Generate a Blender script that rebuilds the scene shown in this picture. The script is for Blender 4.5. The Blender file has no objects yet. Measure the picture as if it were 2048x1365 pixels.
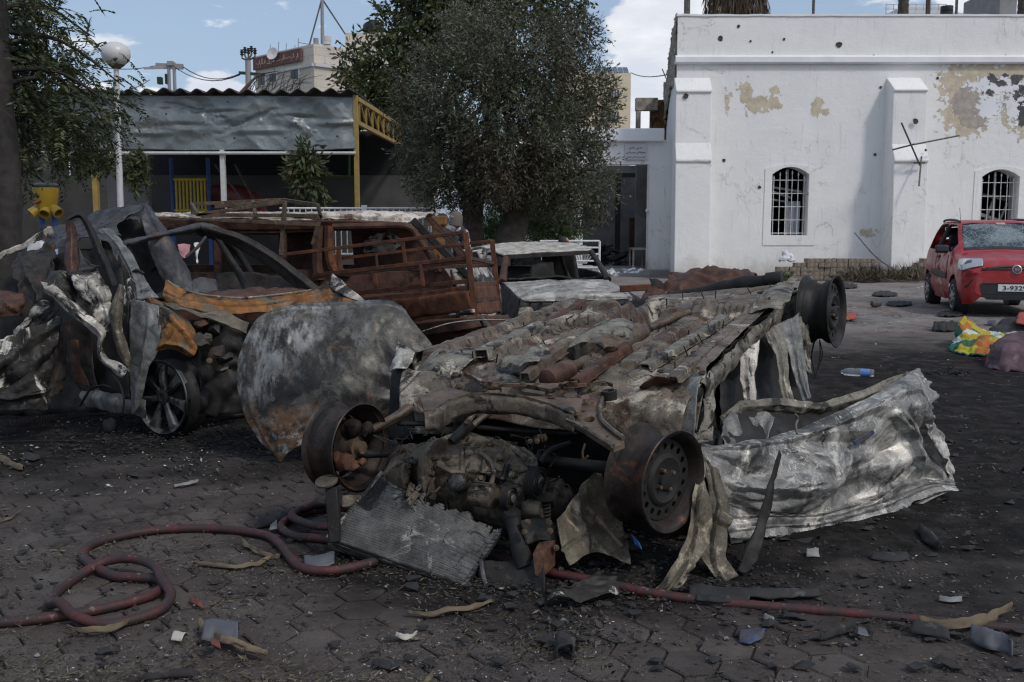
import bpy,math,random
import numpy as np
from mathutils import Vector,Matrix
from mathutils.geometry import tessellate_polygon

S = bpy.context.scene
COL = S.collection
R = math.radians

CAM_H,FPX,HORIZON = 1.5,1991.0,448.0
PITCH = math.atan((682.5 - HORIZON) / FPX)
cd = bpy.data.cameras.new('camera')
cd.sensor_width = 36.0
cd.lens = FPX / 2048 * 36
cd.clip_start = 0.05
cd.clip_end = 4000
cd.dof.use_dof = True
cd.dof.focus_distance = 4.7
cd.dof.aperture_fstop = 8.0
cam = bpy.data.objects.new('camera',cd)
COL.objects.link(cam)
cam.location = (0,0,CAM_H)
cam.rotation_euler = (math.pi / 2 - PITCH,0,0)
S.camera = cam

SUN_EL,SUN_AZ = R(47),R(134)
W = bpy.data.worlds.new('World')
S.world = W
W.use_nodes = True
nt = W.node_tree
nt.nodes.clear()
def wn(t,**kw):
    n = nt.nodes.new(t)
    for k,v in kw.items():
        setattr(n,k,v)
    return n
out = wn('ShaderNodeOutputWorld')
bg = wn('ShaderNodeBackground')
bg.inputs['Strength'].default_value = 0.108
sky = wn('ShaderNodeTexSky')
sky.sky_type = 'NISHITA'
sky.sun_disc = False
sky.sun_elevation = SUN_EL
sky.sun_rotation = SUN_AZ
sky.air_density = 1.0
sky.dust_density = 2.2
sky.ozone_density = 2.0
tc = wn('ShaderNodeTexCoord')
sep = wn('ShaderNodeSeparateXYZ')
nt.links.new(tc.outputs['Generated'],sep.inputs[0])
def wmath(op,a,b=None):
    n = wn('ShaderNodeMath',operation=op)
    for i,v in enumerate((a,b)):
        if v is None: continue
        if isinstance(v,(int,float)): n.inputs[i].default_value = v
        else: nt.links.new(v,n.inputs[i])
    return n.outputs[0]
zz = wmath('ADD',wmath('MAXIMUM',sep.outputs['Z'],0.0),0.22)
cmb = wn('ShaderNodeCombineXYZ')
nt.links.new(wmath('DIVIDE',sep.outputs['X'],zz),cmb.inputs['X'])
nt.links.new(wmath('DIVIDE',sep.outputs['Y'],zz),cmb.inputs['Y'])
def wnoise(scale,off,detail=8,rough=0.55):
    mp = wn('ShaderNodeMapping')
    mp.inputs['Location'].default_value = off
    nt.links.new(cmb.outputs[0],mp.inputs['Vector'])
    n = wn('ShaderNodeTexNoise')
    n.inputs['Scale'].default_value = scale
    n.inputs['Detail'].default_value = detail
    n.inputs['Roughness'].default_value = rough
    nt.links.new(mp.outputs[0],n.inputs['Vector'])
    return n.outputs['Fac']
def wramp(f,lo,hi):
    n = wn('ShaderNodeMapRange',interpolation_type='SMOOTHSTEP')
    n.inputs['From Min'].default_value = lo
    n.inputs['From Max'].default_value = hi
    nt.links.new(f,n.inputs['Value'])
    return n.outputs['Result']
CLOUD_OFF = (16.1607,-19.034,2.8465)
def wlump(az,el,rx,rz,amp):
    """a cloud bank: raises the cloud cover round one bearing (degrees)"""
    cx,cz = math.tan(R(az)),math.tan(R(el))
    yy = wmath('MAXIMUM',sep.outputs['Y'],0.05)
    a = wmath('DIVIDE',wmath('SUBTRACT',wmath('DIVIDE',sep.outputs['X'],yy),cx),rx)
    b = wmath('DIVIDE',wmath('SUBTRACT',wmath('DIVIDE',sep.outputs['Z'],yy),cz),rz)
    d = wmath('SQRT',wmath('ADD',wmath('MULTIPLY',a,a),wmath('MULTIPLY',b,b)))
    return wmath('MULTIPLY',wmath('SUBTRACT',1.0,wmath('MINIMUM',d,1.0)),amp)
puff = wnoise(5.5,(3.0,7.0,1.0),10,.6)
cov = wmath('ADD',wmath('MULTIPLY',wnoise(1.3,CLOUD_OFF),.55),wmath('MULTIPLY',puff,.45))
for lump in ((8.6,10.2,.075,.10,.34),(6.9,6.8,.035,.05,.26),(9.2,6.0,.07,.05,.26),(-16.3,7.6,.035,.022,.26),(-19.5,7.0,.025,.016,.22),(24.5,12.4,.05,.02,.24)):
    cov = wmath('ADD',cov,wlump(*lump))
cl = wramp(cov,0.535,0.60)
shade = wramp(wnoise(3.1,(4.0,1.0,0.3),5),0.35,0.7)
ccol = wn('ShaderNodeMix',data_type='RGBA')
nt.links.new(shade,ccol.inputs['Factor'])
ccol.inputs['A'].default_value = (6.2,6.6,7.4,1)
ccol.inputs['B'].default_value = (9.0,9.0,9.2,1)
veil = wn('ShaderNodeMix',data_type='RGBA')
veil.inputs['Factor'].default_value = 0.45
nt.links.new(sky.outputs[0],veil.inputs['A'])
veil.inputs['B'].default_value = (4.4,5.6,7.4,1)
mixc = wn('ShaderNodeMix',data_type='RGBA')
nt.links.new(cl,mixc.inputs['Factor'])
nt.links.new(veil.outputs['Result'],mixc.inputs['A'])
nt.links.new(ccol.outputs['Result'],mixc.inputs['B'])
nt.links.new(mixc.outputs['Result'],bg.inputs['Color'])
nt.links.new(bg.outputs[0],out.inputs[0])

sd = bpy.data.lights.new('sun','SUN')
sd.energy = 1.4
sd.angle = R(7)
sd.color = (1.0,0.95,0.88)
sun = bpy.data.objects.new('sun',sd)
COL.objects.link(sun)
to_sun = Vector((math.sin(SUN_AZ) * math.cos(SUN_EL),math.cos(SUN_AZ) * math.cos(SUN_EL),math.sin(SUN_EL)))
sun.rotation_euler = to_sun.to_track_quat('Z','Y').to_euler()

S.view_settings.view_transform = 'Standard'
S.view_settings.look = 'None'
S.view_settings.exposure = 0.06
S.view_settings.gamma = 1.0
S.view_settings.use_curve_mapping = False
S.render.engine = 'CYCLES'
S.cycles.use_denoising = True
S.cycles.denoising_prefilter = 'ACCURATE'
S.cycles.filter_width = 1.15
S.cycles.max_bounces = 6
S.cycles.transparent_max_bounces = 12

CP,SP = math.cos(PITCH),math.sin(PITCH)
def ray(x,y):
    a,b = (x - 1024) / FPX,(682.5 - y) / FPX
    return Vector((a,CP + b * SP,-SP + b * CP))
def P(x,y,Y):
    d = ray(x,y)
    return Vector((0,0,CAM_H)) + d * (Y / d.y)
def G(x,y,z=0.0):
    d = ray(x,y)
    return Vector((0,0,CAM_H)) + d * ((z - CAM_H) / d.z)
def proj(q):
    d = Vector(q) - Vector((0,0,CAM_H))
    z = d.y * CP - d.z * SP
    return 1024 + FPX * d.x / z,682.5 - FPX * (d.y * SP + d.z * CP) / z

rng = random.Random(7)
nrg = np.random.default_rng(11)

_perm = np.random.default_rng(3).permutation(256).astype(np.int64)
_perm = np.concatenate([_perm,_perm,_perm])
_grad = np.random.default_rng(5).normal(size=(256,3))
_grad /= np.linalg.norm(_grad,axis=1)[:,None]
def perlin(p):
    p = np.asarray(p,float)
    i = np.floor(p).astype(np.int64)
    f = p - i
    i &= 255
    u = f * f * f * (f * (f * 6 - 15) + 10)
    r = 0
    for dx in (0,1):
        for dy in (0,1):
            for dz in (0,1):
                h = _perm[_perm[_perm[i[:,0] + dx] + i[:,1] + dy] + i[:,2] + dz]
                g = _grad[h & 255]
                d = g[:,0] * (f[:,0] - dx) + g[:,1] * (f[:,1] - dy) + g[:,2] * (f[:,2] - dz)
                w = (u[:,0] if dx else 1 - u[:,0]) * (u[:,1] if dy else 1 - u[:,1]) * (u[:,2] if dz else 1 - u[:,2])
                r = r + w * d
    return r * 1.5
def fbm(p,oct=4,gain=0.5):
    p = np.asarray(p,float)
    r,a = 0,1.0
    for k in range(oct):
        r = r + a * perlin(p * (2 ** k) + k * 17.3)
        a *= gain
    return r
def crease(p,oct=3,gain=0.5):
    """sharp folds: 0 on the fold lines, up to about 1 between them"""
    p = np.asarray(p,float)
    r,a = 0,1.0
    for k in range(oct):
        r = r + a * np.abs(perlin(p * (2 ** k) + k * 9.7))
        a *= gain
    return r

class MB:
    def __init__(self):
        self.v,self.f = [],[]
    def add(self,vs,fs):
        o = len(self.v)
        self.v.extend([tuple(q) for q in vs])
        self.f.extend([tuple(i + o for i in f) for f in fs])
        return self
    def box(self,a,b):
        x0,y0,z0 = [min(p,q) for p,q in zip(a,b)]
        x1,y1,z1 = [max(p,q) for p,q in zip(a,b)]
        return self.hexa([(x0,y0,z0),(x1,y0,z0),(x1,y1,z0),(x0,y1,z0),(x0,y0,z1),(x1,y0,z1),(x1,y1,z1),(x0,y1,z1)])
    def hexa(self,vs):
        return self.add(vs,[(3,2,1,0),(4,5,6,7),(0,1,5,4),(1,2,6,5),(2,3,7,6),(3,0,4,7)])
    def obox(self,c,ax,ay,az):
        """centre and three half-axis vectors"""
        c,ax,ay,az = map(Vector,(c,ax,ay,az))
        return self.hexa([c - ax - ay - az,c + ax - ay - az,c + ax + ay - az,c - ax + ay - az,
                          c - ax - ay + az,c + ax - ay + az,c + ax + ay + az,c - ax + ay + az])
    def bar(self,p,q,w,h,up=(0,0,1)):
        p,q,up = Vector(p),Vector(q),Vector(up)
        d = (q - p)
        L = d.length
        d.normalize()
        s = d.cross(up)
        if s.length < 1e-4: s = d.cross(Vector((1,0,0)))
        s.normalize()
        u = s.cross(d).normalized()
        return self.obox((p + q) / 2,d * L / 2,s * w / 2,u * h / 2)
    def tube(self,pts,r,n=10,smooth=0,cap=True,closed=False):
        pts = [Vector(p) for p in pts]
        rs = list(r) if hasattr(r,'__len__') else [r] * len(pts)
        if smooth:
            pts,rs = spline(pts,smooth,rs,closed)
        m = len(pts)
        t0 = (pts[1] - pts[0]).normalized()
        a = t0.orthogonal().normalized()
        vs = []
        for i,p in enumerate(pts):
            t = (pts[min(i + 1,m - 1)] - pts[max(i - 1,0)])
            t = t.normalized() if t.length > 1e-9 else t0
            a = (a - t * a.dot(t))
            a = a.normalized() if a.length > 1e-6 else t.orthogonal().normalized()
            b = t.cross(a)
            for k in range(n):
                an = 2 * math.pi * k / n
                vs.append(p + (a * math.cos(an) + b * math.sin(an)) * rs[i])
        fs = []
        for i in range(m - 1 + (1 if closed else 0)):
            j = (i + 1) % m
            for k in range(n):
                k2 = (k + 1) % n
                fs.append((i * n + k,i * n + k2,j * n + k2,j * n + k))
        if cap and not closed:
            fs.append(tuple(range(n))[::-1])
            fs.append(tuple((m - 1) * n + k for k in range(n)))
        return self.add(vs,fs)
    def lathe(self,c,axis,prof,n=32,cap0=False,cap1=False,a0=0.0,a1=2 * math.pi):
        """prof: (distance along axis, radius)"""
        c,t = Vector(c),Vector(axis).normalized()
        a = t.cross(Vector((0,0,1)))
        a = a.normalized() if a.length > 1e-3 else Vector((1,0,0))
        b = t.cross(a)
        full = abs(a1 - a0 - 2 * math.pi) < 1e-6
        m = n if full else n + 1
        vs,fs = [],[]
        for z,r in prof:
            for k in range(m):
                an = a0 + (a1 - a0) * k / n
                vs.append(c + t * z + (a * math.cos(an) + b * math.sin(an)) * r)
        for i in range(len(prof) - 1):
            for k in range(n):
                k2 = (k + 1) % m
                fs.append((i * m + k,i * m + k2,(i + 1) * m + k2,(i + 1) * m + k))
        if cap0: fs.append(tuple(range(m))[::-1])
        if cap1: fs.append(tuple((len(prof) - 1) * m + k for k in range(m)))
        return self.add(vs,fs)
    def plate(self,outer,holes=(),thick=(0,0,0.01)):
        """flat outline with holes, extruded by the vector thick"""
        loops = [[Vector(p) for p in l] for l in [outer] + list(holes)]
        flat = [p for l in loops for p in l]
        tris = tessellate_polygon(loops)
        t = Vector(thick)
        m = len(flat)
        vs = flat + [p + t for p in flat]
        fs = [tuple(tr) for tr in tris] + [tuple(i + m for i in tr)[::-1] for tr in tris]
        o = 0
        for l in loops:
            k = len(l)
            for i in range(k):
                j = (i + 1) % k
                fs.append((o + i,o + j,o + j + m,o + i + m))
            o += k
        return self.add(vs,fs)
    def loft(self,rings,cap=True,closed=True):
        n = len(rings[0])
        vs = [p for r in rings for p in r]
        fs = []
        for i in range(len(rings) - 1):
            for k in range(n if closed else n - 1):
                k2 = (k + 1) % n
                fs.append((i * n + k,i * n + k2,(i + 1) * n + k2,(i + 1) * n + k))
        if cap and closed:
            fs.append(tuple(range(n))[::-1])
            fs.append(tuple((len(rings) - 1) * n + k for k in range(n)))
        return self.add(vs,fs)

def spline(pts,sub,rs=None,closed=False):
    n = len(pts)
    o,orr = [],[]
    segs = n if closed else n - 1
    for i in range(segs):
        if closed:
            p0,p1,p2,p3 = [pts[(i + k) % n] for k in (-1,0,1,2)]
        else:
            p1,p2 = pts[i],pts[i + 1]
            p0 = pts[i - 1] if i > 0 else p1 * 2 - p2
            p3 = pts[i + 2] if i + 2 < n else p2 * 2 - p1
        for k in range(sub):
            t = k / sub
            o.append(0.5 * ((2 * p1) + (p2 - p0) * t + (2 * p0 - 5 * p1 + 4 * p2 - p3) * t * t + (3 * p1 - p0 - 3 * p2 + p3) * t ** 3))
            if rs: orr.append(rs[i] * (1 - t) + rs[(i + 1) % n] * t)
    if not closed:
        o.append(pts[-1])
        if rs: orr.append(rs[-1])
    return o,orr

ORG = {}
def finish(me,smooth=40):
    if smooth:
        me.polygons.foreach_set('use_smooth',[True] * len(me.polygons))
        if smooth < 180:
            me.set_sharp_from_angle(angle=R(smooth))
    return me
def fixnormals(me):
    import bmesh
    bm = bmesh.new()
    bm.from_mesh(me)
    bmesh.ops.recalc_face_normals(bm,faces=bm.faces)
    bm.to_mesh(me)
    bm.free()
def tag(o,label=None,cat=None,group=None,kind=None):
    if label: o['label'] = label
    if cat: o['category'] = cat
    if group: o['group'] = group
    if kind: o['kind'] = kind
    return o
def thing(name,label,cat,loc,group=None):
    o = bpy.data.objects.new(name,None)
    COL.objects.link(o)
    o.empty_display_size = 0.2
    o.location = loc
    ORG[o.name] = Vector(loc)
    return tag(o,label,cat,group)
def out_mesh(name,v,f,mat,parent=None,smooth=40,bevel=0,solid=0,at=None,fix=True):
    """v are world positions; the object keeps its own origin"""
    v = np.asarray(v,float).reshape(-1,3)
    if parent is not None:
        org = np.array(ORG[parent.name])
    elif at is not None:
        org = np.array(at,float)
    else:
        org = np.array([(v[:,0].min() + v[:,0].max()) / 2,(v[:,1].min() + v[:,1].max()) / 2,v[:,2].min()])
    me = bpy.data.meshes.new(name)
    fl = f.tolist() if isinstance(f,np.ndarray) else f
    me.from_pydata((v - org).tolist(),[],fl)
    if fix: fixnormals(me)
    finish(me,smooth)
    for m in (mat if isinstance(mat,(list,tuple)) else [mat]):
        me.materials.append(m)
    o = bpy.data.objects.new(name,me)
    COL.objects.link(o)
    if parent is not None:
        o.parent = parent
    else:
        o.location = org
    ORG[o.name] = Vector(org)
    if bevel:
        b = o.modifiers.new('bevel','BEVEL')
        b.width = bevel
        b.segments = 2
        b.limit_method = 'ANGLE'
        b.angle_limit = R(40)
    if solid:
        s = o.modifiers.new('solid','SOLIDIFY')
        s.thickness = solid
        s.offset = 0
    return o
def obj(name,mb,mat,parent=None,**kw):
    return out_mesh(name,mb.v,mb.f,mat,parent,**kw)
def copy_tree(o,parent=None):
    c = o.copy()
    COL.objects.link(c)
    if parent is not None: c.parent = parent
    ORG[c.name] = ORG.get(o.name,Vector((0,0,0)))
    for ch in list(o.children):
        copy_tree(ch,c)
    return c

def cr_weights(n,m):
    """Catmull-Rom resampling matrix: n control rows -> m rows"""
    Wt = np.zeros((m,n))
    for k in range(m):
        x = k / (m - 1) * (n - 1)
        i = min(int(x),n - 2)
        t = x - i
        c = [(-t + 2 * t * t - t ** 3) / 2,(2 - 5 * t * t + 3 * t ** 3) / 2,(t + 4 * t * t - 3 * t ** 3) / 2,(-t * t + t ** 3) / 2]
        for d,w in zip((-1,0,1,2),c):
            j = i + d
            if j < 0:
                Wt[k,0] += 2 * w; Wt[k,1] -= w
            elif j > n - 1:
                Wt[k,n - 1] += 2 * w; Wt[k,n - 2] -= w
            else:
                Wt[k,j] += w
    return Wt
def sheet(name,rows,mat,parent=None,nu=40,nv=40,crumple=0.0,cscale=4.0,fine=0.004,edge=0.0,holes=0.0,thick=0.004,seed=0,world=False,dents=(),smooth=50,linear=False,mask=None,folds=(),**kw):
    """rows: control points (x, y, Y) in picture + distance, or world vectors; grid of any size"""
    C = np.array([[tuple(p) if world else tuple(P(*p)) for p in r] for r in rows])
    A,B = C.shape[:2]
    if linear:
        def lw(n,m):
            Wt = np.zeros((m,n))
            for k in range(m):
                x = k / (m - 1) * (n - 1); i = min(int(x),n - 2)
                Wt[k,i] = 1 - x + i; Wt[k,i + 1] = x - i
            return Wt
        Wa,Wb = lw(A,nu),lw(B,nv)
    else:
        Wa,Wb = cr_weights(A,nu),cr_weights(B,nv)
    Q = np.einsum('ka,abc,lb->klc',Wa,C,Wb)
    du = np.gradient(Q,axis=0); dv = np.gradient(Q,axis=1)
    nrm = np.cross(du,dv)
    ln = np.linalg.norm(nrm,axis=2,keepdims=True)
    nrm = nrm / np.maximum(ln,1e-9)
    V = Q.reshape(-1,3); N = nrm.reshape(-1,3)
    q = V * cscale + seed * 13.7
    if crumple:
        d = (crease(q,3,.45) - 0.4) * crumple * 1.15 + fbm(q * 0.5 + 31,2) * crumple * 0.4
        V = V + N * d[:,None]
        V = V + np.stack([fbm(q * 0.7 + 3 + 7 * k,2) for k in range(3)],1) * crumple * 0.35
    if fine:
        V = V + N * (fbm(V * 22 + seed,3) * fine)[:,None]
    for (cx,cy,rad,dep) in dents:
        uu = np.repeat(np.linspace(0,1,nu),nv); ww = np.tile(np.linspace(0,1,nv),nu)
        r2 = ((uu - cx) ** 2 + (ww - cy) ** 2) / rad ** 2
        V = V + N * ((np.exp(-r2) * .55 + .6 * np.clip(1 - np.sqrt(r2) / 1.5,0,1)) * dep)[:,None]
    if folds:
        uu = np.repeat(np.linspace(0,1,nu),nv); ww = np.tile(np.linspace(0,1,nv),nu)
        wob = fbm(V * 7 + seed,2) * .02
        for (u0,w0,u1,w1,amp,wid) in folds:
            ex,ey = u1 - u0,w1 - w0
            t = np.clip(((uu - u0) * ex + (ww - w0) * ey) / (ex * ex + ey * ey),0,1)
            dd = np.sqrt((uu - u0 - t * ex) ** 2 + (ww - w0 - t * ey) ** 2) + wob
            V = V + N * (np.clip(1 - np.abs(dd) / wid,0,1) * amp * (1 - .5 * np.abs(2 * t - 1)))[:,None]
    if edge:
        gi,gj = np.divmod(np.arange(nu * nv),nv)
        de = np.minimum(np.minimum(gi / (nu - 1),1 - gi / (nu - 1)),np.minimum(gj / (nv - 1),1 - gj / (nv - 1)))
        wgt = np.clip(1 - de / 0.12,0,1)
        off = np.stack([perlin(V * 11 + 5 + k * 21 + seed) for k in range(3)],1)
        V = V + off * (wgt * edge)[:,None]
    F = []
    hm = perlin(Q.reshape(-1,3) * 6.5 + seed * 3.1 + 77) if holes else None
    mk = mask(Q) if mask is not None else None
    for i in range(nu - 1):
        for j in range(nv - 1):
            a = i * nv + j
            if holes and hm[a] > 0.62 - holes:
                continue
            if mk is not None and mk[i,j]:
                continue
            F.append((a,a + 1,a + nv + 1,a + nv))
    return out_mesh(name,V,F,mat,parent,smooth=smooth,solid=thick,fix=False,**kw)

def leaf_mesh(name,pos,dirs,L,Wd,mat,parent=None,kind=None,fold=True,at=None,tint=None,curve=0.0):
    """pos, dirs: (n,3); each leaf a bent diamond"""
    n = len(pos)
    pos = np.asarray(pos,float); d = np.asarray(dirs,float)
    d = d / np.maximum(np.linalg.norm(d,axis=1,keepdims=True),1e-9)
    rv = nrg.normal(size=(n,3))
    s = np.cross(d,rv); s /= np.maximum(np.linalg.norm(s,axis=1,keepdims=True),1e-9)
    up = np.cross(s,d)
    L = np.broadcast_to(np.asarray(L,float),(n,))[:,None] * nrg.uniform(.7,1.25,(n,1))
    Wd = np.broadcast_to(np.asarray(Wd,float),(n,))[:,None] * nrg.uniform(.7,1.25,(n,1))
    a = pos; b = pos + d * L * .5 + s * Wd * .5 + up * Wd * .12; c = pos + d * L - up * L * curve; e = pos + d * L * .5 - s * Wd * .5 + up * Wd * .12
    V = np.stack([a,b,c,e],1).reshape(-1,3)
    if parent is not None: org = np.array(ORG[parent.name])
    else: org = np.array(at if at is not None else (pos[:,0].mean(),pos[:,1].mean(),pos[:,2].min()))
    me = bpy.data.meshes.new(name)
    me.vertices.add(4 * n); me.loops.add(4 * n); me.polygons.add(n)
    me.vertices.foreach_set('co',(V - org).ravel())
    me.loops.foreach_set('vertex_index',np.arange(4 * n))
    me.polygons.foreach_set('loop_start',np.arange(n) * 4)
    me.update(calc_edges=True)
    at_ = me.attributes.new('tint','FLOAT','FACE')
    at_.data.foreach_set('value',(nrg.uniform(0,1,n) if tint is None else np.clip(tint,0,1)).astype(np.float32))
    me.materials.append(mat)
    o = bpy.data.objects.new(name,me)
    COL.objects.link(o)
    if parent is not None: o.parent = parent
    else: o.location = org
    ORG[o.name] = Vector(org)
    if kind: o['kind'] = kind
    return o
# ================================================================== materials
class NT:
    def __init__(self,name):
        self.m = bpy.data.materials.new(name)
        self.m.use_nodes = True
        self.t = self.m.node_tree
        self.b = self.t.nodes['Principled BSDF']
        self.o = self.t.nodes['Material Output']
        self.tc = None
    def n(self,t,**kw):
        n = self.t.nodes.new(t)
        for k,v in kw.items(): setattr(n,k,v)
        return n
    def link(self,a,b): self.t.links.new(a,b)
    def put(self,sock,v):
        if isinstance(v,bpy.types.NodeSocket): self.link(v,sock)
        elif isinstance(v,(tuple,list)) and len(v) == 3 and sock.type == 'RGBA': sock.default_value = (*v,1)
        else: sock.default_value = v
    def coord(self,scale=(1,1,1),off=(0,0,0),rot=(0,0,0)):
        if self.tc is None: self.tc = self.n('ShaderNodeTexCoord')
        mp = self.n('ShaderNodeMapping')
        mp.inputs['Scale'].default_value = scale
        mp.inputs['Location'].default_value = off
        mp.inputs['Rotation'].default_value = rot
        self.link(self.tc.outputs['Object'],mp.inputs['Vector'])
        return mp.outputs[0]
    def noise(self,scale,detail=5,rough=0.6,stretch=(1,1,1),off=(0,0,0),dist=0.0,rot=(0,0,0)):
        n = self.n('ShaderNodeTexNoise')
        n.inputs['Scale'].default_value = scale
        n.inputs['Detail'].default_value = detail
        n.inputs['Roughness'].default_value = rough
        n.inputs['Distortion'].default_value = dist
        self.link(self.coord(stretch,off,rot),n.inputs['Vector'])
        return n.outputs['Fac']
    def voro(self,scale,feature='F1',stretch=(1,1,1),off=(0,0,0),rand=1.0):
        n = self.n('ShaderNodeTexVoronoi',feature=feature)
        n.inputs['Scale'].default_value = scale
        n.inputs['Randomness'].default_value = rand
        self.link(self.coord(stretch,off),n.inputs['Vector'])
        return n.outputs['Distance']
    def ramp(self,f,lo,hi,a=0.0,b=1.0):
        n = self.n('ShaderNodeMapRange',interpolation_type='SMOOTHSTEP')
        self.put(n.inputs['Value'],f)
        n.inputs['From Min'].default_value = lo
        n.inputs['From Max'].default_value = hi
        n.inputs['To Min'].default_value = a
        n.inputs['To Max'].default_value = b
        return n.outputs['Result']
    def math(self,op,a,b=0.0,c=None):
        n = self.n('ShaderNodeMath',operation=op)
        self.put(n.inputs[0],a); self.put(n.inputs[1],b)
        if c is not None: self.put(n.inputs[2],c)
        return n.outputs[0]
    def mix(self,f,a,b):
        n = self.n('ShaderNodeMix',data_type='RGBA')
        self.put(n.inputs['Factor'],f); self.put(n.inputs['A'],a); self.put(n.inputs['B'],b)
        return n.outputs['Result']
    def bump(self,h,strength=0.3,dist=0.01,prev=None):
        n = self.n('ShaderNodeBump')
        n.inputs['Strength'].default_value = strength
        n.inputs['Distance'].default_value = dist
        self.put(n.inputs['Height'],h)
        if prev is not None: self.link(prev,n.inputs['Normal'])
        self.link(n.outputs[0],self.b.inputs['Normal'])
        return n.outputs[0]
    def done(self,col=None,rough=None,metal=None,spec=None):
        if col is not None: self.put(self.b.inputs['Base Color'],col)
        if rough is not None: self.put(self.b.inputs['Roughness'],rough)
        if metal is not None: self.put(self.b.inputs['Metallic'],metal)
        if spec is not None: self.put(self.b.inputs['Specular IOR Level'],spec)
        return self.m

STEEL,ASH,RUST,SOOT = (.115,.115,.115),(.50,.50,.485),(.13,.056,.028),(.012,.012,.012)
def burnt(name,base=STEEL,layers=(),rough=.62,metal=.25,seed=0,bump=.5,bscale=38,scale=1.0,crackle=None,zone=None):
    """burnt sheet metal: layers are (colour, noise scale, lo, hi, stretch)"""
    k = NT(name)
    c = base
    v = k.noise(9 * scale,6,.65,off=(seed + 4,0,0))
    c = k.mix(k.ramp(v,.3,.72),tuple(x * .62 for x in base),tuple(min(1,x * 1.35) for x in base))
    for i,L in enumerate(layers):
        col,sc,lo,hi = L[:4]
        st = L[4] if len(L) > 4 else (1,1,1)
        mid,hw = (lo + hi) / 2,(hi - lo) * .33
        f = k.ramp(k.noise(sc * scale,11,.72,st,(seed * 3.1 + i * 7.7,i * 3.3,seed),.8),mid - hw,mid + hw)
        c = k.mix(f,c,col)
    g = k.noise(120 * scale,5,.75,off=(seed + 8,3,0))
    c = k.mix(k.math('MULTIPLY',k.ramp(g,.52,.66),.55),c,tuple(x * .35 for x in base))
    c = k.mix(k.math('MULTIPLY',k.ramp(g,.46,.34),.30),c,tuple(min(.6,x * 1.7 + .03) for x in base))
    sp = k.ramp(k.voro(75 * scale,off=(seed,1,2)),.10,.03)
    sp = k.math('MULTIPLY',sp,k.ramp(k.noise(7 * scale,3,.5,off=(seed + 9,0,0)),.5,.62))
    c = k.mix(sp,c,(.42,.41,.39))
    dk = k.ramp(k.voro(46 * scale,off=(seed + 5,1,2)),.09,.04)
    dk = k.math('MULTIPLY',dk,k.ramp(k.noise(5 * scale,3,.5,off=(seed + 19,0,0)),.48,.6))
    c = k.mix(dk,c,(.015,.013,.012))
    gm = k.n('ShaderNodeGamma'); k.put(gm.inputs['Color'],c); gm.inputs['Gamma'].default_value = 1.38
    ml = k.n('ShaderNodeMix',data_type='RGBA',blend_type='MULTIPLY'); ml.inputs['Factor'].default_value = 1; k.put(ml.inputs['A'],gm.outputs[0]); ml.inputs['B'].default_value = (1.42,1.36,1.27,1); c = ml.outputs['Result']
    if zone: c = zone(k,c)
    if crackle:
        w = k.ramp(k.math('ABSOLUTE',k.math('SUBTRACT',k.noise(8 * scale,6,.6,off=(seed + 1,7,0),dist=1.5),.5)),.012,.002)
        w = k.math('MULTIPLY',w,k.ramp(k.noise(3.2 * scale,3,.5,off=(seed + 2,1,5)),.5,.58))
        c = k.mix(w,c,crackle)
    h = k.math('ADD',k.noise(bscale * scale,8,.7,off=(seed,0,0)),k.math('MULTIPLY',k.noise(7 * scale,4,.6,off=(seed + 3,0,0)),.25))
    k.bump(h,bump,.006)
    r = k.ramp(k.noise(6 * scale,5,.6,off=(seed + 6,2,0)),.3,.7,rough - .14,min(1,rough + .18))
    return k.done(c,r,metal)

M = {}
M['floorpan'] = burnt('scorched_floorpan',(.18,.16,.138),[((.095,.056,.040),3.2,.48,.60,(1,1,1)),((.42,.40,.36),3.2,.51,.65),((.026,.024,.022),3.6,.53,.64),((.16,.12,.085),8,.56,.68),((.030,.026,.024),15,.56,.66),((.24,.12,.05),7,.60,.72)],.66,.15,1,.7)  # pale layer is ash, whitened further to act as painted highlights
M['white_side'] = burnt('heat_bleached_panel',(.26,.262,.262),[((.10,.102,.105),2.6,.48,.62),((.56,.555,.54),3.6,.48,.66),((.035,.034,.034),4.0,.58,.70),((.19,.165,.115),3.0,.60,.74),((.46,.455,.44),13,.58,.68),((.022,.022,.023),12,.62,.72)],.5,.3,2,.5,crackle=(.55,.54,.52))
M['sill'] = burnt('scorched_sill',(.22,.212,.19),[((.48,.465,.42),6,.53,.67),((.035,.032,.03),5,.50,.62),((.03,.028,.026),14,.56,.66),((.17,.11,.05),8,.62,.7)],.62,.2,3,.7)  # pale ash patches also carry painted highlights
M['fender'] = burnt('scorched_fender',(.16,.146,.118),[((.36,.33,.27),7,.5,.66),((.03,.028,.026),5,.54,.66),(RUST,5,.6,.7)],.66,.15,4,.7)
M['subframe'] = burnt('burnt_steel_brown',(.16,.13,.105),[((.22,.15,.105),6,.5,.66),((.02,.019,.018),5,.54,.66),((.20,.17,.14),12,.6,.7)],.6,.35,5,.5)
M['castalu'] = burnt('burnt_cast_metal',(.15,.134,.115),[((.25,.22,.185),9,.5,.66),((.02,.018,.016),6,.54,.66),((.11,.065,.038),7,.62,.72)],.58,.35,6,.4)
M['blackmetal'] = burnt('sooty_black_metal',(.024,.022,.020),[((.085,.078,.07),8,.58,.7),((.11,.055,.034),5,.64,.74)],.72,.0,7,.4)
M['wheelrust'] = burnt('rusty_steel_rim',(.060,.047,.042),[((.16,.075,.044),4,.55,.67),((.02,.018,.017),4,.5,.62),((.20,.19,.18),9,.64,.72)],.58,.35,8,.4)
M['rust'] = burnt('even_brown_rust',(.11,.062,.042),[((.17,.10,.065),5,.5,.66),((.07,.034,.022),4,.52,.66),((.025,.02,.018),6,.62,.72)],.72,.1,9,.4)
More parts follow.
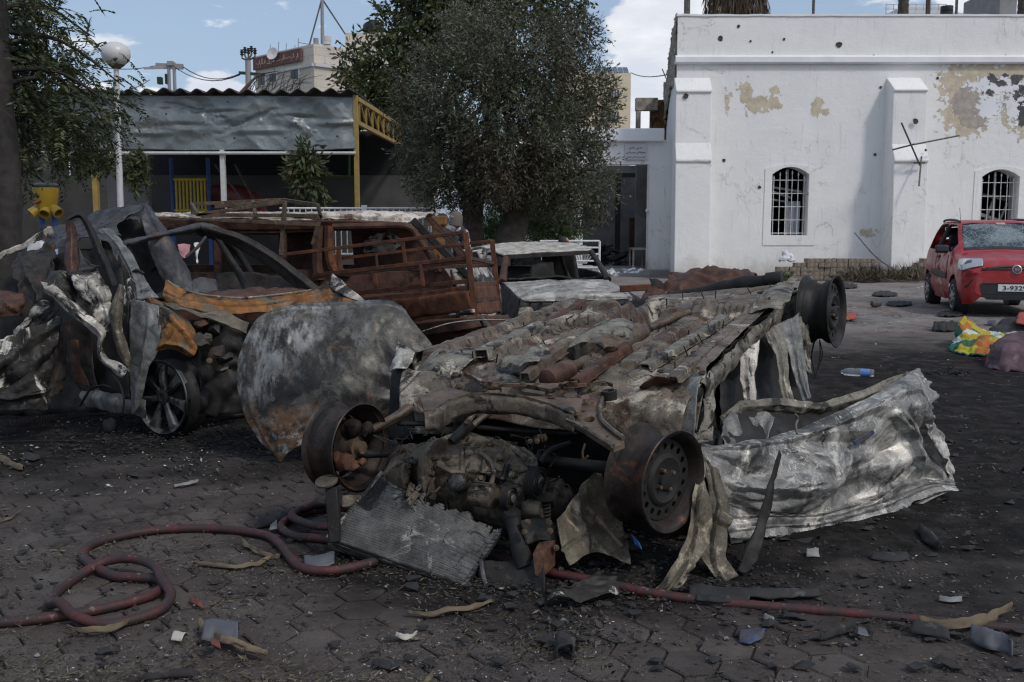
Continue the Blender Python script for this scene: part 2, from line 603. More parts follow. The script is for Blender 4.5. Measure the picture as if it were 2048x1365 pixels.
M['rustbright'] = burnt('orange_rust',(.155,.074,.042),[((.21,.105,.058),4,.5,.66),((.10,.042,.022),5,.52,.66),((.04,.024,.018),7,.6,.72)],.74,.1,10,.4)
M['orangeburn'] = burnt('ochre_heat_stain',(.25,.138,.05),[((.16,.145,.12),3,.47,.62),((.03,.026,.022),4,.50,.62),((.36,.32,.25),9,.6,.7)],.62,.2,11,.5)
M['vanbrown'] = burnt('burnt_brown_paint',(.105,.06,.044),[((.17,.08,.046),3,.5,.66),((.028,.022,.020),4,.53,.66),((.42,.39,.33),5,.66,.72)],.68,.1,12,.4)
M['vanroof'] = burnt('ash_covered_roof',(.34,.31,.28),[((.55,.53,.50),4,.48,.6),((.12,.07,.05),5,.56,.66)],.75,0,13,.5)
M['greyblue'] = burnt('scorched_blue_grey',(.088,.092,.103),[((.15,.157,.17),4,.52,.68),((.05,.05,.055),3,.55,.68),(RUST,3.4,.60,.69),((.025,.024,.024),6,.58,.70)],.6,.12,14,.35)
def bonnet_zone(k,c):
    sp = k.n('ShaderNodeSeparateXYZ'); k.link(k.coord(),sp.inputs[0])
    wob = k.math('MULTIPLY',k.math('SUBTRACT',k.noise(3.5,8,.7,off=(2,9,0)),.5),1.1)
    brown = k.ramp(k.math('ADD',sp.outputs['Z'],wob),.42,.10)
    c = k.mix(k.math('MULTIPLY',brown,k.ramp(k.noise(9,8,.7,off=(1,4,0)),.40,.56)),c,(.17,.095,.05))
    pale = k.ramp(k.math('ADD',k.math('ADD',k.math('MULTIPLY',sp.outputs['X'],-1.1),sp.outputs['Z']),wob),.75,1.2)
    c = k.mix(k.math('MULTIPLY',pale,k.ramp(k.noise(6,9,.72,(1.6,1.6,.45),(8,4,0)),.44,.60)),c,(.225,.225,.22))
    tip = k.ramp(k.math('ADD',sp.outputs['Z'],k.math('MULTIPLY',wob,.4)),.34,.05)
    return k.mix(k.math('MULTIPLY',tip,k.ramp(k.noise(13,8,.7,off=(5,4,0)),.50,.60)),c,(.30,.30,.295))
M['bonnet'] = burnt('scorched_bonnet',(.115,.114,.108),[((.17,.175,.178),2.2,.50,.68),((.030,.031,.034),1.7,.46,.60),((.030,.031,.034),5.0,.54,.66),((.14,.09,.055),2.4,.55,.68),((.22,.22,.212),7,.59,.70,(1,1,.35)),((.09,.045,.025),5,.64,.74)],.46,.4,15,.35,zone=bonnet_zone)
M['sootpanel'] = burnt('soot_blackened_panel',(.05,.047,.044),[((.55,.54,.52),4,.53,.62,(1,1,.35)),((.015,.014,.013),4,.5,.64),((.15,.06,.03),3,.6,.7)],.66,.15,16,.6)
M['whitetorn'] = burnt('torn_white_panel',(.36,.35,.335),[((.58,.565,.54),4,.5,.64),((.03,.028,.027),3.6,.48,.58),((.20,.17,.14),8,.6,.7)],.58,.15,17,.5)
M['greypanel'] = burnt('grey_scorched_panel',(.19,.196,.198),[((.30,.305,.30),4,.5,.66,(1,1,.4)),((.05,.048,.045),4,.55,.68),((.18,.10,.04),5,.64,.74)],.55,.25,18,.4)
M['saloonwhite'] = burnt('scorched_white_paint',(.30,.297,.29),[((.47,.468,.455),2.5,.48,.62),((.05,.047,.045),2.0,.58,.66),((.13,.07,.045),4,.62,.70)],.6,.05,19,.25)
M['saloonside'] = burnt('burnt_saloon_side',(.06,.052,.047),[((.13,.07,.045),3,.52,.66),((.015,.014,.013),4,.52,.64),((.2,.19,.18),6,.66,.74)],.66,.1,20,.4)
M['saloonroof'] = burnt('sooty_white_roof',(.44,.43,.41),[((.30,.285,.255),2,.55,.7),((.10,.075,.06),5,.70,.76)],.6,.05,21,.2)
M['frame'] = burnt('burnt_angle_iron',(.12,.092,.066),[((.20,.165,.12),9,.52,.66),((.03,.026,.022),7,.54,.66),(RUST,6,.58,.7)],.7,.1,22,.4)
M['alu'] = burnt('burnt_alloy',(.16,.162,.166),[((.30,.305,.31),4,.54,.68),((.022,.021,.021),3,.44,.58)],.5,.5,23,.3)

def radiator_mat():
    k = NT('burnt_radiator_fins')
    c = k.mix(k.ramp(k.noise(6,6,.65),.42,.62),(.02,.02,.02),(.05,.05,.05))
    c = k.mix(k.ramp(k.noise(9,6,.7,off=(3,1,0)),.57,.66),c,(.33,.33,.32))
    c = k.mix(k.ramp(k.noise(4,5,.6,off=(7,1,0)),.56,.66),c,(.02,.02,.02))
    k.bump(k.noise(240,3,.6),.7,.003)
    return k.done(c,.7,.2)
M['radiator'] = radiator_mat()
M['fin'] = burnt('radiator_tubes',(.15,.15,.149),[((.36,.36,.355),5,.54,.66),((.03,.03,.03),3.5,.50,.62),((.06,.06,.06),12,.55,.65)],.6,.35,31,.4)

def plain(name,col,rough=.6,metal=0.0,var=.25,scale=6,bump=.15,bs=40,dirt=None,spec=None):
    k = NT(name)
    c = k.mix(k.ramp(k.noise(scale,6,.6),.3,.7),tuple(x * (1 - var) for x in col),tuple(min(1,x * (1 + var * .6)) for x in col))
    if dirt:
        c = k.mix(k.ramp(k.noise(scale * .7,7,.65,off=(5,3,1)),dirt[1],dirt[2]),c,dirt[0])
    if bump: k.bump(k.noise(bs,6,.6),bump,.005)
    return k.done(c,rough,metal,spec)

def ground_mat(name,paver=True):
    k = NT(name)
    tc = k.n('ShaderNodeNewGeometry')
    sp = k.n('ShaderNodeSeparateXYZ'); k.link(tc.outputs['Position'],sp.inputs[0])
    X,Y = sp.outputs['X'],sp.outputs['Y']
    def nz(scale,detail=6,rough=.62,off=(0,0,0),stretch=(1,1,1),dist=0):
        mp = k.n('ShaderNodeMapping'); mp.inputs['Location'].default_value = off; mp.inputs['Scale'].default_value = stretch
        k.link(tc.outputs['Position'],mp.inputs['Vector'])
        n = k.n('ShaderNodeTexNoise'); n.inputs['Scale'].default_value = scale; n.inputs['Detail'].default_value = detail
        n.inputs['Roughness'].default_value = rough; n.inputs['Distortion'].default_value = dist
        k.link(mp.outputs[0],n.inputs['Vector'])
        return n.outputs['Fac']
    c = k.mix(k.ramp(nz(.55,5),.35,.65),(.124,.106,.096),(.112,.102,.094))
    c = k.mix(k.ramp(nz(3.2,6,.6,(3,0,0)),.35,.68),k.mix(.6,c,(.074,.062,.057)),c)
    c = k.mix(k.ramp(nz(14,7,.7,(7,0,0)),.52,.68),c,(.10,.087,.078))
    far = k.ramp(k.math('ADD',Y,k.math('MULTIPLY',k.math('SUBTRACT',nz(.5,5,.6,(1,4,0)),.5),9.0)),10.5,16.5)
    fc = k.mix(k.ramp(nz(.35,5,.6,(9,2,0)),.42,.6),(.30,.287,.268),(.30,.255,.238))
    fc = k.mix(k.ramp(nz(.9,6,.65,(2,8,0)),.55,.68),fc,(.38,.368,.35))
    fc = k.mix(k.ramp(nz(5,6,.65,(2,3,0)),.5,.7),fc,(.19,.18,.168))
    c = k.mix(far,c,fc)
    oi = k.n('ShaderNodeObjectInfo')
    c = k.mix(k.math('MULTIPLY',k.math('SUBTRACT',oi.outputs['Random'],0.0),.42),c,(.045,.038,.036))
    def blob(cx,cy,rx,ry):
        a = k.math('DIVIDE',k.math('SUBTRACT',X,cx),rx); b = k.math('DIVIDE',k.math('SUBTRACT',Y,cy),ry)
        return k.math('SQRT',k.math('ADD',k.math('MULTIPLY',a,a),k.math('MULTIPLY',b,b)))
    wob = k.math('MULTIPLY',k.math('SUBTRACT',nz(.9,6,.65,(5,5,0)),.5),1.6)
    s1 = k.ramp(k.math('ADD',blob(2.3,6.6,3.4,3.6),wob),1.15,.55)
    s2 = k.ramp(k.math('ADD',blob(-2.6,8.2,4.4,2.6),wob),1.2,.6)
    s3 = k.ramp(k.math('ADD',blob(.3,4.3,1.5,.9),wob),1.25,.5)
    s4 = k.ramp(k.math('ADD',blob(4.5,8.5,4.5,4.0),wob),1.15,.5)
    s = k.math('MAXIMUM',k.math('MAXIMUM',s1,s2),k.math('MAXIMUM',s3,s4))
    s = k.math('MULTIPLY',s,k.ramp(nz(6,7,.7,(8,1,0)),.72,.42,.62,1.0))
    sc = k.mix(k.ramp(nz(9,7,.7,(4,4,0)),.4,.7),(.006,.006,.0062),(.0145,.0138,.0138))
    c = k.mix(k.math('MULTIPLY',s,.93),c,sc)
    drift = k.math('MULTIPLY',k.ramp(nz(1.3,8,.72,(11,3,0)),.46,.64),k.ramp(nz(8,8,.74,(2,13,0)),.36,.6))
    c = k.mix(k.math('MULTIPLY',drift,.72),c,(.026,.023,.0215))
    ash = k.math('MULTIPLY',k.ramp(nz(2.6,7,.7,(6,9,0)),.58,.68),k.ramp(nz(40,4,.7,(6,9,0)),.5,.62))
    c = k.mix(k.math('MULTIPLY',ash,.55),c,(.26,.25,.24))
    h = k.math('ADD',k.math('MULTIPLY',nz(5,6,.65),1.0),k.math('MULTIPLY',nz(45,7,.72),.55))
    n = k.n('ShaderNodeBump'); n.inputs['Strength'].default_value = .75; n.inputs['Distance'].default_value = .018
    k.link(h,n.inputs['Height']); k.link(n.outputs[0],k.b.inputs['Normal'])
    return k.done(c,k.ramp(nz(4,4),.3,.7,.85,.98),0,.06)
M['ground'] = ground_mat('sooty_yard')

def leafmat(name,cols,rough=.55,trans=.25):
    k = NT(name)
    a = k.n('ShaderNodeAttribute',attribute_name='tint')
    f = a.outputs['Fac']
    c = cols[0]
    m = len(cols)
    for i in range(1,m):
        c = k.mix(k.ramp(f,(i - .75) / (m - 1),(i - .25) / (m - 1)),c,cols[i])
    k.done(c,rough)
    tr = k.n('ShaderNodeBsdfTranslucent'); k.put(tr.inputs['Color'],c)
    mx = k.n('ShaderNodeMixShader'); mx.inputs[0].default_value = trans
    k.link(k.b.outputs[0],mx.inputs[1]); k.link(tr.outputs[0],mx.inputs[2]); k.link(mx.outputs[0],k.o.inputs[0])
    return k.m
M['olive'] = leafmat('olive_leaf',[(.058,.046,.026),(.058,.062,.032),(.094,.104,.060),(.160,.172,.118)],.5)
M['oliverust'] = leafmat('scorched_olive_leaf',[(.05,.038,.025),(.09,.066,.045),(.125,.095,.066)],.6)
M['feather'] = leafmat('feathery_leaf',[(.022,.031,.011),(.036,.050,.018),(.060,.074,.024),(.12,.125,.036)],.5)
M['broad'] = leafmat('broad_leaf',[(.032,.044,.014),(.055,.075,.024),(.085,.10,.035),(.12,.11,.05)],.5,.3)
M['weed'] = leafmat('weed_leaf',[(.03,.06,.014),(.05,.10,.022),(.07,.13,.03)],.55,.3)
M['dryleaf'] = leafmat('dry_leaf',[(.035,.028,.02),(.07,.052,.032),(.11,.088,.055),(.17,.145,.10)],.7,.1)
M['ashbit'] = leafmat('ash_flake',[(.02,.02,.02),(.08,.08,.08),(.28,.275,.27),(.45,.44,.43)],.8,0)
M['soil'] = leafmat('char_crumb',[(.012,.012,.012),(.022,.021,.02),(.045,.04,.036),(.09,.08,.07)],.85,0)
M['bark'] = plain('dark_bark',(.032,.027,.024),.85,0,.45,9,.9,22)
M['oldbark'] = plain('gnarled_bark',(.085,.066,.052),.85,0,.5,7,.9,16)
M['dead_frond'] = leafmat('dead_palm_frond',[(.06,.042,.026),(.12,.085,.05),(.2,.15,.1)],.8,.05)

def wall_mat():
    k = NT('whitewashed_plaster')
    c = k.mix(k.ramp(k.noise(1.1,6,.6),.35,.7),(.78,.77,.752),(.83,.82,.80))
    c = k.mix(k.ramp(k.noise(2.6,7,.65,(3,3,.35),(4,0,0)),.56,.72),c,(.66,.66,.67))
    c = k.mix(k.math('MULTIPLY',k.ramp(k.noise(3.2,7,.7,(1,1,1),(1,8,2)),.66,.74),.35),c,(.58,.52,.40))
    sp = k.n('ShaderNodeSeparateXYZ'); k.link(k.coord(),sp.inputs[0])
    base = k.ramp(k.math('ADD',sp.outputs['Z'],k.math('MULTIPLY',k.noise(1.7,8,.7,(1,1,.6),(6,0,3)),-1.7)),-.25,-.9)
    c = k.mix(k.math('MULTIPLY',base,.55),c,(.40,.36,.30))
    drip = k.math('MULTIPLY',k.ramp(k.noise(2.2,8,.7,(4,4,.16),(2,5,0)),.56,.68),k.ramp(k.noise(.7,4,.6,off=(9,2,0)),.46,.62))
    c = k.mix(k.math('MULTIPLY',drip,.55),c,(.50,.48,.45))
    crk = k.ramp(k.math('ABSOLUTE',k.math('SUBTRACT',k.noise(.55,9,.62,off=(3,8,1),dist=.6),.5)),.0045,.001)
    crk = k.math('MULTIPLY',crk,k.ramp(k.noise(.6,3,.5,off=(14,2,0)),.5,.56))
    c = k.mix(k.math('MULTIPLY',crk,.32),c,(.22,.20,.18))
    h = k.math('ADD',k.noise(3.5,6,.6),k.math('MULTIPLY',k.noise(26,6,.6),.4))
    h = k.math('SUBTRACT',h,k.math('MULTIPLY',crk,.4))
    k.bump(h,.5,.03)
    return k.done(c,.85,0,.2)
M['white'] = wall_mat()
M['whitetrim'] = plain('white_trim_plaster',(.79,.79,.80),.85,0,.07,2,.25,18,((.6,.59,.57),.62,.74))
M['undercoat'] = plain('yellow_plaster_undercoat',(.58,.50,.37),.9,0,.2,5,.4,30)
M['render'] = plain('bare_render',(.42,.365,.32),.9,0,.2,6,.5,34)
M['stone_dark'] = plain('dark_exposed_stone',(.10,.10,.105),.9,0,.4,9,.6,30)
M['crumble'] = plain('broken_masonry',(.34,.30,.25),.9,0,.45,5,.9,16,((.10,.085,.07),.52,.66))
M['interior'] = plain('dim_room_wall',(.22,.215,.21),.9,0,.3,2)
M['darkroom'] = plain('room_shade_black',(.018,.018,.018),.9,0,.3,2)  # near-black colour stands in for indoor shade
M['hole'] = plain('shell_hole_dark',(.07,.058,.045),.9,0,.4,20)
M['greywall'] = plain('grey_yard_wall',(.27,.265,.26),.9,0,.15,2,.3,20)
M['bars'] = plain('white_painted_iron',(.70,.70,.70),.5,0,.15,8,0,20,((.25,.17,.12),.64,.72))
M['iron'] = plain('weathered_iron',(.13,.115,.10),.7,.3,.4,12,.2)
M['brick'] = plain('sandy_brick',(.26,.215,.165),.9,0,.4,7,.6,30,((.12,.10,.08),.55,.7))
def fascia_mat():
    k = NT('grey_green_sheet_metal')
    c = k.mix(k.ramp(k.noise(.8,6,.6),.35,.7),(.185,.205,.205),(.24,.262,.26))
    c = k.mix(k.math('MULTIPLY',k.ramp(k.noise(1.6,7,.7,(2.5,1,.3),(4,1,0)),.54,.7),.5),c,(.115,.125,.125))
    c = k.mix(k.ramp(k.voro(9,off=(2,5,1)),.05,.03),c,(.03,.03,.03))
    return k.done(c,.42,.45)
M['fascia'] = fascia_mat()
M['yellowpaint'] = plain('yellow_painted_steel',(.33,.225,.06),.55,.05,.2,6,.1,30,((.18,.11,.04),.6,.72))
M['whitepole'] = plain('white_painted_pole',(.52,.52,.51),.55,.05,.12,8,.1,30,((.3,.27,.23),.62,.74))
M['bluepaint'] = plain('blue_painted_steel',(.03,.085,.26),.55,0,.2,6)
M['yellowbar'] = plain('bright_yellow_bars',(.55,.40,.03),.55,0,.2,6)
M['redslide'] = plain('dull_red_plastic',(.17,.03,.025),.5,0,.2,4)
M['toyyellow'] = plain('yellow_plastic',(.27,.17,.01),.42,0,.12,3,.05)
M['toydark'] = plain('dark_paint',(.02,.03,.025),.5,0,.1)
M['toyred'] = plain('brown_red_paint',(.20,.04,.02),.5,0,.1)
M['roofing'] = plain('dark_corrugated_roofing',(.07,.062,.056),.8,.1,.4,3,.3)
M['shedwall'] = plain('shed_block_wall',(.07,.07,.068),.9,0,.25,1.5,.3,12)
M['shedfloor'] = plain('shed_concrete_floor',(.10,.095,.09),.9,0,.25,2)
M['globe'] = plain('milky_globe',(.56,.55,.53),.35,0,.08,4,0,20,((.40,.39,.37),.6,.75))
def block_mat(name,a,mortar,sc):
    k = NT(name)
    br = k.n('ShaderNodeTexBrick')
    br.inputs['Scale'].default_value = sc
    br.inputs['Mortar Size'].default_value = .012
    br.inputs['Color1'].default_value = (*a,1)
    br.inputs['Color2'].default_value = (*[x * .9 for x in a],1)
    br.inputs['Mortar'].default_value = (*mortar,1)
    k.link(k.coord(rot=(R(90),0,0)),br.inputs['Vector'])
    c = k.mix(k.math('MULTIPLY',k.ramp(k.noise(.5,6,.65),.45,.7),.3),br.outputs['Color'],tuple(x * .7 for x in a))
    return k.done(c,.9)
M['cream'] = block_mat('cream_limestone_blocks',(.60,.545,.46),(.45,.40,.33),.55)
M['paleyellow'] = plain('pale_yellow_render',(.66,.56,.40),.9,0,.08,1)
M['farwhite'] = plain('far_white_render',(.55,.54,.54),.9,0,.1,1)
M['signred'] = plain('faded_maroon_board',(.15,.07,.06),.8,0,.25,2)
M['signletter'] = plain('faded_cream_letters',(.42,.32,.25),.8,0,.2,3)
M['glassdark'] = plain('dark_window_glass',(.03,.032,.035),.25,0,.2,2,0)
M['blacktank'] = plain('black_polyethylene',(.018,.018,.02),.5,0,.2,3,0)
M['solar'] = plain('solar_cells',(.10,.13,.18),.25,.2,.15,2,0)
M['wire'] = plain('cable_black',(.03,.03,.03),.7,0,.1,3,0)
M['redpaint'] = None
def carpaint():
    k = NT('dusty_red_paint')
    c = k.mix(k.ramp(k.noise(2.2,6,.6),.45,.75),(.33,.012,.014),(.27,.05,.05))
    c = k.mix(k.math('MULTIPLY',k.ramp(k.noise(5,7,.68,off=(3,3,0)),.5,.72),.35),c,(.26,.17,.15))
    k.done(c,k.ramp(k.noise(4,5,.6,off=(2,0,0)),.35,.7,.28,.55),0)
    k.b.inputs['Coat Weight'].default_value = .35
    k.b.inputs['Coat Roughness'].default_value = .25
    return k.m
M['redpaint'] = carpaint()
def shatter():
    k = NT('shattered_windscreen')
    f = k.ramp(k.voro(11,'DISTANCE_TO_EDGE'),.0,.035,1,0)
    f2 = k.ramp(k.voro(34,'DISTANCE_TO_EDGE',off=(3,2,0)),.0,.06,1,0)
    ar = k.ramp(k.noise(2.4,6,.65),.44,.62)
    w = k.math('MAXIMUM',k.math('MULTIPLY',f,.7),k.math('MULTIPLY',f2,ar))
    w = k.math('MAXIMUM',w,k.math('MULTIPLY',ar,.26))
    c = k.mix(w,(.035,.05,.055),(.40,.47,.47))
    return k.done(c,k.ramp(w,0,1,.08,.55),0,.8)
M['shatter'] = shatter()
M['blackplastic'] = plain('black_plastic_trim',(.022,.022,.023),.55,0,.2,8,0)
M['tyre'] = plain('dusty_tyre_rubber',(.03,.029,.028),.85,0,.3,9,.2)
M['chrome'] = plain('headlamp_lens',(.55,.56,.57),.12,.55,.1,20,0)
M['hubcap'] = plain('silver_wheel_trim',(.40,.40,.41),.35,.5,.15,8,0)
M['plate'] = plain('white_number_plate',(.66,.66,.66),.5,0,.05,9,0)
M['ink'] = plain('black_lettering',(.02,.03,.03),.6,0,.05,9,0)
M['signboard'] = plain('pale_sign_board',(.55,.58,.58),.5,0,.06,3,0)
def hose_mat():
    k = NT('dirty_red_rubber')
    c = k.mix(k.ramp(k.noise(26,8,.7),.36,.66),(.115,.016,.017),(.04,.013,.013))
    c = k.mix(k.math('MULTIPLY',k.ramp(k.noise(7,9,.74,off=(4,2,0)),.36,.56),.9),c,(.022,.018,.017))
    c = k.mix(k.ramp(k.noise(30,4,.65,off=(4,2,0)),.62,.70),c,(.15,.10,.085))
    k.bump(k.noise(60,5,.6),.35,.003)
    return k.done(c,.68)
M['hose'] = hose_mat()
M['paper'] = plain('scrap_paper',(.40,.375,.33),.8,0,.1,9,0,20,((.10,.06,.03),.56,.66))
M['whitescrap'] = plain('pale_scrap',(.20,.20,.197),.7,0,.3,14,.2,40,((.10,.09,.08),.52,.64))
M['greyscrap'] = plain('grey_plastic_scrap',(.075,.078,.088),.5,0,.2,9,.1)
M['bluescrap'] = plain('dusty_blue_scrap',(.045,.06,.115),.7,0,.35,12,.4,50,((.05,.045,.04),.5,.64))
M['bluebright'] = plain('blue_plastic_strip',(.012,.075,.22),.5,0,.15,8,0)
M['wood'] = plain('splintered_wood',(.15,.11,.07),.85,0,.4,14,.5,60,((.06,.045,.032),.54,.66))
M['palmstrip'] = plain('dry_palm_strip',(.12,.09,.056),.8,0,.35,10,.3,50,((.08,.055,.035),.54,.66))
M['char'] = plain('charred_scrap',(.020,.019,.019),.8,0,.4,12,.6,40,((.08,.075,.07),.6,.7))
M['redscrap'] = plain('dull_red_scrap',(.13,.035,.025),.7,0,.3,10,.2)
M['bottle'] = None
def bottle_mat():
    k = NT('clear_plastic_bottle')
    k.done((.75,.82,.88),.18)
    k.b.inputs['Transmission Weight'].default_value = .85
    k.b.inputs['IOR'].default_value = 1.2
    return k.m
M['bottle'] = bottle_mat()
M['bottlelabel'] = plain('blue_bottle_label',(.10,.22,.50),.5,0,.3,30,0,20,((.45,.12,.12),.6,.66))
def quilt():
    k = NT('yellow_green_printed_cloth')
    v = k.n('ShaderNodeTexVoronoi'); v.inputs['Scale'].default_value = 6.5
    k.link(k.coord((1,1,1),(2,0,0)),v.inputs['Vector'])
    sp = k.n('ShaderNodeSeparateColor'); k.link(v.outputs['Color'],sp.inputs[0])
    f = sp.outputs[0]
    c = k.mix(k.ramp(f,.22,.26),(.36,.34,.02),(.45,.50,.48))
    c = k.mix(k.ramp(f,.46,.5),c,(.012,.10,.07))
    c = k.mix(k.ramp(f,.64,.68),c,(.40,.30,.02))
    c = k.mix(k.ramp(f,.84,.88),c,(.35,.12,.02))
    return k.done(c,.85)
M['quilt'] = quilt()
M['maroon'] = plain('plum_cloth',(.095,.055,.068),.9,0,.4,5,.5,30,((.2,.12,.14),.6,.72))
M['beigecloth'] = plain('beige_cloth',(.42,.38,.33),.9,0,.2,5)
M['blackcloth'] = plain('dark_cloth',(.03,.03,.032),.9,0,.3,5)
M['redcloth'] = plain('faded_red_cloth',(.30,.06,.045),.9,0,.3,12,.3,40,((.35,.25,.18),.58,.66))
M['pinkcloth'] = plain('pink_garment',(.50,.24,.26),.9,0,.15,4,0)
M['skin'] = plain('skin',(.38,.20,.14),.6,0,.12,8,0)
M['hair'] = plain('black_hair',(.012,.01,.009),.7,0,.2,20,.3,60)
M['shirtwhite'] = plain('white_shirt',(.62,.63,.66),.85,0,.1,5,.1)
M['shirtdark'] = plain('dark_jacket',(.025,.025,.028),.85,0,.2,5,.1)
M['shirtprint'] = plain('black_and_white_blouse',(.55,.56,.58),.85,0,.1,5,0,20,((.03,.03,.035),.46,.52))
M['headcover'] = plain('white_head_covering',(.12,.10,.085),.85,0,.1,5,.1)
# ================================================================== ground
gm = MB()
xs = [-900,-60,-20,-8,0,8,20,60,900]
ys = [-60,-5,2,6,12,20,40,100,1800]
gm.add([(x,y,-.014) for y in ys for x in xs],[(j * 9 + i,j * 9 + i + 1,(j + 1) * 9 + i + 1,(j + 1) * 9 + i) for j in range(8) for i in range(8)])
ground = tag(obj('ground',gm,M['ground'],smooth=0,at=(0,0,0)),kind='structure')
ORG['ground'] = Vector((0,0,0))

HR = .108
def paver_geo(cx,cy,cz,rot,tilt,g=.0052):
    vs = []
    for r,z in ((HR - g,-.02),(HR - g,-.006),(HR - g - .006,0)):
        for k in range(6):
            a = math.pi / 3 * k + rot
            vs.append((cx + r * math.cos(a),cy + r * math.sin(a),cz + z + tilt[0] * r * math.cos(a) + tilt[1] * r * math.sin(a)))
    fs = [tuple(12 + k for k in range(6))]
    for i in range(2):
        for k in range(6):
            k2 = (k + 1) % 6
            fs.append((i * 6 + k,i * 6 + k2,(i + 1) * 6 + k2,(i + 1) * 6 + k))
    return vs,fs
spots = []
GR = R(8)
for i in range(-60,60):
    for j in range(-10,90):
        x0 = i * HR * 1.5
        y0 = (j + (.5 if i % 2 else 0)) * HR * math.sqrt(3)
        x = x0 * math.cos(GR) - y0 * math.sin(GR)
        y = x0 * math.sin(GR) + y0 * math.cos(GR) + 3.0
        if 2.9 < y < 9.4 and abs(x) < .56 * y + .25:
            spots.append((y + .12 * abs(x),x,y))
spots.sort()
def near_car(x,y):
    return -.75 < x < 1.9 and y > 4.35 + .1 * abs(x)
single = [s for s in spots if not near_car(s[1],s[2])][:296]
sset = set(single)
v0,f0 = paver_geo(0,0,0,GR,(0,0))
pm = bpy.data.meshes.new('paver')
pm.from_pydata(v0,[],f0)
finish(pm,30)
pm.materials.append(M['ground'])
rest = MB()
for s in spots:
    dz = rng.uniform(-.004,.003) + .004 * math.sin(s[1] * 2.1) * math.cos(s[2] * 1.7)
    tl = (rng.uniform(-.02,.02),rng.uniform(-.02,.02))
    if s in sset:
        o = bpy.data.objects.new('paver',pm)
        COL.objects.link(o)
        o.location = (s[1],s[2],dz)
        o.rotation_euler = (tl[1],-tl[0],rng.choice((0,1,2)) * math.pi / 3)
        o.parent = ground
    else:
        rest.add(*paver_geo(s[1],s[2],dz,GR,tl))
tag(obj('paver',rest,M['ground'],ground,smooth=30,fix=False),kind='stuff')

nx,ny = 330,260
uu,vv = np.meshgrid(np.linspace(-1,1,nx),np.linspace(0,1,ny))
YY = 2.7 + 10.8 * vv ** 1.5
XX = uu * (.60 * YY + .5)
pp = np.stack([XX.ravel(),YY.ravel(),np.zeros(XX.size)],1)
hgt = fbm(pp * .9,3) * .006 + fbm(pp * 3.1 + 9,4) * .0055 + fbm(pp * 14 + 3,3) * .0035
cover = -.0185 + .0225 / (1 + np.exp(-(pp[:,0] - 1.0) * 2.2)) + .012 / (1 + np.exp(-(pp[:,1] - 6.6) * 2.0))
cover += .02 * np.exp(-(((pp[:,0] - .9) / 1.5) ** 2 + ((pp[:,1] - 4.9) / 1.0) ** 2))
pp[:,2] = hgt + cover
ff = [(j * nx + i,j * nx + i + 1,(j + 1) * nx + i + 1,(j + 1) * nx + i) for j in range(ny - 1) for i in range(nx - 1)]
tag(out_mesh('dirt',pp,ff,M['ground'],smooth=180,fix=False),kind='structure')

# ================================================================== white hospital building
FY = 28.0
def FW(x,y,d=0.0):
    p = P(x,y,FY)
    return Vector((p.x,FY - d,p.z))
XL,XRT = P(1351,300,FY).x,19.0
ZT = P(1360,33,FY).z
hb = thing('hospital_building','long whitewashed stone building with buttresses and barred arched windows, shell marks on its front','building',(12,FY,0))
def arch(x0,x1,ytop,ysp,ybot,n=10):
    """opening outline from picture points, segmental arch"""
    a,b = FW(x0,ybot),FW(x1,ybot)
    zs,zt = FW(x0,ysp).z,FW(x0,ytop).z
    pts = [Vector((a.x,FY,a.z)),Vector((b.x,FY,a.z))]
    for k in range(n + 1):
        t = k / n
        x = b.x + (a.x - b.x) * t
        pts.append(Vector((x,FY,zs + (zt - zs) * (1 - (2 * t - 1) ** 2))))
    return pts
wins = [arch(1541,1614,334,349,471),arch(1957,2032,339,354,478)]
f = MB()
f.plate([(XL,FY,-.1),(XRT,FY,-.1),(XRT,FY,ZT),(XL,FY,ZT)],wins,(0,.55,0))
obj('wall',f,M['white'],hb,smooth=0)
zc0,zc1 = FW(1360,129).z,FW(1360,112).z
c = MB()
c.loft([[(x,FY - d,z) for d,z in ((-.02,zc0),(.10,zc0),(.14,zc0 + .04),(.14,zc1 - .05),(.05,zc1),(-.02,zc1))] for x in np.linspace(XL - .06,XRT,40)])
obj('cornice',c,M['whitetrim'],hb,smooth=0)
c = MB()
c.loft([[(x,FY - d,z + .02 * perlin([(x * 2,0,k)])[0]) for k,(d,z) in enumerate(((.03,ZT),(.03,ZT + .05),(-.56,ZT + .05),(-.56,ZT)))] for x in np.linspace(XL - .03,XRT,70)])
obj('parapet_cap',c,M['whitetrim'],hb,smooth=0)
def buttress(xa,xb,ys,pr):
    za = [FW(1400,y).z for y in ys]
    x0,x1 = FW(xa,300).x,FW(xb,300).x
    prof = [(-.05,za[0]),(0,za[0]),(pr[0] + .05,za[1]),(pr[0] + .05,za[1] - .06),(pr[0],za[1] - .06),(pr[0] + .03,za[2]),(pr[1] + .05,za[3]),(pr[1] + .05,za[3] - .06),(pr[1],za[3] - .06),(pr[1] + .12,-.05),(-.05,-.05)]
    m = MB()
    m.loft([[(x,FY - d,z) for d,z in prof] for x in (x0,x1)])
    return obj('buttress',m,M['white'],hb,smooth=0,bevel=.03)
buttress(1346,1417,(156,184,288,322),(.30,.46))
buttress(1767,1834,(156,184,292,324),(.55,.80))
room = MB()
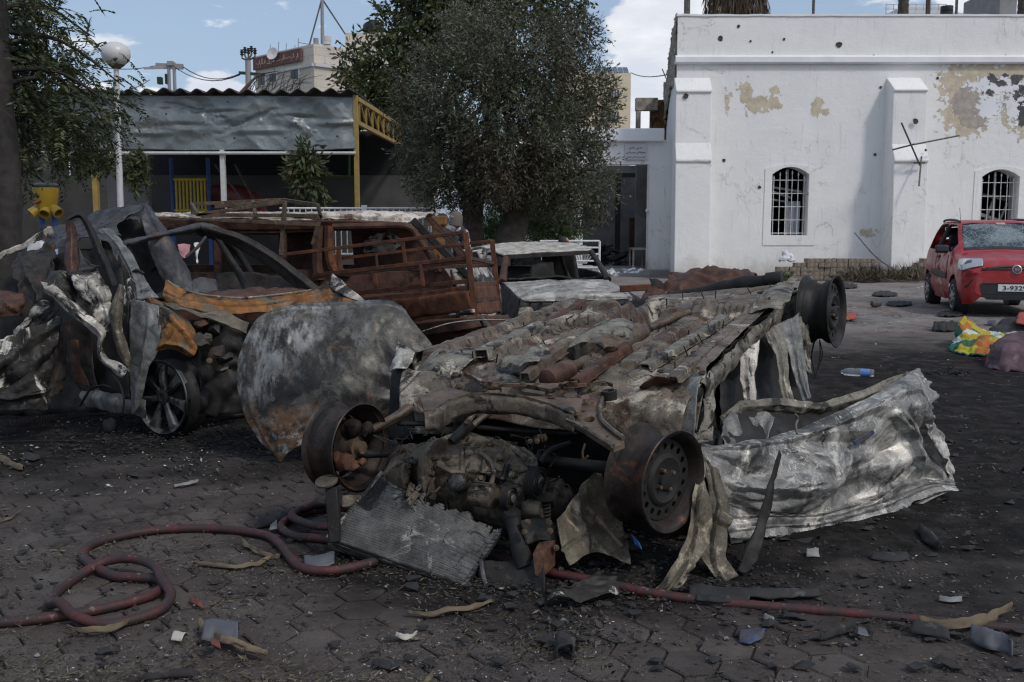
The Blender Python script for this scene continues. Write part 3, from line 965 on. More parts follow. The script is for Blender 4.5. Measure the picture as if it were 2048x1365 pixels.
for wi,w in enumerate(wins):
    x0,x1 = w[0].x,w[1].x
    zb,zt = w[0].z,max(p.z for p in w)
    outer = [(x0 - .22,FY - .001,zb - .28),(x1 + .22,FY - .001,zb - .28),(x1 + .20,FY - .001,zt - .05)] + [(x1 + .2 + (x0 - x1 - .4) * t,FY - .001,zt - .05 + .13 * (1 - (2 * t - 1) ** 2)) for t in np.linspace(.1,.9,9)] + [(x0 - .20,FY - .001,zt - .05)]
    s = MB()
    s.plate(outer,[[(p.x,FY - .001,p.z) for p in w]],(0,-.02,0))
    wf = obj('window_surround',s,M['white'],hb,smooth=0)
    cx = (x0 + x1) / 2
    def ztop(x):
        t = (x - x0) / (x1 - x0)
        return w[2].z + (zt - w[2].z) * (1 - (2 * t - 1) ** 2)
    n = 6
    for k in range(n):
        x = x0 + (x1 - x0) * (k + .5) / n
        b = MB()
        h = ztop(x) - .10
        b.tube([(x,FY + .14,zb - .0),(x,FY + .14,h - .10)],.009,6)
        b.lathe((x,FY + .14,h - .10),(0,0,1),[(0,.009),(.02,.02),(.05,.022),(.12,.002)],6)
        obj('window_bar',b,M['bars'],wf)
    for k in range(5):
        z = zb + .06 + (zt - zb - .42) * k / 4
        b = MB()
        b.bar((x0,FY + .155,z),(x1,FY + .155,z),.010,.018)
        obj('window_bar',b,M['bars'],wf,smooth=0)
    ifr = MB()
    for (pa,pb) in (((x0 + .03,zb),(x0 + .03,w[2].z)),((x1 - .03,zb),(x1 - .03,w[2].z)),((cx,zb),(cx,zt - .05))):
        ifr.bar((pa[0],FY + .33,pa[1]),(pb[0],FY + .33,pb[1]),.06,.05,(0,1,0))
    if wi == 0:
        ifr.bar((x0 + .02,FY + .4,zb + 1.25),(x1 - .3,FY + .62,zb + 1.05),.05,.06)
        ifr.bar((x0 + .1,FY + .5,zb + 1.35),(x1 - .05,FY + .5,zb + 1.22),.05,.06)
        ifr.bar((x0 + .02,FY + .45,zb + 1.02),(x1 - .15,FY + .7,zb + .90),.03,.05)
    else:
        ifr.bar((x0 + .02,FY + .45,zb + .75),(x1 - .1,FY + .5,zb + .45),.05,.09)
        ifr.bar((x0 + .35,FY + .45,zb + .45),(x0 + .6,FY + .5,zb + 1.1),.05,.05)
        ifr.bar((x1 - .3,FY + .5,zb + .4),(x1 - .05,FY + .5,zb + 1.0),.05,.05)
    obj('broken_window_frame',ifr,M['greywall'],wf,smooth=0)
    if wi == 0:
        cu = [[(cx + .05 + .40 * t + .03 * math.sin(9 * t),FY + .65 + .05 * math.sin(t * 18),z) for t in np.linspace(0,1,12)] for z in np.linspace(zb + .02,zb + .95,5)]
        sheet('curtain',cu,M['shirtwhite'],wf,10,40,world=True,thick=0,crumple=.03)
    else:
        ifr2 = MB(); ifr2.bar((x0 + .2,FY + .6,zb + 1.25),(x1,FY + .6,zb + 1.1),.05,.09)
        obj('hanging_board',ifr2,M['wood'],wf,smooth=0)
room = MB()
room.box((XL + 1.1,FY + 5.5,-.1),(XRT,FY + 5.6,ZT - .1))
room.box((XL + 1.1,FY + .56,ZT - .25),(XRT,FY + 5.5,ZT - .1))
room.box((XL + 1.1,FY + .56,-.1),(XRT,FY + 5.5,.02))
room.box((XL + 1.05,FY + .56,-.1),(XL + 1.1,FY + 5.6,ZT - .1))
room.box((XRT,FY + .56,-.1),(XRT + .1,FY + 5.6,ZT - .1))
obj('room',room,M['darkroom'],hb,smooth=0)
b0,b1 = Vector((XL,FY + .02,0)),Vector((6.45,44,0))
sw = MB()
sw.plate([b0 + Vector((0,0,-.1)),b1 + Vector((0,0,-.1)),b1 + Vector((0,0,5.6)),b0 + Vector((0,0,ZT))],[],(.5,.05,0))
obj('side_wall',sw,M['white'],hb,smooth=0)
dv = (b1 - b0)
nrm = Vector((-dv.y,dv.x,0)).normalized()
def SW(t,z,d=.0):
    q = b0 + dv * t
    return Vector((q.x,q.y,z)) + nrm * d
rows = [[SW(t,z0 + (z1 - z0) * s,.02 + .10 * math.sin(3 * s) + .12 * rng.random()) for t in np.linspace(.01,1,9)] for s,z0,z1 in [(k / 5,5.3,7.2) for k in range(6)]]
rows = [[SW(t,(5.15 + .5 * math.sin(t * 7)) * (1 - s) + (ZT + .12 - 1.6 * t) * s,.02 + .05 * rng.random()) for t in np.linspace(.005,1,9)] for s in np.linspace(0,1,6)]
sheet('broken_masonry',rows,M['crumble'],hb,30,70,world=True,crumple=.06,cscale=1.8,edge=.08,thick=.04,fine=.04)
rb = MB()
for k in range(5):
    t = .1 + .18 * k
    q = SW(t,ZT - 1.6 * t + .1,.05)
    rb.tube([q,q + Vector((rng.uniform(-.2,.1),0,rng.uniform(.2,.6)))],.02,5)
obj('bent_rebar',rb,M['iron'],hb)
def patch(name,mat,blobs,off,amp=.55,freq=2.2,seed=0,res=1.6,parent=hb):
    xs0 = min(b[0] - b[2] * 1.7 for b in blobs); xs1 = max(b[0] + b[2] * 1.7 for b in blobs)
    ys0 = min(b[1] - b[3] * 1.7 for b in blobs); ys1 = max(b[1] + b[3] * 1.7 for b in blobs)
    ax = np.arange(xs0,xs1,res); ay = np.arange(ys0,ys1,res)
    gx,gy = np.meshgrid(ax,ay)
    d = np.full(gx.shape,9.0)
    for bx,by,rx,ry in blobs:
        d = np.minimum(d,np.sqrt(((gx - bx) / rx) ** 2 + ((gy - by) / ry) ** 2))
    q = np.stack([gx.ravel() / 14,gy.ravel() / 14,np.full(gx.size,seed * 5.3)],1)
    d = d + (fbm(q * freq / 2.2,4,.6) * amp).reshape(gx.shape)
    idx = {}
    V,F = [],[]
    def vid(i,j):
        if (i,j) not in idx:
            idx[(i,j)] = len(V)
            V.append(FW(ax[j],ay[i],off))
        return idx[(i,j)]
    for i in range(len(ay) - 1):
        for j in range(len(ax) - 1):
            if d[i,j] < 1: F.append((vid(i,j),vid(i,j + 1),vid(i + 1,j + 1),vid(i + 1,j)))
    return out_mesh(name,[tuple(v) for v in V],F,mat,parent,smooth=0,fix=False)
patch('plaster_patch',M['undercoat'],[(1492,190,12,28),(1520,208,34,14),(1548,180,8,10),(1545,205,16,14)],.004,.75,2.6,1)
patch('plaster_patch',M['undercoat'],[(1634,214,12,17),(1648,222,9,7)],.004,.8,2.6,2)
patch('plaster_patch',M['undercoat'],[(1453,200,4,22),(1460,185,5,6)],.004,.9,2.6,3)
patch('plaster_patch',M['undercoat'],[(1735,465,16,8)],.004,.9,2.6,4)
patch('plaster_patch',M['undercoat'],[(1930,225,44,46),(1960,150,70,22),(1905,170,26,30),(2035,150,60,26),(2040,240,14,34),(2012,225,9,30)],.004,.65,2.4,5)
patch('bare_render_patch',M['render'],[(1930,208,26,38),(1948,238,26,20),(2020,200,12,22)],.008,.5,2.2,6)
patch('white_plaster_patch',M['whitetrim'],[(1990,170,55,18),(1975,215,24,22),(2030,210,26,30)],.011,.55,2.6,7)
patch('exposed_stone_patch',M['stone_dark'],[(1985,158,9,9),(2000,166,10,7),(2030,160,12,9),(2045,178,9,12),(1978,185,12,5),(2030,190,8,8),(2044,228,8,26),(2060,160,14,12),(2010,150,6,4)],.014,.8,3.4,8)
for (x,y,r,d) in [(1441,77,5,.0),(1477,53,3,0),(1501,83,2.2,0),(1568,79,2.4,0),(1678,90,6,0),(1545,105,2,0),(1747,113,2.5,0),(1448,321,3.2,0),(1519,375,3,0),(1403,505,3,.47),(1812,248,5.5,.64),(1368,195,5,.33),(1761,175,2.4,0),(1750,310,2.8,0),(1827,305,2.5,.8),(1875,157,2.5,0),(1617,388,2.6,0),(1471,118,1.8,0)]:
    q = FW(x,y,d)
    rr = r * .0141
    m = MB()
    m.lathe(q,(0,-1,0),[(.012,rr * 1.05),(.020,rr * .85),(.016,rr * .55),(.008,rr * .05)],9)
    vv_ = [(Vector(v) + Vector((rng.uniform(-1,1),0,rng.uniform(-1,1))) * rr * .22) for v in m.v]
    m.v = [tuple(v) for v in vv_]
    obj('shell_mark',m,M['hole'],hb,smooth=0)

ab = thing('aerial_bracket','bent rusty aerial bracket sticking out of the right buttress','bracket',FW(1808,330,.9))
m = MB()
for a,b in (((1758,258,1.6),(1812,335,.95)),((1790,297,1.3),(1886,278,1.0)),((1760,305,.9),(1792,296,1.25)),((1815,318,.95),(1797,376,1.4)),((1800,330,.95),(1822,330,.95))):
    m.tube([FW(*a),FW(*b)],.022,6)
obj('tube',m,M['iron'],ab)

bm_ = MB(); bm_.box((-.075,-.16,-.055),(.075,.16,.055))
bme = bpy.data.meshes.new('brick'); bme.from_pydata(bm_.v,[],bm_.f); bme.materials.append(M['brick'])
def brick_heap(label,x0,x1,ytop,ybot,seed):
    q0,q1 = P(x0,ybot,26.9),P(x1,ybot,26.9)
    th = thing('brick_stack',label,'brick stack',((q0.x + q1.x) / 2,26.9,0),'stacks of loose bricks along the white wall')
    r_ = random.Random(seed)
    n = int((q1.x - q0.x) / .157)
    nr = 5
    for row in range(nr):
        for k in range(n):
            if row == nr - 1 and (k < n * .26): continue
            if row == nr - 2 and k < n * .12: continue
            o = bpy.data.objects.new('brick',bme)
            COL.objects.link(o)
            o.parent = th
            o.location = (-(q1.x - q0.x) / 2 + (k + .5) * .157 + r_.uniform(-.006,.006),r_.uniform(-.03,.03),.06 + row * .114)
            o.rotation_euler = (r_.uniform(-.03,.03),r_.uniform(-.04,.04),r_.uniform(-.07,.07))
brick_heap('long stack of sandy brick pavers on the ground under the first barred window',1552,1752,522,553,1)
brick_heap('short stack of sandy brick pavers between the right buttress and the red car',1818,1880,518,553,2)

def dry_weeds(name,label,x0,x1,y,Y,n,L,mat):
    pts = []; d = []
    for k in range(n):
        q = P(rng.uniform(x0,x1),y,Y + rng.uniform(-.5,.5))
        pts.append((q.x,q.y,rng.uniform(0,.02))); d.append((rng.uniform(-.8,.8),rng.uniform(-.5,.5),rng.uniform(.2,1)))
    o = leaf_mesh(name,pts,d,L,.03,mat)
    return tag(o,label,'weeds',kind='stuff')
dry_weeds('dry_grass',None,1690,1850,560,26.2,700,.45,M['dryleaf'])
dry_weeds('weeds',None,1555,1580,545,26.9,120,.25,M['weed'])
tw = MB(); tw.tube([FW(1700,465,.35),FW(1740,520,.8),FW(1790,560,1.9)],[.012,.016,.02],5,smooth=4)
tag(obj('dead_branch',tw,M['oldbark']),'thin dead branch leaning on the wall beside the right buttress','branch')
wb = sheet('white_bag',[[P(x,y,26.9 + d) for x,y,d in r] for r in (((1556,523,0),(1565,522,-.1),(1578,522,-.1),(1588,523,0)),((1560,514,.05),(1568,512,-.05),(1577,514,-.05),(1586,517,.05)),((1566,506,.1),(1570,502,.08),(1575,506,.08),(1580,512,.1)))],M['shirtwhite'],None,20,26,world=True,crumple=.10,cscale=6,edge=.03,thick=.06)
tag(wb,'crumpled white bag lying on top of the long brick stack','bag')

# ================================================================== doorway building to its left
DY = 29.6
def DW(x,y,d=0.0):
    p = P(x,y,DY)
    return Vector((p.x,DY - d,p.z))
db = thing('entrance_building','low white entrance wing with a tall open doorway and a sign above it','building',(DW(1250,500).x,DY,0))
m = MB()
xl,xr = DW(1090,300).x,DW(1345,300).x
oz = DW(1250,329).z
ox0,ox1 = DW(1166,400).x,DW(1297,400).x
m.plate([(xl,DY,-.1),(ox0,DY,-.1),(ox0,DY,oz),(ox1,DY,oz),(ox1,DY,-.1),(xr,DY,-.1),(xr,DY,DW(1250,283).z),(xl,DY,DW(1250,283).z)],[],(0,.4,0))
obj('wall',m,M['white'],db,smooth=0)
m = MB(); m.box((xl,DY - .18,DW(1250,284).z),(DW(1327,284).x,DY + 1.4,DW(1250,258).z))
obj('parapet',m,M['whitetrim'],db,smooth=0,bevel=.03)
m = MB()
m.box((xl,DY + 7,-.1),(xr,DY + 7.2,3.6)); m.box((xl - .2,DY + .41,-.1),(xl,DY + 7,3.6)); m.box((xr,DY + .41,-.1),(xr + .2,DY + 7,3.9))
m.box((DW(1290,400).x,DY + 2.2,-.1),(xr,DY + 2.4,3.6))
obj('inner_wall',m,M['interior'],db,smooth=0)
m = MB(); m.box((xl,DY - .4,-.1),(xr,DY + 7,.16)); m.box((ox0 - .2,DY - .7,-.1),(ox1,DY - .4,.08))
obj('floor',m,M['greywall'],db,smooth=0,bevel=.02)
m = MB(); p = DW(1276,370)
m.box((p.x - .1,DY + 5.4,.16),(p.x + .08,DY + 5.5,3.1)); m.box((p.x - .1,DY + 5.4,3.1),(xr,DY + 5.5,3.25))
obj('inner_door_frame',m,M['blackplastic'],db,smooth=0)
m = MB(); m.tube([DW(1296,330,.05),DW(1294,420,.06),DW(1293,500,.04),DW(1297,540,.05)],.015,5,smooth=4)
m.lathe(DW(1294,422,.08),(0,0,1),[(-.06,.01),(-.04,.05),(.03,.06),(.06,.02)],8)
obj('hanging_cable',m,M['bars'],db)
sg = thing('prayer_room_sign','pale sign with three lines of dark Arabic script above the doorway','sign',DW(1272,322,.06))
m = MB()
a,b = DW(1249,320,.03),DW(1293,289,.03)
m.box((a.x,a.y - .03,a.z),(b.x,a.y,b.z))
obj('board',m,M['signboard'],sg,smooth=0)
ARF = {}
for base,forms in {'م': 'FEE1 FEE2 FEE3 FEE4','ص': 'FEB9 FEBA FEBB FEBC','ل': 'FEDD FEDE FEDF FEE0','ى': 'FEEF FEF0 FEEF FEF0','خ': 'FEA5 FEA6 FEA7 FEA8','ا': 'FE8D FE8E FE8D FE8E','ب': 'FE8F FE90 FE91 FE92','و': 'FEED FEEE FEED FEEE','ظ': 'FEC5 FEC6 FEC7 FEC8','ف': 'FED1 FED2 FED3 FED4','ي': 'FEF1 FEF2 FEF3 FEF4','ر': 'FEAD FEAE FEAD FEAE','ض': 'FEBD FEBE FEBF FEC0','س': 'FEB1 FEB2 FEB3 FEB4','ت': 'FE95 FE96 FE97 FE98','ش': 'FEB5 FEB6 FEB7 FEB8','ه': 'FEE9 FEEA FEEB FEEC','ع': 'FEC9 FECA FECB FECC'}.items():
    ARF[base] = [chr(int(h,16)) for h in forms.split()]
NOJOIN = set('اورى')
def shape_arabic(s):
    o = ''
    for w in s.split(' '):
        r = ''
        for i,ch in enumerate(w):
            pj = i > 0 and w[i - 1] not in NOJOIN
            nj = i < len(w) - 1 and ch not in NOJOIN
            r += ARF[ch][(3 if nj else 1) if pj else (2 if nj else 0)]
        o = (o + ' ' + r) if o else r
    return o[::-1]
def text(name,s,mat,parent,origin,right,up,width=None,height=.2,extrude=.004,bold=0.0):
    cu = bpy.data.curves.new(name,'FONT')
    cu.body = s
    cu.size = 1.0
    cu.offset = bold
    cu.resolution_u = 3
    o = bpy.data.objects.new(name,cu)
    COL.objects.link(o)
    bpy.context.view_layer.update()
    dg = bpy.context.evaluated_depsgraph_get()
    me = bpy.data.meshes.new_from_object(o.evaluated_get(dg))
    bpy.data.objects.remove(o)
    v = np.array([x.co[:] for x in me.vertices])
    fs = [tuple(p.vertices) for p in me.polygons]
    w = v[:,0].max() - v[:,0].min(); h = v[:,1].max() - v[:,1].min()
    v[:,0] -= (v[:,0].max() + v[:,0].min()) / 2
    v[:,1] -= (v[:,1].max() + v[:,1].min()) / 2
    sx = width / w if width else height / h
    sy = height / h
    rt_,up_ = np.array(right,float),np.array(up,float)
    V = np.array(origin) + v[:,:1] * sx * rt_ + v[:,1:2] * sy * up_
    return out_mesh(name,V,fs,mat,parent,smooth=0,fix=False)
for s,y,wd,ht in (('مصلى خاص',296.5,27,6.5),('بموظفي ومرضى',306,38,7.5),('المستشفى الاهلي العربي',315.5,36,5)):
    q = DW(1271,y,.064)
    text('lettering',shape_arabic(s),M['ink'],sg,q,(1,0,0),(0,0,1),wd * .01487,ht * .01487,bold=.012)
st = thing('wooden_bench','small pale wooden bench inside the doorway by its right jamb','bench',DW(1284,530) + Vector((0,1.2,0)))
m = MB(); q = st.location; zf = .16
m.box((q.x - .2,q.y - .5,zf + .55),(q.x + .25,q.y + .5,zf + .60)); obj('seat',m,M['beigecloth'],st,smooth=0)
for dx in (-.17,.22):
    for dy in (-.45,.45):
        m = MB(); m.bar((q.x + dx,q.y + dy,zf),(q.x + dx,q.y + dy,zf + .55),.05,.05); obj('leg',m,M['beigecloth'],st,smooth=0)
cb = thing('brown_cabinet','dark brown cabinet standing in the dim room behind the bench','cabinet',(DW(1277,500).x + .35,DY + 3.2,.16))
m = MB(); q = cb.location; m.box((q.x - .25,q.y - .2,.16),(q.x + .15,q.y + .2,1.7)); obj('carcass',m,M['rust'],cb,smooth=0,bevel=.01)
m = MB(); m.box((q.x - .23,q.y - .225,.25),(q.x + .13,q.y - .203,1.65)); obj('door',m,M['vanbrown'],cb,smooth=0)
def heap(name,label,cat,c,rx,ry,h,mat,n=60,seed=0,kind=None,parent=None):
    """low heap of broken pieces as one mesh"""
    r_ = random.Random(seed)
    m = MB()
    for k in range(n):
        a,d = r_.uniform(0,6.28),math.sqrt(r_.random())
        x,y = c[0] + rx * d * math.cos(a),c[1] + ry * d * math.sin(a)
        z = c[2] + h * (1 - d * d) * r_.random()
        s = r_.uniform(.03,.16) * (rx + ry) * (60 / max(n,60)) ** .6
        ax = Vector((r_.uniform(-1,1),r_.uniform(-1,1),r_.uniform(-.4,.4))).normalized()
        ay = ax.orthogonal().normalized()
        az = ax.cross(ay)
        m.obox((x,y,z),ax * s,ay * s * r_.uniform(.1,.4),az * s * r_.uniform(.05,.25))
    o = obj(name,m,mat,parent,smooth=0)
    return tag(o,label,cat,kind=kind)
heap('rubble',None,None,(DW(1225,500).x,DY + 3.6,.16),1.1,1.2,.75,M['char'],70,3,'stuff')
heap('rubble',None,None,(DW(1240,545).x,DY - .3,.05),.9,.35,.12,M['whitetrim'],50,4,'stuff')
pc = thing('garden_chair','grey plastic garden chair with a fan back left of the doorway','chair',P(1167,505,26.0) * 1)
q = Vector((P(1167,480,25).x,25.0,0)); pc.location = q; ORG[pc.name] = q
m = MB()
for k in range(7):
    a = R(-54 + 18 * k)
    m.bar(q + Vector((.10 * math.sin(a),.2,.5)),q + Vector((.34 * math.sin(a),.3,.55 + .36 * math.cos(a))),.035,.012,(0,1,0))
m.tube([q + Vector((.36 * math.sin(R(a)),.3,.55 + .38 * math.cos(R(a)))) for a in range(-80,81,16)],.018,6)
obj('backrest',m,M['greywall'],pc)
m = MB(); m.box(q + Vector((-.24,-.25,.42)),q + Vector((.24,.22,.46))); obj('seat',m,M['greywall'],pc,smooth=0,bevel=.015)
for dx in (-.21,.21):
    for dy in (-.22,.2):
        m = MB(); m.tube([q + Vector((dx,dy,.42)),q + Vector((dx * 1.15,dy * 1.2,0))],[.025,.018],6); obj('leg',m,M['greywall'],pc)
gt = thing('white_gate','white tubular gate of horizontal rails standing behind the scorched saloon','gate',(P(1170,500,17).x,17,0))
for k in range(7):
    z = 1.5 - (482 - 448 + k * 13.2) / FPX * 17
    m = MB(); m.tube([(P(1080,500,17).x,17,z),(P(1199,500,17).x,17,z)],.016,6); obj('rail',m,M['bars'],gt)
for x in (1085,1140,1199):
    m = MB(); m.tube([(P(x,500,17).x,17.04 if x == 1140 else 17,0),(P(x,500,17).x,17.04 if x == 1140 else 17,1.5 - 34 / FPX * 17)],.02,6); obj('post',m,M['bars'],gt)
wr = thing('white_railing','low white railing of upright bars in front of the open shed','railing',(P(745,430,20).x,20,0))
zt = P(700,417,20).z; zb = .9
for zz_ in (zt,zb):
    m = MB(); m.tube([(P(560,430,20).x,20,zz_),(P(870,430,20).x,20,zz_)],.02,6); obj('rail',m,M['bars'],wr)
rail_v = MB(); rail_v.tube([(0,0,0),(0,0,zt - zb)],.011,5)
me_ = bpy.data.meshes.new('baluster'); me_.from_pydata(rail_v.v,[],rail_v.f); me_.materials.append(M['bars'])
for k in range(27):
    o = bpy.data.objects.new('baluster',me_); COL.objects.link(o); o.parent = wr
    o.location = Vector((P(565 + 11.7 * k,430,20).x,20,zb)) - wr.location
for x in (729,866):
    m = MB(); m.box((P(x,430,20).x - .05,19.93,0),(P(x,430,20).x + .05,20.03,zt + .06)); obj('post',m,M['whitetrim'],wr,smooth=0)
yp = thing('yellow_gatepost','ochre painted concrete post behind the burnt van','post',(P(876,460,14).x,14,0))
m = MB(); a,b = P(865,470,14).x,P(889,470,14).x; zq = P(876,452,14).z
m.box((a,13.9,0),(b,14.1,zq)); obj('shaft',m,M['orangeburn'],yp,smooth=0,bevel=.01)
m = MB(); m.box((a - .06,13.84,zq),(b + .04,14.16,P(876,432,14).z)); obj('cap',m,M['orangeburn'],yp,smooth=0,bevel=.02)

# ================================================================== shed on the left
SY = 22.0
def SWp(x,y,d=0.0):
    p = P(x,y,SY)
    return Vector((p.x,SY - d,p.z))
sh = thing('shed','open-sided shed with a dented grey sheet-metal fascia and yellow roof trusses','shed',(SWp(380,400).x,SY,0))
rows = [[SWp(x,y,.03 * math.sin(x * .03) + .015 * rng.uniform(-1,1)) for x in np.linspace(30,712,16)] for y in np.linspace(300,192,6)]
fa = sheet('fascia',rows,M['fascia'],sh,60,330,world=True,crumple=.12,cscale=.8,fine=.004,thick=.01,seed=3,folds=[(.15,.36,.75,.44,.04,.035),(.45,.62,.95,.52,.05,.035),(.6,.80,.2,.90,-.04,.03),(.3,.60,.75,.76,.05,.03),(.85,.46,.6,.60,.04,.03)],dents=[(.45,.50,.05,.05),(.35,.72,.06,-.06),(.6,.83,.05,.06),(.3,.40,.05,-.05),(.7,.62,.04,.05),(.5,.95,.05,-.05)],smooth=180)
for k in range(16):
    x,y = rng.uniform(260,700),rng.uniform(205,285)
    m = MB(); m.lathe(SWp(x,y,.11),(0,-1,0),[(0,rng.uniform(.018,.035)),(.01,.002)],7); obj('bullet_hole',m,M['hole'],fa,smooth=0)
zr = SWp(400,189).z
x0,x1 = SWp(30,190).x,SWp(716,190).x
n = 420
vs,fs = [],[]
for i in range(n + 1):
    x = x0 + (x1 - x0) * i / n
    w = .045 * math.sin(x * 2 * math.pi / .36)
    jag = .10 * perlin([(x * .9,2.2,0)])[0]
    for j,yy in enumerate((SY - .22 + jag,SY + 3,SY + 6.2,SY + 9.6)):
        vs.append((x,yy,zr + .05 + w + .03 * j + .05 * perlin([(x * 1.3,yy,4)])[0]))
for i in range(n):
    for j in range(3):
        fs.append((i * 4 + j,i * 4 + j + 1,(i + 1) * 4 + j + 1,(i + 1) * 4 + j))
out_mesh('corrugated_roof',vs,fs,M['roofing'],sh,smooth=60,solid=.02,fix=False)
for (x,w,mt,yt) in ((191,.11,'yellowpaint',300),(447,.10,'whitepole',300),(714,.10,'yellowpaint',190)):
    q = SWp(x,400)
    m = MB(); m.box((q.x - w / 2,SY - .02,-.02),(q.x + w / 2,SY + w,SWp(x,yt).z)); obj('post',m,M[mt],sh,smooth=0,bevel=.008)
m = MB(); m.tube([SWp(60,307,.06),SWp(712,307,.06)],.035,8); obj('rail',m,M['whitepole'],sh)
m = MB(); m.tube([SWp(694,300,-.3),SWp(694,352,-.3)],.03,6); m.tube([SWp(560,352,-.3),SWp(694,352,-.3)],.03,6); obj('inner_frame',m,M['weed'],sh)
def truss(X):
    zt0,zb0 = zr - .10,SWp(714,246).z
    dzt,dzb = .25 / 9,.19 / 9
    tr = MB()
    tr.bar((X,SY + .02,zt0),(X,SY + 9.5,zt0 + .25),.09,.09); tr.bar((X,SY + .02,zb0),(X,SY + 9.5,zb0 + .19),.09,.09)
    o = obj('truss',tr,M['yellowpaint'],sh,smooth=0)
    for k in range(9):
        y = SY + .25 + k * 1.05
        m = MB(); m.bar((X,y,zb0 + dzb * (y - SY)),(X,y,zt0 + dzt * (y - SY)),.05,.05); obj('web',m,M['yellowpaint'],o,smooth=0)
        m = MB(); m.bar((X + .01,y,zt0 + dzt * (y - SY)),(X + .01,y + 1.05,zb0 + dzb * (y + 1.05 - SY)),.035,.035); obj('web',m,M['yellowpaint'],o,smooth=0)
truss(SWp(714,200).x)
truss(SWp(447,200).x)
m = MB()
yb = SY + 9.4
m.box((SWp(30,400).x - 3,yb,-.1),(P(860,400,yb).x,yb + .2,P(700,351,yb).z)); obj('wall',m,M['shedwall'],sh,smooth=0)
m = MB(); m.box((SWp(30,400).x - 3,yb + .3,P(700,351,yb).z - .3),(P(880,400,yb).x,yb + .5,zr + .1)); obj('wall',m,M['darkroom'],sh,smooth=0)  # black sheet in place of the darkness above the back wall
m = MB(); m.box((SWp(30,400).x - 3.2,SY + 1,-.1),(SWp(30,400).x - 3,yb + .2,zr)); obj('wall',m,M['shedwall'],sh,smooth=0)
m = MB(); m.box((P(215,400,26).x,26,-.1),(P(298,400,26).x,26.2,P(250,312,26).z)); tag(obj('yard_wall',m,M['greywall'],smooth=0),'bare grey rendered wall behind the lamp post inside the shed','wall')
pf = thing('climbing_frame','playground frame with blue posts and yellow upright bars under the shed roof','climbing frame',(P(382,420,25).x,25,0))
for x in (346,419):
    m = MB(); m.tube([(P(x,420,25).x,25,0),(P(x,420,25).x,25,P(x,316,25).z)],.05,8); obj('post',m,M['bluepaint'],pf)
for k in range(9):
    x = 354 + k * 7.2
    m = MB(); m.tube([(P(x,420,25).x,25,1.75),(P(x,420,25).x,25,P(x,359,25).z)],.028,6); obj('bar',m,M['yellowbar'],pf)
for y in (359,421):
    m = MB(); m.tube([(P(346,420,25).x,25,P(380,y,25).z),(P(419,420,25).x,25,P(380,y,25).z)],.035,6); obj('rail',m,M['yellowbar'],pf)
m = MB(); m.box((P(346,420,25).x,25,1.66),(P(419,420,25).x,26.4,1.74)); obj('platform',m,M['toydark'],pf,smooth=0)
m = MB(); m.tube([P(425,392,25.6),P(470,392,25.3),P(505,410,25.0),P(520,450,24.8)],[.28,.28,.28,.28],16,smooth=5)
tag(obj('slide',m,M['redslide'],smooth=180),'dull red tube slide beside the yellow bars under the shed roof','slide')
m = MB()
for k in range(2):
    m.tube([P(430 + 40 * k,330,24.5),P(490 + 20 * k,405,24)],.03,6)
tag(obj('swing_pole',m,M['iron']),'thin leaning swing poles in the shade of the shed','pole')
ty = thing('play_tub','yellow plastic play tub with a painted smile and stubby tube legs','play figure',(P(93,440,16).x,16,0))
c = P(93,405,16)
kx = 16 / FPX
m = MB(); m.lathe((c.x,16,c.z),(0,0,1),[(-16 * kx,14 * kx),(-14 * kx,18 * kx),(0,21 * kx),(26 * kx,24.5 * kx),(29 * kx,24.5 * kx),(30 * kx,21 * kx),(30 * kx,.01)],28); obj('tub',m,M['toyyellow'],ty)
m = MB(); m.lathe((c.x,16,c.z + 30 * kx),(0,0,1),[(0,26 * kx),(4 * kx,26 * kx),(8 * kx,15 * kx),(9 * kx,.01)],24); obj('lid',m,M['toydark'],ty)
for (dx,dz,ax) in ((-24,-22,(-.75,-.5,-.7)),(6,-26,(.05,-.8,-.65)),(27,-22,(.8,-.4,-.6))):
    s = Vector(ax).normalized()
    m = MB(); m.lathe(Vector((c.x,16,c.z)) + Vector((dx * .45 * kx,-.03,-10 * kx)),s,[(0,9 * kx),(20 * kx,11 * kx),(22 * kx,11 * kx),(22 * kx,8.5 * kx),(10 * kx,8 * kx),(9 * kx,.005)],18); obj('stub_leg',m,M['toyyellow'],ty)
for (dx,dz,rx,rz) in ((-18,13,2.5,5),(-8,13,5,5.5)):
    m = MB(); a = math.asin(dx / 23); m.lathe(Vector((c.x + 22.8 * kx * math.sin(a),16 - 22.8 * kx * math.cos(a),c.z + dz * kx)),(math.sin(a),-math.cos(a),-.1),[(0,rz * kx),(.012,rz * kx * .8),(.014,.002)],12); obj('eye',m,M['toydark'],ty)
m = MB()
m.tube([Vector((c.x + 22.6 * kx * math.sin(R(a)),16 - 22.6 * kx * math.cos(R(a)),c.z + (4 - 5.5 * math.cos(R((a + 32) * 2.7))) * kx)) for a in range(-62,-1,6)],.018,6)
obj('mouth',m,M['toyred'],ty)
m = MB()
for dx in (-14,12): m.tube([(c.x + dx * kx,16.05,0),(c.x + dx * kx,16.05,c.z - 14 * kx)],.045,8)
obj('leg_pole',m,M['bluepaint'],ty)
LY = 14.5
lp = thing('lamp_post','white lamp post with a round milky globe in front of the shed','lamp post',(P(243,500,LY).x,LY,0))
b0_,t0_ = P(241,410,LY),P(232,128,LY)
base = b0_ + (b0_ - t0_) * (b0_.z / (t0_.z - b0_.z)); base.z = 0
m = MB(); m.tube([base,t0_],[.052,.036],12); obj('pole',m,M['whitepole'],lp)
m = MB(); gc = P(231.5,108,LY); up_ = (t0_ - base).normalized()
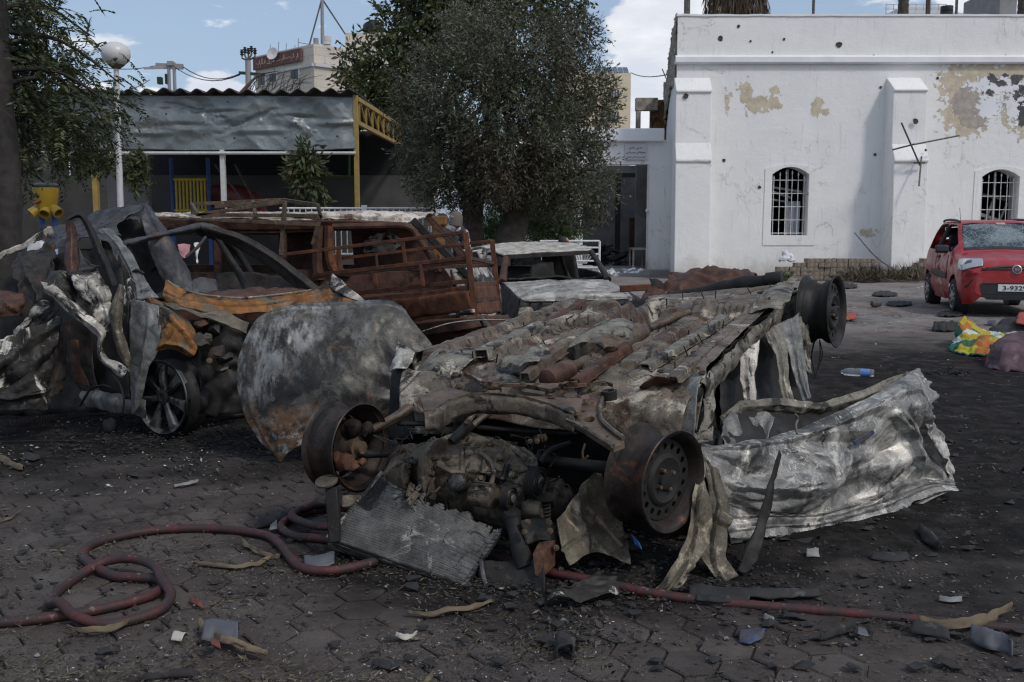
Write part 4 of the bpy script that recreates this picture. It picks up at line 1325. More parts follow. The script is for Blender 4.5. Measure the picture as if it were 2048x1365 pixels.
m.lathe(gc,up_,[(-.175,.05),(-.165,.10),(-.10,.175),(-.02,.203),(.05,.195),(.11,.155),(.15,.09),(.165,.01)],28); obj('globe',m,M['globe'],lp,smooth=180)
m = MB(); m.lathe(gc,up_,[(-.21,.04),(-.20,.06),(-.17,.10),(-.15,.12)],16); obj('collar',m,M['iron'],lp)

# ================================================================== behind: buildings, masts, wires
cbld = thing('stone_apartment_block','cream limestone block with a faded maroon sign under its roof edge','building',(-12,62,0))
A,B,C_ = P(510,110,64.5),P(627,88,60),P(850,84,66)
zt_ = B.z
m = MB()
m.add([(A.x,A.y,-.1),(B.x,B.y,-.1),(C_.x,C_.y,-.1),(A.x,A.y + 12,-.1),(C_.x,C_.y + 10,-.1),(A.x,A.y,zt_),(B.x,B.y,zt_),(C_.x,C_.y,zt_),(A.x,A.y + 12,zt_),(C_.x,C_.y + 10,zt_)],
      [(0,1,6,5),(1,2,7,6),(2,4,9,7),(3,0,5,8),(5,6,7,9,8)])
obj('wall',m,M['cream'],cbld,smooth=0)
fd = Vector((B.x - A.x,B.y - A.y,0)); fl = fd.length; fd.normalize(); fn = Vector((fd.y,-fd.x,0))
if fn.y > 0: fn = -fn
def CBp(x,y,d=.0):
    """point on the left face under a picture point"""
    r_ = ray(x,y); o_ = Vector((0,0,CAM_H))
    t = (Vector((B.x,B.y,0)) - o_).dot(fn) / r_.dot(fn)
    return o_ + r_ * t + fn * d
for (xa,xb,ya,yb_) in ((519,533,148,174),(541,556,143,168),(584,600,136,162)):
    p0,p1 = CBp(xa,yb_,.05),CBp(xb,ya,.05)
    w = MB(); w.obox((p0 + p1) / 2,fd * abs((p1 - p0).dot(fd)) / 2,fn * .06,Vector((0,0,abs(p1.z - p0.z) / 2))); wo = obj('window',w,M['whitetrim'],cbld,smooth=0)
    w = MB(); w.obox((p0 + p1) / 2 + fn * .07,fd * (abs((p1 - p0).dot(fd)) / 2 - .05),fn * .01,Vector((0,0,abs(p1.z - p0.z) / 2 - .05))); obj('pane',w,M['glassdark'],wo,smooth=0)
    w = MB(); cc = (p0 + p1) / 2 + fn * .085; w.obox(cc,fd * .025,fn * .012,Vector((0,0,abs(p1.z - p0.z) / 2 - .05))); obj('mullion',w,M['iron'],wo,smooth=0)
zs_ = CBp(627,130).z
m = MB(); m.bar(Vector((A.x,A.y,zs_)) + fn * .08,Vector((B.x,B.y,zs_)) + fn * .08,.16,.18)
rd = Vector((C_.x - B.x,C_.y - B.y,0)).normalized(); rn = Vector((rd.y,-rd.x,0))
m.bar(Vector((B.x,B.y,zs_)) + rn * .08,Vector((C_.x,C_.y,zs_)) + rn * .08,.16,.18)
obj('string_course',m,M['farwhite'],cbld,smooth=0)
sgn = thing('maroon_sign','long faded maroon sign with illegible cream script under the roof of the limestone block','sign',CBp(560,125,.1))
p0,p1 = CBp(511,137,.12),CBp(606,103,.12)
zsg = (p0.z + p1.z) / 2
hsg = 24 / FPX * 61 / 2
m = MB(); m.obox(Vector(((p0.x + p1.x) / 2,(p0.y + p1.y) / 2,CBp(558,120).z)),fd * (p1 - p0).dot(fd) / 2,fn * .06,Vector((0,0,hsg))); obj('board',m,M['signred'],sgn,smooth=0)
m = MB()
r_ = random.Random(4)
cs = Vector(((p0.x + p1.x) / 2,(p0.y + p1.y) / 2,CBp(558,120).z)) + fn * .075
hl = (p1 - p0).dot(fd) / 2
x = hl - .2
while x > -hl + .3:
    wl = r_.uniform(.15,.5)
    m.bar(cs + fd * x + Vector((0,0,r_.uniform(-.16,-.02))),cs + fd * (x - wl) + Vector((0,0,r_.uniform(-.16,.0))),.02,.06)
    if r_.random() < .7: m.bar(cs + fd * (x - wl * .3) + Vector((0,0,-.1)),cs + fd * (x - wl * .3) + Vector((0,0,r_.uniform(.1,.26))),.02,.06,tuple(fn))
    if r_.random() < .5: m.bar(cs + fd * (x - wl * .8) + Vector((0,0,-.1)),cs + fd * (x - wl * .9) + Vector((0,0,-.28)),.02,.06,tuple(fn))
    x -= wl + r_.uniform(.03,.16)
obj('lettering',m,M['signletter'],sgn,smooth=0)
us = MB(); q0,q1 = P(690,80,66),P(830,68,66); us.box((q0.x,66,zt_ - .05),(q1.x,72,P(700,66,66).z)); obj('stair_tower',us,M['cream'],cbld,smooth=0)
def tank(name,label,x0,x1,y0,y1,Y,mat,cat='water tank',dome=True):
    a,b = P(x0,y1,Y),P(x1,y0,Y)
    r = abs(b.x - a.x) / 2; h = b.z - a.z
    t = thing(name,label,cat,((a.x + b.x) / 2,Y,a.z))
    m = MB()
    prof = [(0,r * .96),(.02 * h,r),(.3 * h,r),(.32 * h,r * .96),(.36 * h,r),(.62 * h,r)]
    prof += [(.8 * h,r * .8),(.88 * h,r * .4),(.89 * h,.01)] if dome else [(.98 * h,r),(h,r * .95),(h,.01)]
    m.lathe(((a.x + b.x) / 2,Y,a.z),(0,0,1),prof,20,cap0=True); obj('drum',m,mat,t)
    if dome:
        m = MB(); m.lathe(((a.x + b.x) / 2,Y,a.z + .86 * h),(0,0,1),[(0,r * .36),(.14 * h,r * .36),(.14 * h,.01)],12); obj('lid',m,mat,t)
tank('water_tank','black domed water tank on the stair tower of the limestone block',726,768,41,70,67,M['blacktank'])
tank('white_tank','small white tank at the foot of the mast on the limestone block',645,662,73,90,61,M['farwhite'],'water tank',False)
tank('grey_tank','small grey tank left of the mast foot on the limestone block',627,637,77,90,61,M['greywall'],'water tank',False)
ms = thing('radio_mast','tall steel mast with two stays rising from the limestone block roof','mast',(P(645,85,61.5).x,61.5,zt_))
b_,t_ = P(645,88,61.5),P(643,-120,61.5)
m = MB(); m.tube([b_,t_],[.11,.08],8); obj('pole',m,M['greywall'],ms)
for (x,y) in ((619,90),(690,68)):
    m = MB(); m.tube([P(x,y,61.5 if x < 640 else 66),P(644,-2,61.5)],.05,5); obj('stay',m,M['iron'],ms)
ds = thing('satellite_dish','small white satellite dish above the maroon sign','satellite dish',CBp(556,110,.3))
q = CBp(557,110,.4)
m = MB(); m.lathe(q,(-.3,-.9,.25),[(0,.02),(.03,.2),(.09,.38)],16); obj('dish',m,M['farwhite'],ds)
m = MB(); m.tube([q,q - fn * .4],.04,5); obj('bracket',m,M['iron'],ds)
rf = MB()
for x in (531,548,563,580): rf.tube([CBp(x,112,-.3),CBp(x + 2,112,-.3) + Vector((0,0,rng.uniform(.5,.9)))],.02,4)
rf.tube([CBp(588,84,-.3),CBp(610,88,-.3)],.02,4); rf.tube([CBp(588,76,-.3),CBp(588,98,-.3)],.02,4)
obj('roof_rods',rf,M['iron'],cbld)

yb_ = thing('yellow_apartment_block','pale yellow block with small barred windows seen right of the olive tree','building',(P(1200,300,72).x,76,0))
a,b = P(1120,258,72),P(1262,146,72)
m = MB(); m.box((a.x,72,-.1),(b.x,84,b.z)); obj('wall',m,M['paleyellow'],yb_,smooth=0)
for (xa,xb,ya,yb2) in ((1217,1238,181,197),(1217,1237,226,243)):
    p0,p1 = P(xa,yb2,71.95),P(xb,ya,71.95)
    w = MB(); w.box((p0.x,71.9,p0.z),(p1.x,71.995,p1.z)); wo = obj('window',w,M['glassdark'],yb_,smooth=0)
    for k in range(1,4):
        x = p0.x + (p1.x - p0.x) * k / 4
        w = MB(); w.box((x - .05,71.84,p0.z + .1),(x + .05,71.89,p1.z)); obj('mullion',w,M['farwhite'],wo,smooth=0)
so = thing('solar_array','tilted solar panels on the roof of the pale yellow block','solar panels',(P(1228,140,73).x,73,b.z))
for k in range(6):
    xa,xb = P(1195 + k * 10.6,146,73).x,P(1195 + k * 10.6 + 9.8,146,73).x
    for rr_ in range(2):
        z0 = b.z + .15 + rr_ * .28; y0 = 73 + rr_ * .62
        m = MB(); m.obox(((xa + xb) / 2,y0 + .3,z0 + .14),((xb - xa) / 2,0,0),(0,.29,.13),(0,-.01,.02)); obj('panel',m,M['solar'],so,smooth=0)
bf = thing('concrete_frame','broken grey concrete frame standing on the entrance wing roof','ruin',(P(1290,250,36).x,36,4))
m = MB(); a = P(1273,262,36); b = P(1282,200,36); m.box((a.x,36,a.z - .3),(b.x,36.3,b.z)); obj('post',m,M['crumble'],bf,smooth=0)
m = MB(); a = P(1272,221,36); b = P(1316,196,36); m.box((a.x,35.98,a.z),(b.x,36.32,b.z)); obj('beam',m,M['crumble'],bf,smooth=0)
m = MB(); a = P(1300,262,36.4); b = P(1320,200,36.4); m.box((a.x,36.4,a.z - .3),(b.x + .5,36.6,b.z)); obj('panel',m,M['orangeburn'],bf,smooth=0)
def insulators(mb,pts,h=.5):
    for p in pts: mb.lathe(p,(0,0,1),[(0,.05),(h * .2,.12),(h * .4,.06),(h * .6,.12),(h * .8,.06),(h,.09)],7)
pp1 = thing('power_pole','power pole with a crown of insulators left of the limestone block','power pole',(P(497,180,55).x,55,0))
q = P(496,122,55)
m = MB(); m.tube([(P(493,180,55).x,55,0),q],.16,8); obj('pole',m,M['greywall'],pp1)
m = MB(); arms = []
for k,(x,y) in enumerate(((484,108),(490,103),(497,105),(503,101),(510,105))):
    m.tube([q,P(x,y + 9,55),P(x,y + 4,55)],.05,5); arms.append(P(x,y + 4,55 + .3 * (k % 2)))
obj('bracket',m,M['iron'],pp1)
m = MB(); insulators(m,arms,.32); obj('insulators',m,M['blacktank'],pp1)
m = MB(); m.bar(P(478,146,55),P(530,150,55),.15,.15); obj('crossarm',m,M['weed'],pp1,smooth=0)
pp2 = thing('transformer_pole','twin-legged power pole with a transformer above the shed roof','power pole',(P(343,180,60).x,60,0))
for x in (337,348):
    m = MB(); m.tube([(P(x,180,60).x,60,0),P(x,126,60)],.11,6); obj('pole',m,M['greywall'],pp2)
m = MB(); m.bar(P(312,132,60),P(366,134,60),.2,.3); m.bar(P(288,137,59.5),P(330,136,60),.12,.12); m.box(P(334,131,59.8),P(350,125,60.3)); obj('crossarm',m,M['greywall'],pp2,smooth=0)
m = MB(); m.box(P(314,168,59.8),P(326,156,60.2)); obj('transformer',m,M['weed'],pp2,smooth=0)
m = MB(); m.box(P(330,168,59.8),P(337,150,60.2)); obj('switch_box',m,M['blacktank'],pp2,smooth=0)
for k,(a,b,sag) in enumerate(((P(160,125,58),P(316,131,60),.3),(P(366,134,60),P(484,146,55),.5),(P(340,128,60),P(480,150,55),.6),(P(1262,146,71),P(1345,147,40),.2),(P(160,180,58),P(300,160,60),.5))):
    pts = []
    for t in np.linspace(0,1,9):
        v = a.lerp(b,t); v.z -= sag * 4 * t * (1 - t); pts.append(v)
    m = MB(); m.tube(pts,.03,4)
    tag(obj('power_line',m,M['wire']),['black cable running from the left trees to the transformer pole','upper cable from the transformer pole to the insulator pole','lower cable from the transformer pole to the insulator pole','thin cable between the yellow block and the white building','low cable sagging behind the lamp post'][k],'cable','overhead cables')
rb_ = thing('rooftop_building','pale far building with roof railing seen above the white parapet','building',(P(1840,30,60).x,64,0))
a,b = P(1772,60,60),P(1960,27,60)
m = MB(); m.box((a.x,60,-.1),(b.x,70,b.z)); obj('wall',m,M['farwhite'],rb_,smooth=0)
m = MB(); a = P(1800,28,62); b2 = P(1890,14,62); m.box((a.x,62,a.z - .2),(b2.x,66,b2.z)); obj('roof_room',m,M['farwhite'],rb_,smooth=0)
m = MB()
for k in range(9):
    x = P(1772 + k * 15,20,60.2).x; m.tube([(x,60.2,b.z),(x,60.2,b.z + .55)],.03,4)
for zq in (.28,.55): m.tube([(P(1772,20,60.2).x,60.2,b.z + zq),(P(1892,20,60.2).x,60.2,b.z + zq)],.03,4)
obj('railing',m,M['farwhite'],rb_)
tw_ = thing('grey_stair_tower','plain grey concrete tower above the right end of the white parapet','building',(P(2016,30,50).x,52,0))
a,b = P(1997,60,50),P(2036,-30,50); m = MB(); m.box((a.x,50,-.1),(b.x,54,b.z)); obj('wall',m,M['greywall'],tw_,smooth=0)
tank('black_roof_tank','black water tank lying beside the far roof railing',1881,1906,13,29,58,M['blacktank'],'water tank',False)
for k,(x,Y,r) in enumerate(((1376,30,.09),(1628,33,.045),(1915,33,.045),(1858,45,.10))):
    m = MB(); m.tube([(P(x,33,Y).x,Y,4.5),P(x + (1 if k else -1),-60,Y)],r,6)
    tag(obj('roof_pole',m,M['iron'] if k != 3 else M['oldbark']),['thick dark pole at the left corner of the white parapet','thin dark rod behind the middle of the white parapet','thin dark rod above the right window of the white building','slim brown pole among the far rooftop railings'][k],'pole')
def palm_trunk(name,label,x,Y,r):
    t = thing(name,label,'palm tree',(P(x,30,Y).x,Y,0),'palms behind the white building')
    zt2 = P(x,-40,Y).z
    m = MB(); prof = []
    for k in range(90):
        z = zt2 * k / 89; prof.append((z,r * (1 + .10 * (k % 2)) * (1.15 - .15 * k / 89)))
    m.lathe((P(x,30,Y).x,Y,0),(0,0,1),prof,12); obj('trunk',m,M['oldbark'],t)
    return t,zt2
palm_trunk('palm_tree','palm trunk behind the far railing above the right buttress',1806,40,.19)
palm_trunk('palm_tree','palm trunk at the right edge behind the grey tower',2046,40,.2)
t,z_ = palm_trunk('palm_tree','palm with a skirt of dead hanging fronds behind the left part of the parapet',1472,36,.3)
n = 2600
ang = nrg.uniform(0,2 * np.pi,n); rad = nrg.uniform(.3,1.12,n) ** .8
cx_,zz0 = P(1472,0,36).x,P(1472,-60,36).z
pos = np.stack([cx_ + rad * np.cos(ang),36 + rad * np.sin(ang),zz0 - nrg.uniform(0,1.6,n) - rad * .25],1)
dr = np.stack([.15 * np.cos(ang) + nrg.normal(0,.12,n),.15 * np.sin(ang) + nrg.normal(0,.1,n),-np.ones(n)],1)
leaf_mesh('dead_fronds',pos,dr,.55,.045,M['dead_frond'],t)
# ================================================================== trees and plants
def limb_mesh(mb,pts,r0,r1,n=9,rough=0.0):
    pts = [Vector(p) for p in pts]
    m = len(pts)
    rs = [r0 + (r1 - r0) * (k / (m - 1)) ** .8 for k in range(m)]
    mb.tube(pts,rs,n,smooth=5)
def gnarl(o_mb,amp,f=3.0):
    v = np.array(o_mb.v)
    q = v * np.array([f * 2.2,f * 2.2,f * .55])
    d = np.stack([fbm(q + 11 * k,3) for k in range(3)],1)
    o_mb.v = [tuple(x) for x in (v + d * amp)]

OY = 18.0
kx = OY / FPX
ot = thing('olive_tree','big dark olive tree with twin gnarled trunks and a brown scorched middle','tree',(P(1000,500,OY).x,OY,0))
tr = MB()
def OP(x,y,d=0.0): return P(x,y,OY + d)
trunkA = [Vector((P(935,500,OY).x,OY + .3,-.05)),OP(938,480,.3),OP(945,430,.3),OP(938,380,.25),OP(915,320,.1)]
trunkB = [Vector((P(1020,500,OY).x,OY,-.05)),OP(1022,488),OP(1036,430),OP(1042,385),OP(1045,330)]
limb_mesh(tr,trunkA,.27,.16,14)
obj_a = tr
gnarl(tr,.07)
obj('trunk',tr,M['oldbark'],ot,smooth=180,fix=False)
tr = MB(); limb_mesh(tr,trunkB,.31,.17,14); gnarl(tr,.08); obj('trunk',tr,M['oldbark'],ot,smooth=180,fix=False)
blobs = [(1010,110,150,85,0,1.5),(910,190,120,110,.1,1.4),(1100,170,115,100,.2,1.3),(1010,230,150,120,-.5,1.3),(885,310,82,85,0,1.1),(1112,290,95,85,0,1.2),(1010,335,150,70,-.5,1.1),(1152,352,72,70,-.1,.9),(1090,385,80,42,0,.8),(900,375,70,45,-.1,.8),(985,385,60,30,-.2,.6),(1150,70,45,55,.3,.6),(1185,215,50,70,.2,.8),(845,250,55,70,.1,.8),(1140,420,55,28,.1,.6),(1195,405,35,32,0,.5),(960,60,75,45,.2,.8)]
br = MB()
for bx,by,rx,ry,dd,rd in blobs:
    c = OP(bx,by,dd)
    root = OP(1000 + .25 * (bx - 1000),390,.15)
    mid = root.lerp(c,.55) + Vector((rng.uniform(-.2,.2),rng.uniform(-.2,.2),.15))
    limb_mesh(br,[root,mid,c],.10,.03,6)
    for k in range(5):
        a = rng.uniform(0,6.28); e = Vector((rx * kx * math.cos(a),rng.uniform(-1,1) * rd,ry * kx * math.sin(a))) * rng.uniform(.6,1.0)
        limb_mesh(br,[c,c + e * .5 + Vector((0,0,.08)),c + e],.028,.008,5)
tag(obj('branch',br,M['oldbark'],ot,smooth=180,fix=False),kind='stuff')
def crown(name,parent,blobs,PT,kx,per,L,Wd,mat,spray=9,droop=.35,shell=.55,tintf=None,kind='stuff',spray_len=.22,keep=None):
    pos,dirs,tint = [],[],[]
    tot = sum(b[2] * b[3] for b in blobs)
    for bx,by,rx,ry,dd,rd in blobs:
        n = int(per * rx * ry / tot / spray)
        c = np.array(PT(bx,by,dd))
        d = nrg.normal(size=(n,3)); d /= np.linalg.norm(d,axis=1,keepdims=True)
        r = nrg.uniform(shell,1.0,n) ** .7
        r = np.where(nrg.uniform(size=n) < .10,r * nrg.uniform(1.0,1.22,n),r)
        p = c + d * r[:,None] * np.array([rx * kx,rd,ry * kx])
        q = fbm(p * 2.1 + 40,3)
        ok = q > nrg.uniform(-.60,.16,n)
        if keep is not None: ok &= keep(p)
        p,d = p[ok],d[ok]
        tn = .5 + .8 * fbm(p * 1.9 + 7,3)
        ax = d * .8 + nrg.normal(0,.55,d.shape); ax[:,2] -= droop * nrg.uniform(0,1.6,len(ax))
        ax /= np.linalg.norm(ax,axis=1,keepdims=True)
        for k in range(spray):
            t = (k + 1) / spray
            pos.append(p + ax * (t * spray_len) + nrg.normal(0,.02,p.shape))
            dirs.append(ax + nrg.normal(0,.65,ax.shape))
            tint.append(tn + nrg.normal(0,.18,len(tn)))
    pos = np.concatenate(pos); dirs = np.concatenate(dirs); tint = np.concatenate(tint)
    if tintf is not None: tint = tintf(pos,tint)
    return leaf_mesh(name,pos,dirs,L,Wd,mat,parent,kind=kind,tint=tint)
crown('crown',ot,blobs,OP,kx,125000,.085,.024,M['olive'],spray=10,shell=.35,spray_len=.26)
rb_blobs = [(985,320,45,50,-1.0,.6),(1010,355,60,38,-.9,.6),(1060,300,30,40,-1.0,.4),(1075,340,30,30,-.9,.4),(960,290,30,30,-1.1,.4),(1120,120,25,25,-.9,.4)]
crown('scorched_foliage',ot,rb_blobs,OP,kx,9000,.08,.024,M['oliverust'],spray=7,shell=.2,droop=1.2)

BY = 33.0
bt = thing('leafy_tree','loose broad-leaved tree rising behind the olive tree and the shed','tree',(P(820,400,BY).x,BY,0))
def BP(x,y,d=0.0): return P(x,y,BY + d)
kb = BY / FPX
bb = [(840,60,95,60,0,1.6),(790,130,80,55,0,1.5),(735,150,55,40,-.3,1),(760,200,80,40,0,1.3),(880,20,90,45,.2,1.5),(960,-10,90,50,.2,1.5),(830,220,80,70,0,1.5),(1060,0,60,50,0,1),(1130,20,40,55,0,.8),(705,120,28,34,0,.5),(700,200,30,25,0,.5),(860,-60,110,60,0,1.6),(930,60,110,70,0,1.5)]
m = MB(); limb_mesh(m,[Vector((BP(850,400).x,BY,0)),BP(850,330),BP(845,250),BP(850,160),BP(870,60),BP(890,-60)],.3,.05,10); obj('trunk',m,M['bark'],bt,smooth=180)
m = MB()
for b in bb:
    c = BP(b[0],b[1],b[4]); r0 = BP(848 + .2 * (b[0] - 848),270)
    limb_mesh(m,[r0,r0.lerp(c,.5) + Vector((0,0,-.25)),c],.09,.02,6)
    for k in range(4):
        a = rng.uniform(0,6.28); limb_mesh(m,[c,c + Vector((b[2] * kb * math.cos(a),rng.uniform(-.5,.5),b[3] * kb * math.sin(a))) * .9],.03,.008,4)
tag(obj('branch',m,M['bark'],bt,smooth=180,fix=False),kind='stuff')
crown('crown',bt,bb,BP,kb,30000,.23,.085,M['broad'],spray=7,shell=.2,droop=.9,spray_len=.5)
m = MB()
for k in range(26):
    a = P(500 + 4 * k,186 - rng.uniform(0,8),40)
    b = a + Vector((rng.uniform(-.1,1.6),rng.uniform(-.3,.3),rng.uniform(.2,1.0)))
    m.tube([a,a.lerp(b,.5) + Vector((0,0,.15)),b],[.02,.014,.006],4,smooth=3)
m.tube([P(478,192,40),P(497,170,40),P(520,150,40),P(560,142,40)],[.10,.07,.04,.015],6,smooth=4)
tag(obj('bare_shrub',m,M['oldbark'],smooth=180,fix=False),'leafless grey twigs showing over the shed roof before the limestone block','shrub',kind=None)

LYt = 9.5
lt = thing('feathery_tree','dark trunk with feathery hanging foliage at the left edge of the yard','tree',(P(20,500,LYt).x,LYt,0))
def TP(x,y,d=0.0): return P(x,y,LYt + d)
m = MB(); limb_mesh(m,[Vector((TP(12,600).x,LYt,-.05)),TP(12,480),TP(8,300),TP(-6,120),TP(-16,-80)],.155,.11,16); gnarl(m,.02,6); obj('trunk',m,M['bark'],lt,smooth=180,fix=False)
kl = LYt / FPX
twigs = MB()
pos,dirs,tint = [],[],[]
ends = [((0,60),(250,175)),((-10,20),(180,70)),((0,110),(210,250)),((-5,90),(130,150)),((5,170),(180,215)),((-10,0),(100,10)),((0,200),(120,270)),((0,140),(230,215)),((5,130),(110,300)),((-10,-30),(100,-60)),((0,220),(50,310)),((0,180),(160,290)),((5,60),(90,60)),((5,100),(60,190))]
fronds = []
for (sx,sy),(ex,ey) in ends:
    d1 = rng.uniform(.1,1.3)
    a,b = TP(sx,sy),TP(ex,ey,d1)
    mid = a.lerp(b,.5) + Vector((0,0,.16))
    twigs.tube([a,mid,b],[.035,.018,.006],5,smooth=6)
    for k in range(22):
        t = rng.uniform(.25,1.02)
        c = a.lerp(b,t) + Vector((0,0,.16 * 4 * t * (1 - t))) + Vector((rng.gauss(0,.10),rng.gauss(0,.25),rng.gauss(0,.10)))
        dd = Vector((rng.uniform(-.4,1),rng.uniform(-.8,.8),rng.uniform(-1,.35))).normalized()
        fronds.append((c,dd,rng.uniform(.18,.38)))
for (cx_,cy_,rx_,ry_,nn) in ((30,100,70,90,120),(80,235,85,50,60),(140,290,60,40,40),(40,290,40,60,40),(110,115,70,40,50),(35,20,45,40,60),(150,235,55,40,50),(215,235,30,40,20)):
    for k in range(nn):
        c = TP(cx_ + rng.gauss(0,.55) * rx_,cy_ + rng.gauss(0,.55) * ry_,rng.uniform(.15,1.7))
        dd = Vector((rng.uniform(-.5,1),rng.uniform(-.8,.8),rng.uniform(-1.1,.3))).normalized()
        fronds.append((c,dd,rng.uniform(.16,.34)))
for c,dd,L in fronds:
    s = dd.cross(Vector((rng.gauss(0,.4),rng.gauss(0,.4),1))).normalized()
    tn = rng.random()
    for k in range(13):
        t = (k + 1) / 13
        q = c + dd * (L * t) + Vector((0,0,-.10 * t * t))
        for sg_ in (-1,1):
            pos.append(q); dirs.append(dd * .55 + s * sg_ + Vector((0,0,-.25))); tint.append(tn * .8 + rng.uniform(-.1,.25))
tag(obj('branch',twigs,M['bark'],lt,smooth=180,fix=False),kind='stuff')
leaf_mesh('foliage',np.array(pos),np.array(dirs),.062,.019,M['feather'],lt,kind='stuff',tint=np.array(tint))
def creeper(name,label,spec,Y,n,L,Wd,mat,cat='creeper'):
    pts,d,tn = [],[],[]
    m = MB()
    t0 = thing(name,label,cat,(P(spec[0][0],400,Y).x,Y,0))
    for (x0,x1,y0,y1) in spec:
        ns = max(2,int(abs(x1 - x0) / 7))
        for s in range(ns):
            x = x0 + (x1 - x0) * (s + rng.random()) / ns
            ln = rng.uniform(.5,1)
            st_ = []
            for k in range(9):
                t = k / 8
                st_.append(P(x + 4 * math.sin(s + 3 * t) + rng.uniform(-1,1),y0 + (y1 - y0) * t * ln,Y + rng.uniform(-.1,.1)))
            m.tube(st_,.006,4)
            for k in range(n):
                t = rng.random()
                j = min(7,int(t * 8)); q = st_[j].lerp(st_[j + 1],t * 8 - j)
                pts.append(q + Vector((rng.gauss(0,.05),rng.gauss(0,.08),rng.gauss(0,.04)))); d.append((rng.gauss(0,.6),rng.gauss(0,.5),rng.uniform(-1.2,.1))); tn.append(rng.random())
    tag(obj('stem',m,M['bark'],t0,smooth=180,fix=False),kind='stuff')
    leaf_mesh('foliage',np.array([tuple(p) for p in pts]),np.array(d),L,Wd,mat,t0,kind='stuff',tint=np.array(tn))
creeper('creeper','pale leafy creeper hanging beside the dark trunk over the yellow tub',[(36,56,260,470),(105,125,270,350),(30,48,150,440)],9.8,46,.085,.02,M['broad'])
creeper('creeper','leafy creeper hanging from the shed rail just right of the lamp post',[(245,295,300,390),(262,282,310,425)],20.5,60,.16,.05,M['broad'])
creeper('creeper','dark creeper hanging on the yellow post at the left of the shed',[(140,235,300,360),(195,215,250,380)],19.5,40,.16,.05,M['feather'])
sp_ = thing('sapling','young green sapling with drooping leaves in front of the shed between its posts','sapling',(P(615,430,20.5).x,20.5,0))
m = MB(); q = P(618,430,20.5)
for k in range(4):
    m.tube([(q.x + rng.uniform(-.1,.1),20.5,0),P(606 + 8 * k,400,20.5),P(598 + 12 * k,300 + 14 * k,20.5)],[.025,.018,.007],5,smooth=4)
obj('stem',m,M['weed'],sp_,smooth=180,fix=False)
sb_ = [(612,310,20,18,0,.25),(606,345,22,30,0,.3),(626,370,24,34,0,.3),(615,330,26,26,0,.3)]
crown('foliage',sp_,sb_,lambda x,y,d: P(x,y,20.5 + d),20.5 / FPX,2400,.20,.06,M['broad'],spray=6,shell=.1,droop=1.3)
wb_ = [(1000,460,30,38,1,.5),(1085,452,60,42,.6,.6),(1125,465,34,30,.6,.4),(975,480,18,20,.5,.3)]
o = crown('weeds',None,wb_,lambda x,y,d: P(x,y,19.5 + d),20 / FPX,14000,.13,.02,M['weed'],spray=8,shell=.1,droop=-.8)
# ================================================================== helpers for bodywork
def arcpts(c,r0,r1,a0,a1,n):
    return [(c[0] + r0 * math.cos(R(a0 + (a1 - a0) * k / n)),c[1] + r1 * math.sin(R(a0 + (a1 - a0) * k / n))) for k in range(n + 1)]
class Frame:
    """a vehicle's own axes: x to its nose, y to its left, z up"""
    def __init__(self,org,ang,pitch=0.0,roll=0.0):
        self.o = Vector(org)
        self.m = (Matrix.Rotation(ang,3,'Z') @ Matrix.Rotation(pitch,3,'Y') @ Matrix.Rotation(roll,3,'X'))
    def __call__(self,x,y,z):
        return self.o + self.m @ Vector((x,y,z))
    def d(self,x,y,z):
        return self.m @ Vector((x,y,z))
def wheel_steel(parent,c,axis,R0=.222,W=.17,holes=16,matrim=None,tyre=None,spin=0.0,hub=True,disc_in=.05,name='wheel',face=True):
    """bare steel wheel: barrel, both flanges, pierced disc, hub and bolts; axis points to the outer face"""
    c,t = Vector(c),Vector(axis).normalized()
    a = t.cross(Vector((0,0,1))).normalized(); b = t.cross(a)
    mat = matrim or M['wheelrust']
    w = W / 2
    m = MB()
    m.lathe(c,t,[(-w,R0),(-w + .004,R0 + .004),(-w + .012,R0 - .006),(-w + .018,R0 - .020),(-w + .05,R0 - .024),(-w + .065,R0 - .045),(w * .1,R0 - .050),(w - .06,R0 - .030),(w - .05,R0 - .024),(w - .018,R0 - .020),(w - .012,R0 - .006),(w - .004,R0 + .004),(w,R0),(w - .003,R0 - .012),(w - .016,R0 - .026),(w - .052,R0 - .034),(w - .065,R0 - .042),(w * .1,R0 - .058),(-w + .065,R0 - .053),(-w + .05,R0 - .032),(-w,R0 - .006)],56)
    wh = obj(name,m,mat,parent,smooth=50)
    if not face: return wh,a,b
    Rd = R0 - .044
    m = MB()
    outer = [c + t * (w - disc_in) + (a * math.cos(2 * math.pi * k / 64) + b * math.sin(2 * math.pi * k / 64)) * Rd for k in range(64)]
    hs = []
    for k in range(holes):
        an = 2 * math.pi * (k + .5) / holes + spin
        hc = c + t * (w - disc_in) + (a * math.cos(an) + b * math.sin(an)) * (Rd - .030)
        hs.append([hc + (a * math.cos(2 * math.pi * j / 10) + b * math.sin(2 * math.pi * j / 10)) * .0145 for j in range(10)])
    m.plate(outer,hs,t * -.005)
    m.lathe(c + t * (w - disc_in),t,[(.001,Rd - .058),(.012,Rd - .066),(.016,Rd - .078),(.006,Rd - .10),(.002,.045),(.018,.040),(.022,.030),(.022,.002)],40)
    obj('wheel_disc',m,M['blackmetal'],wh,smooth=40)
    for k in range(4):
        an = 2 * math.pi * k / 4 + .4 + spin
        m = MB(); m.lathe(c + t * (w - disc_in + .004) + (a * math.cos(an) + b * math.sin(an)) * .050,t,[(0,.011),(.018,.010),(.022,.006),(.022,.001)],7); obj('wheel_bolt',m,M['subframe'],wh,smooth=30)
    return wh,a,b

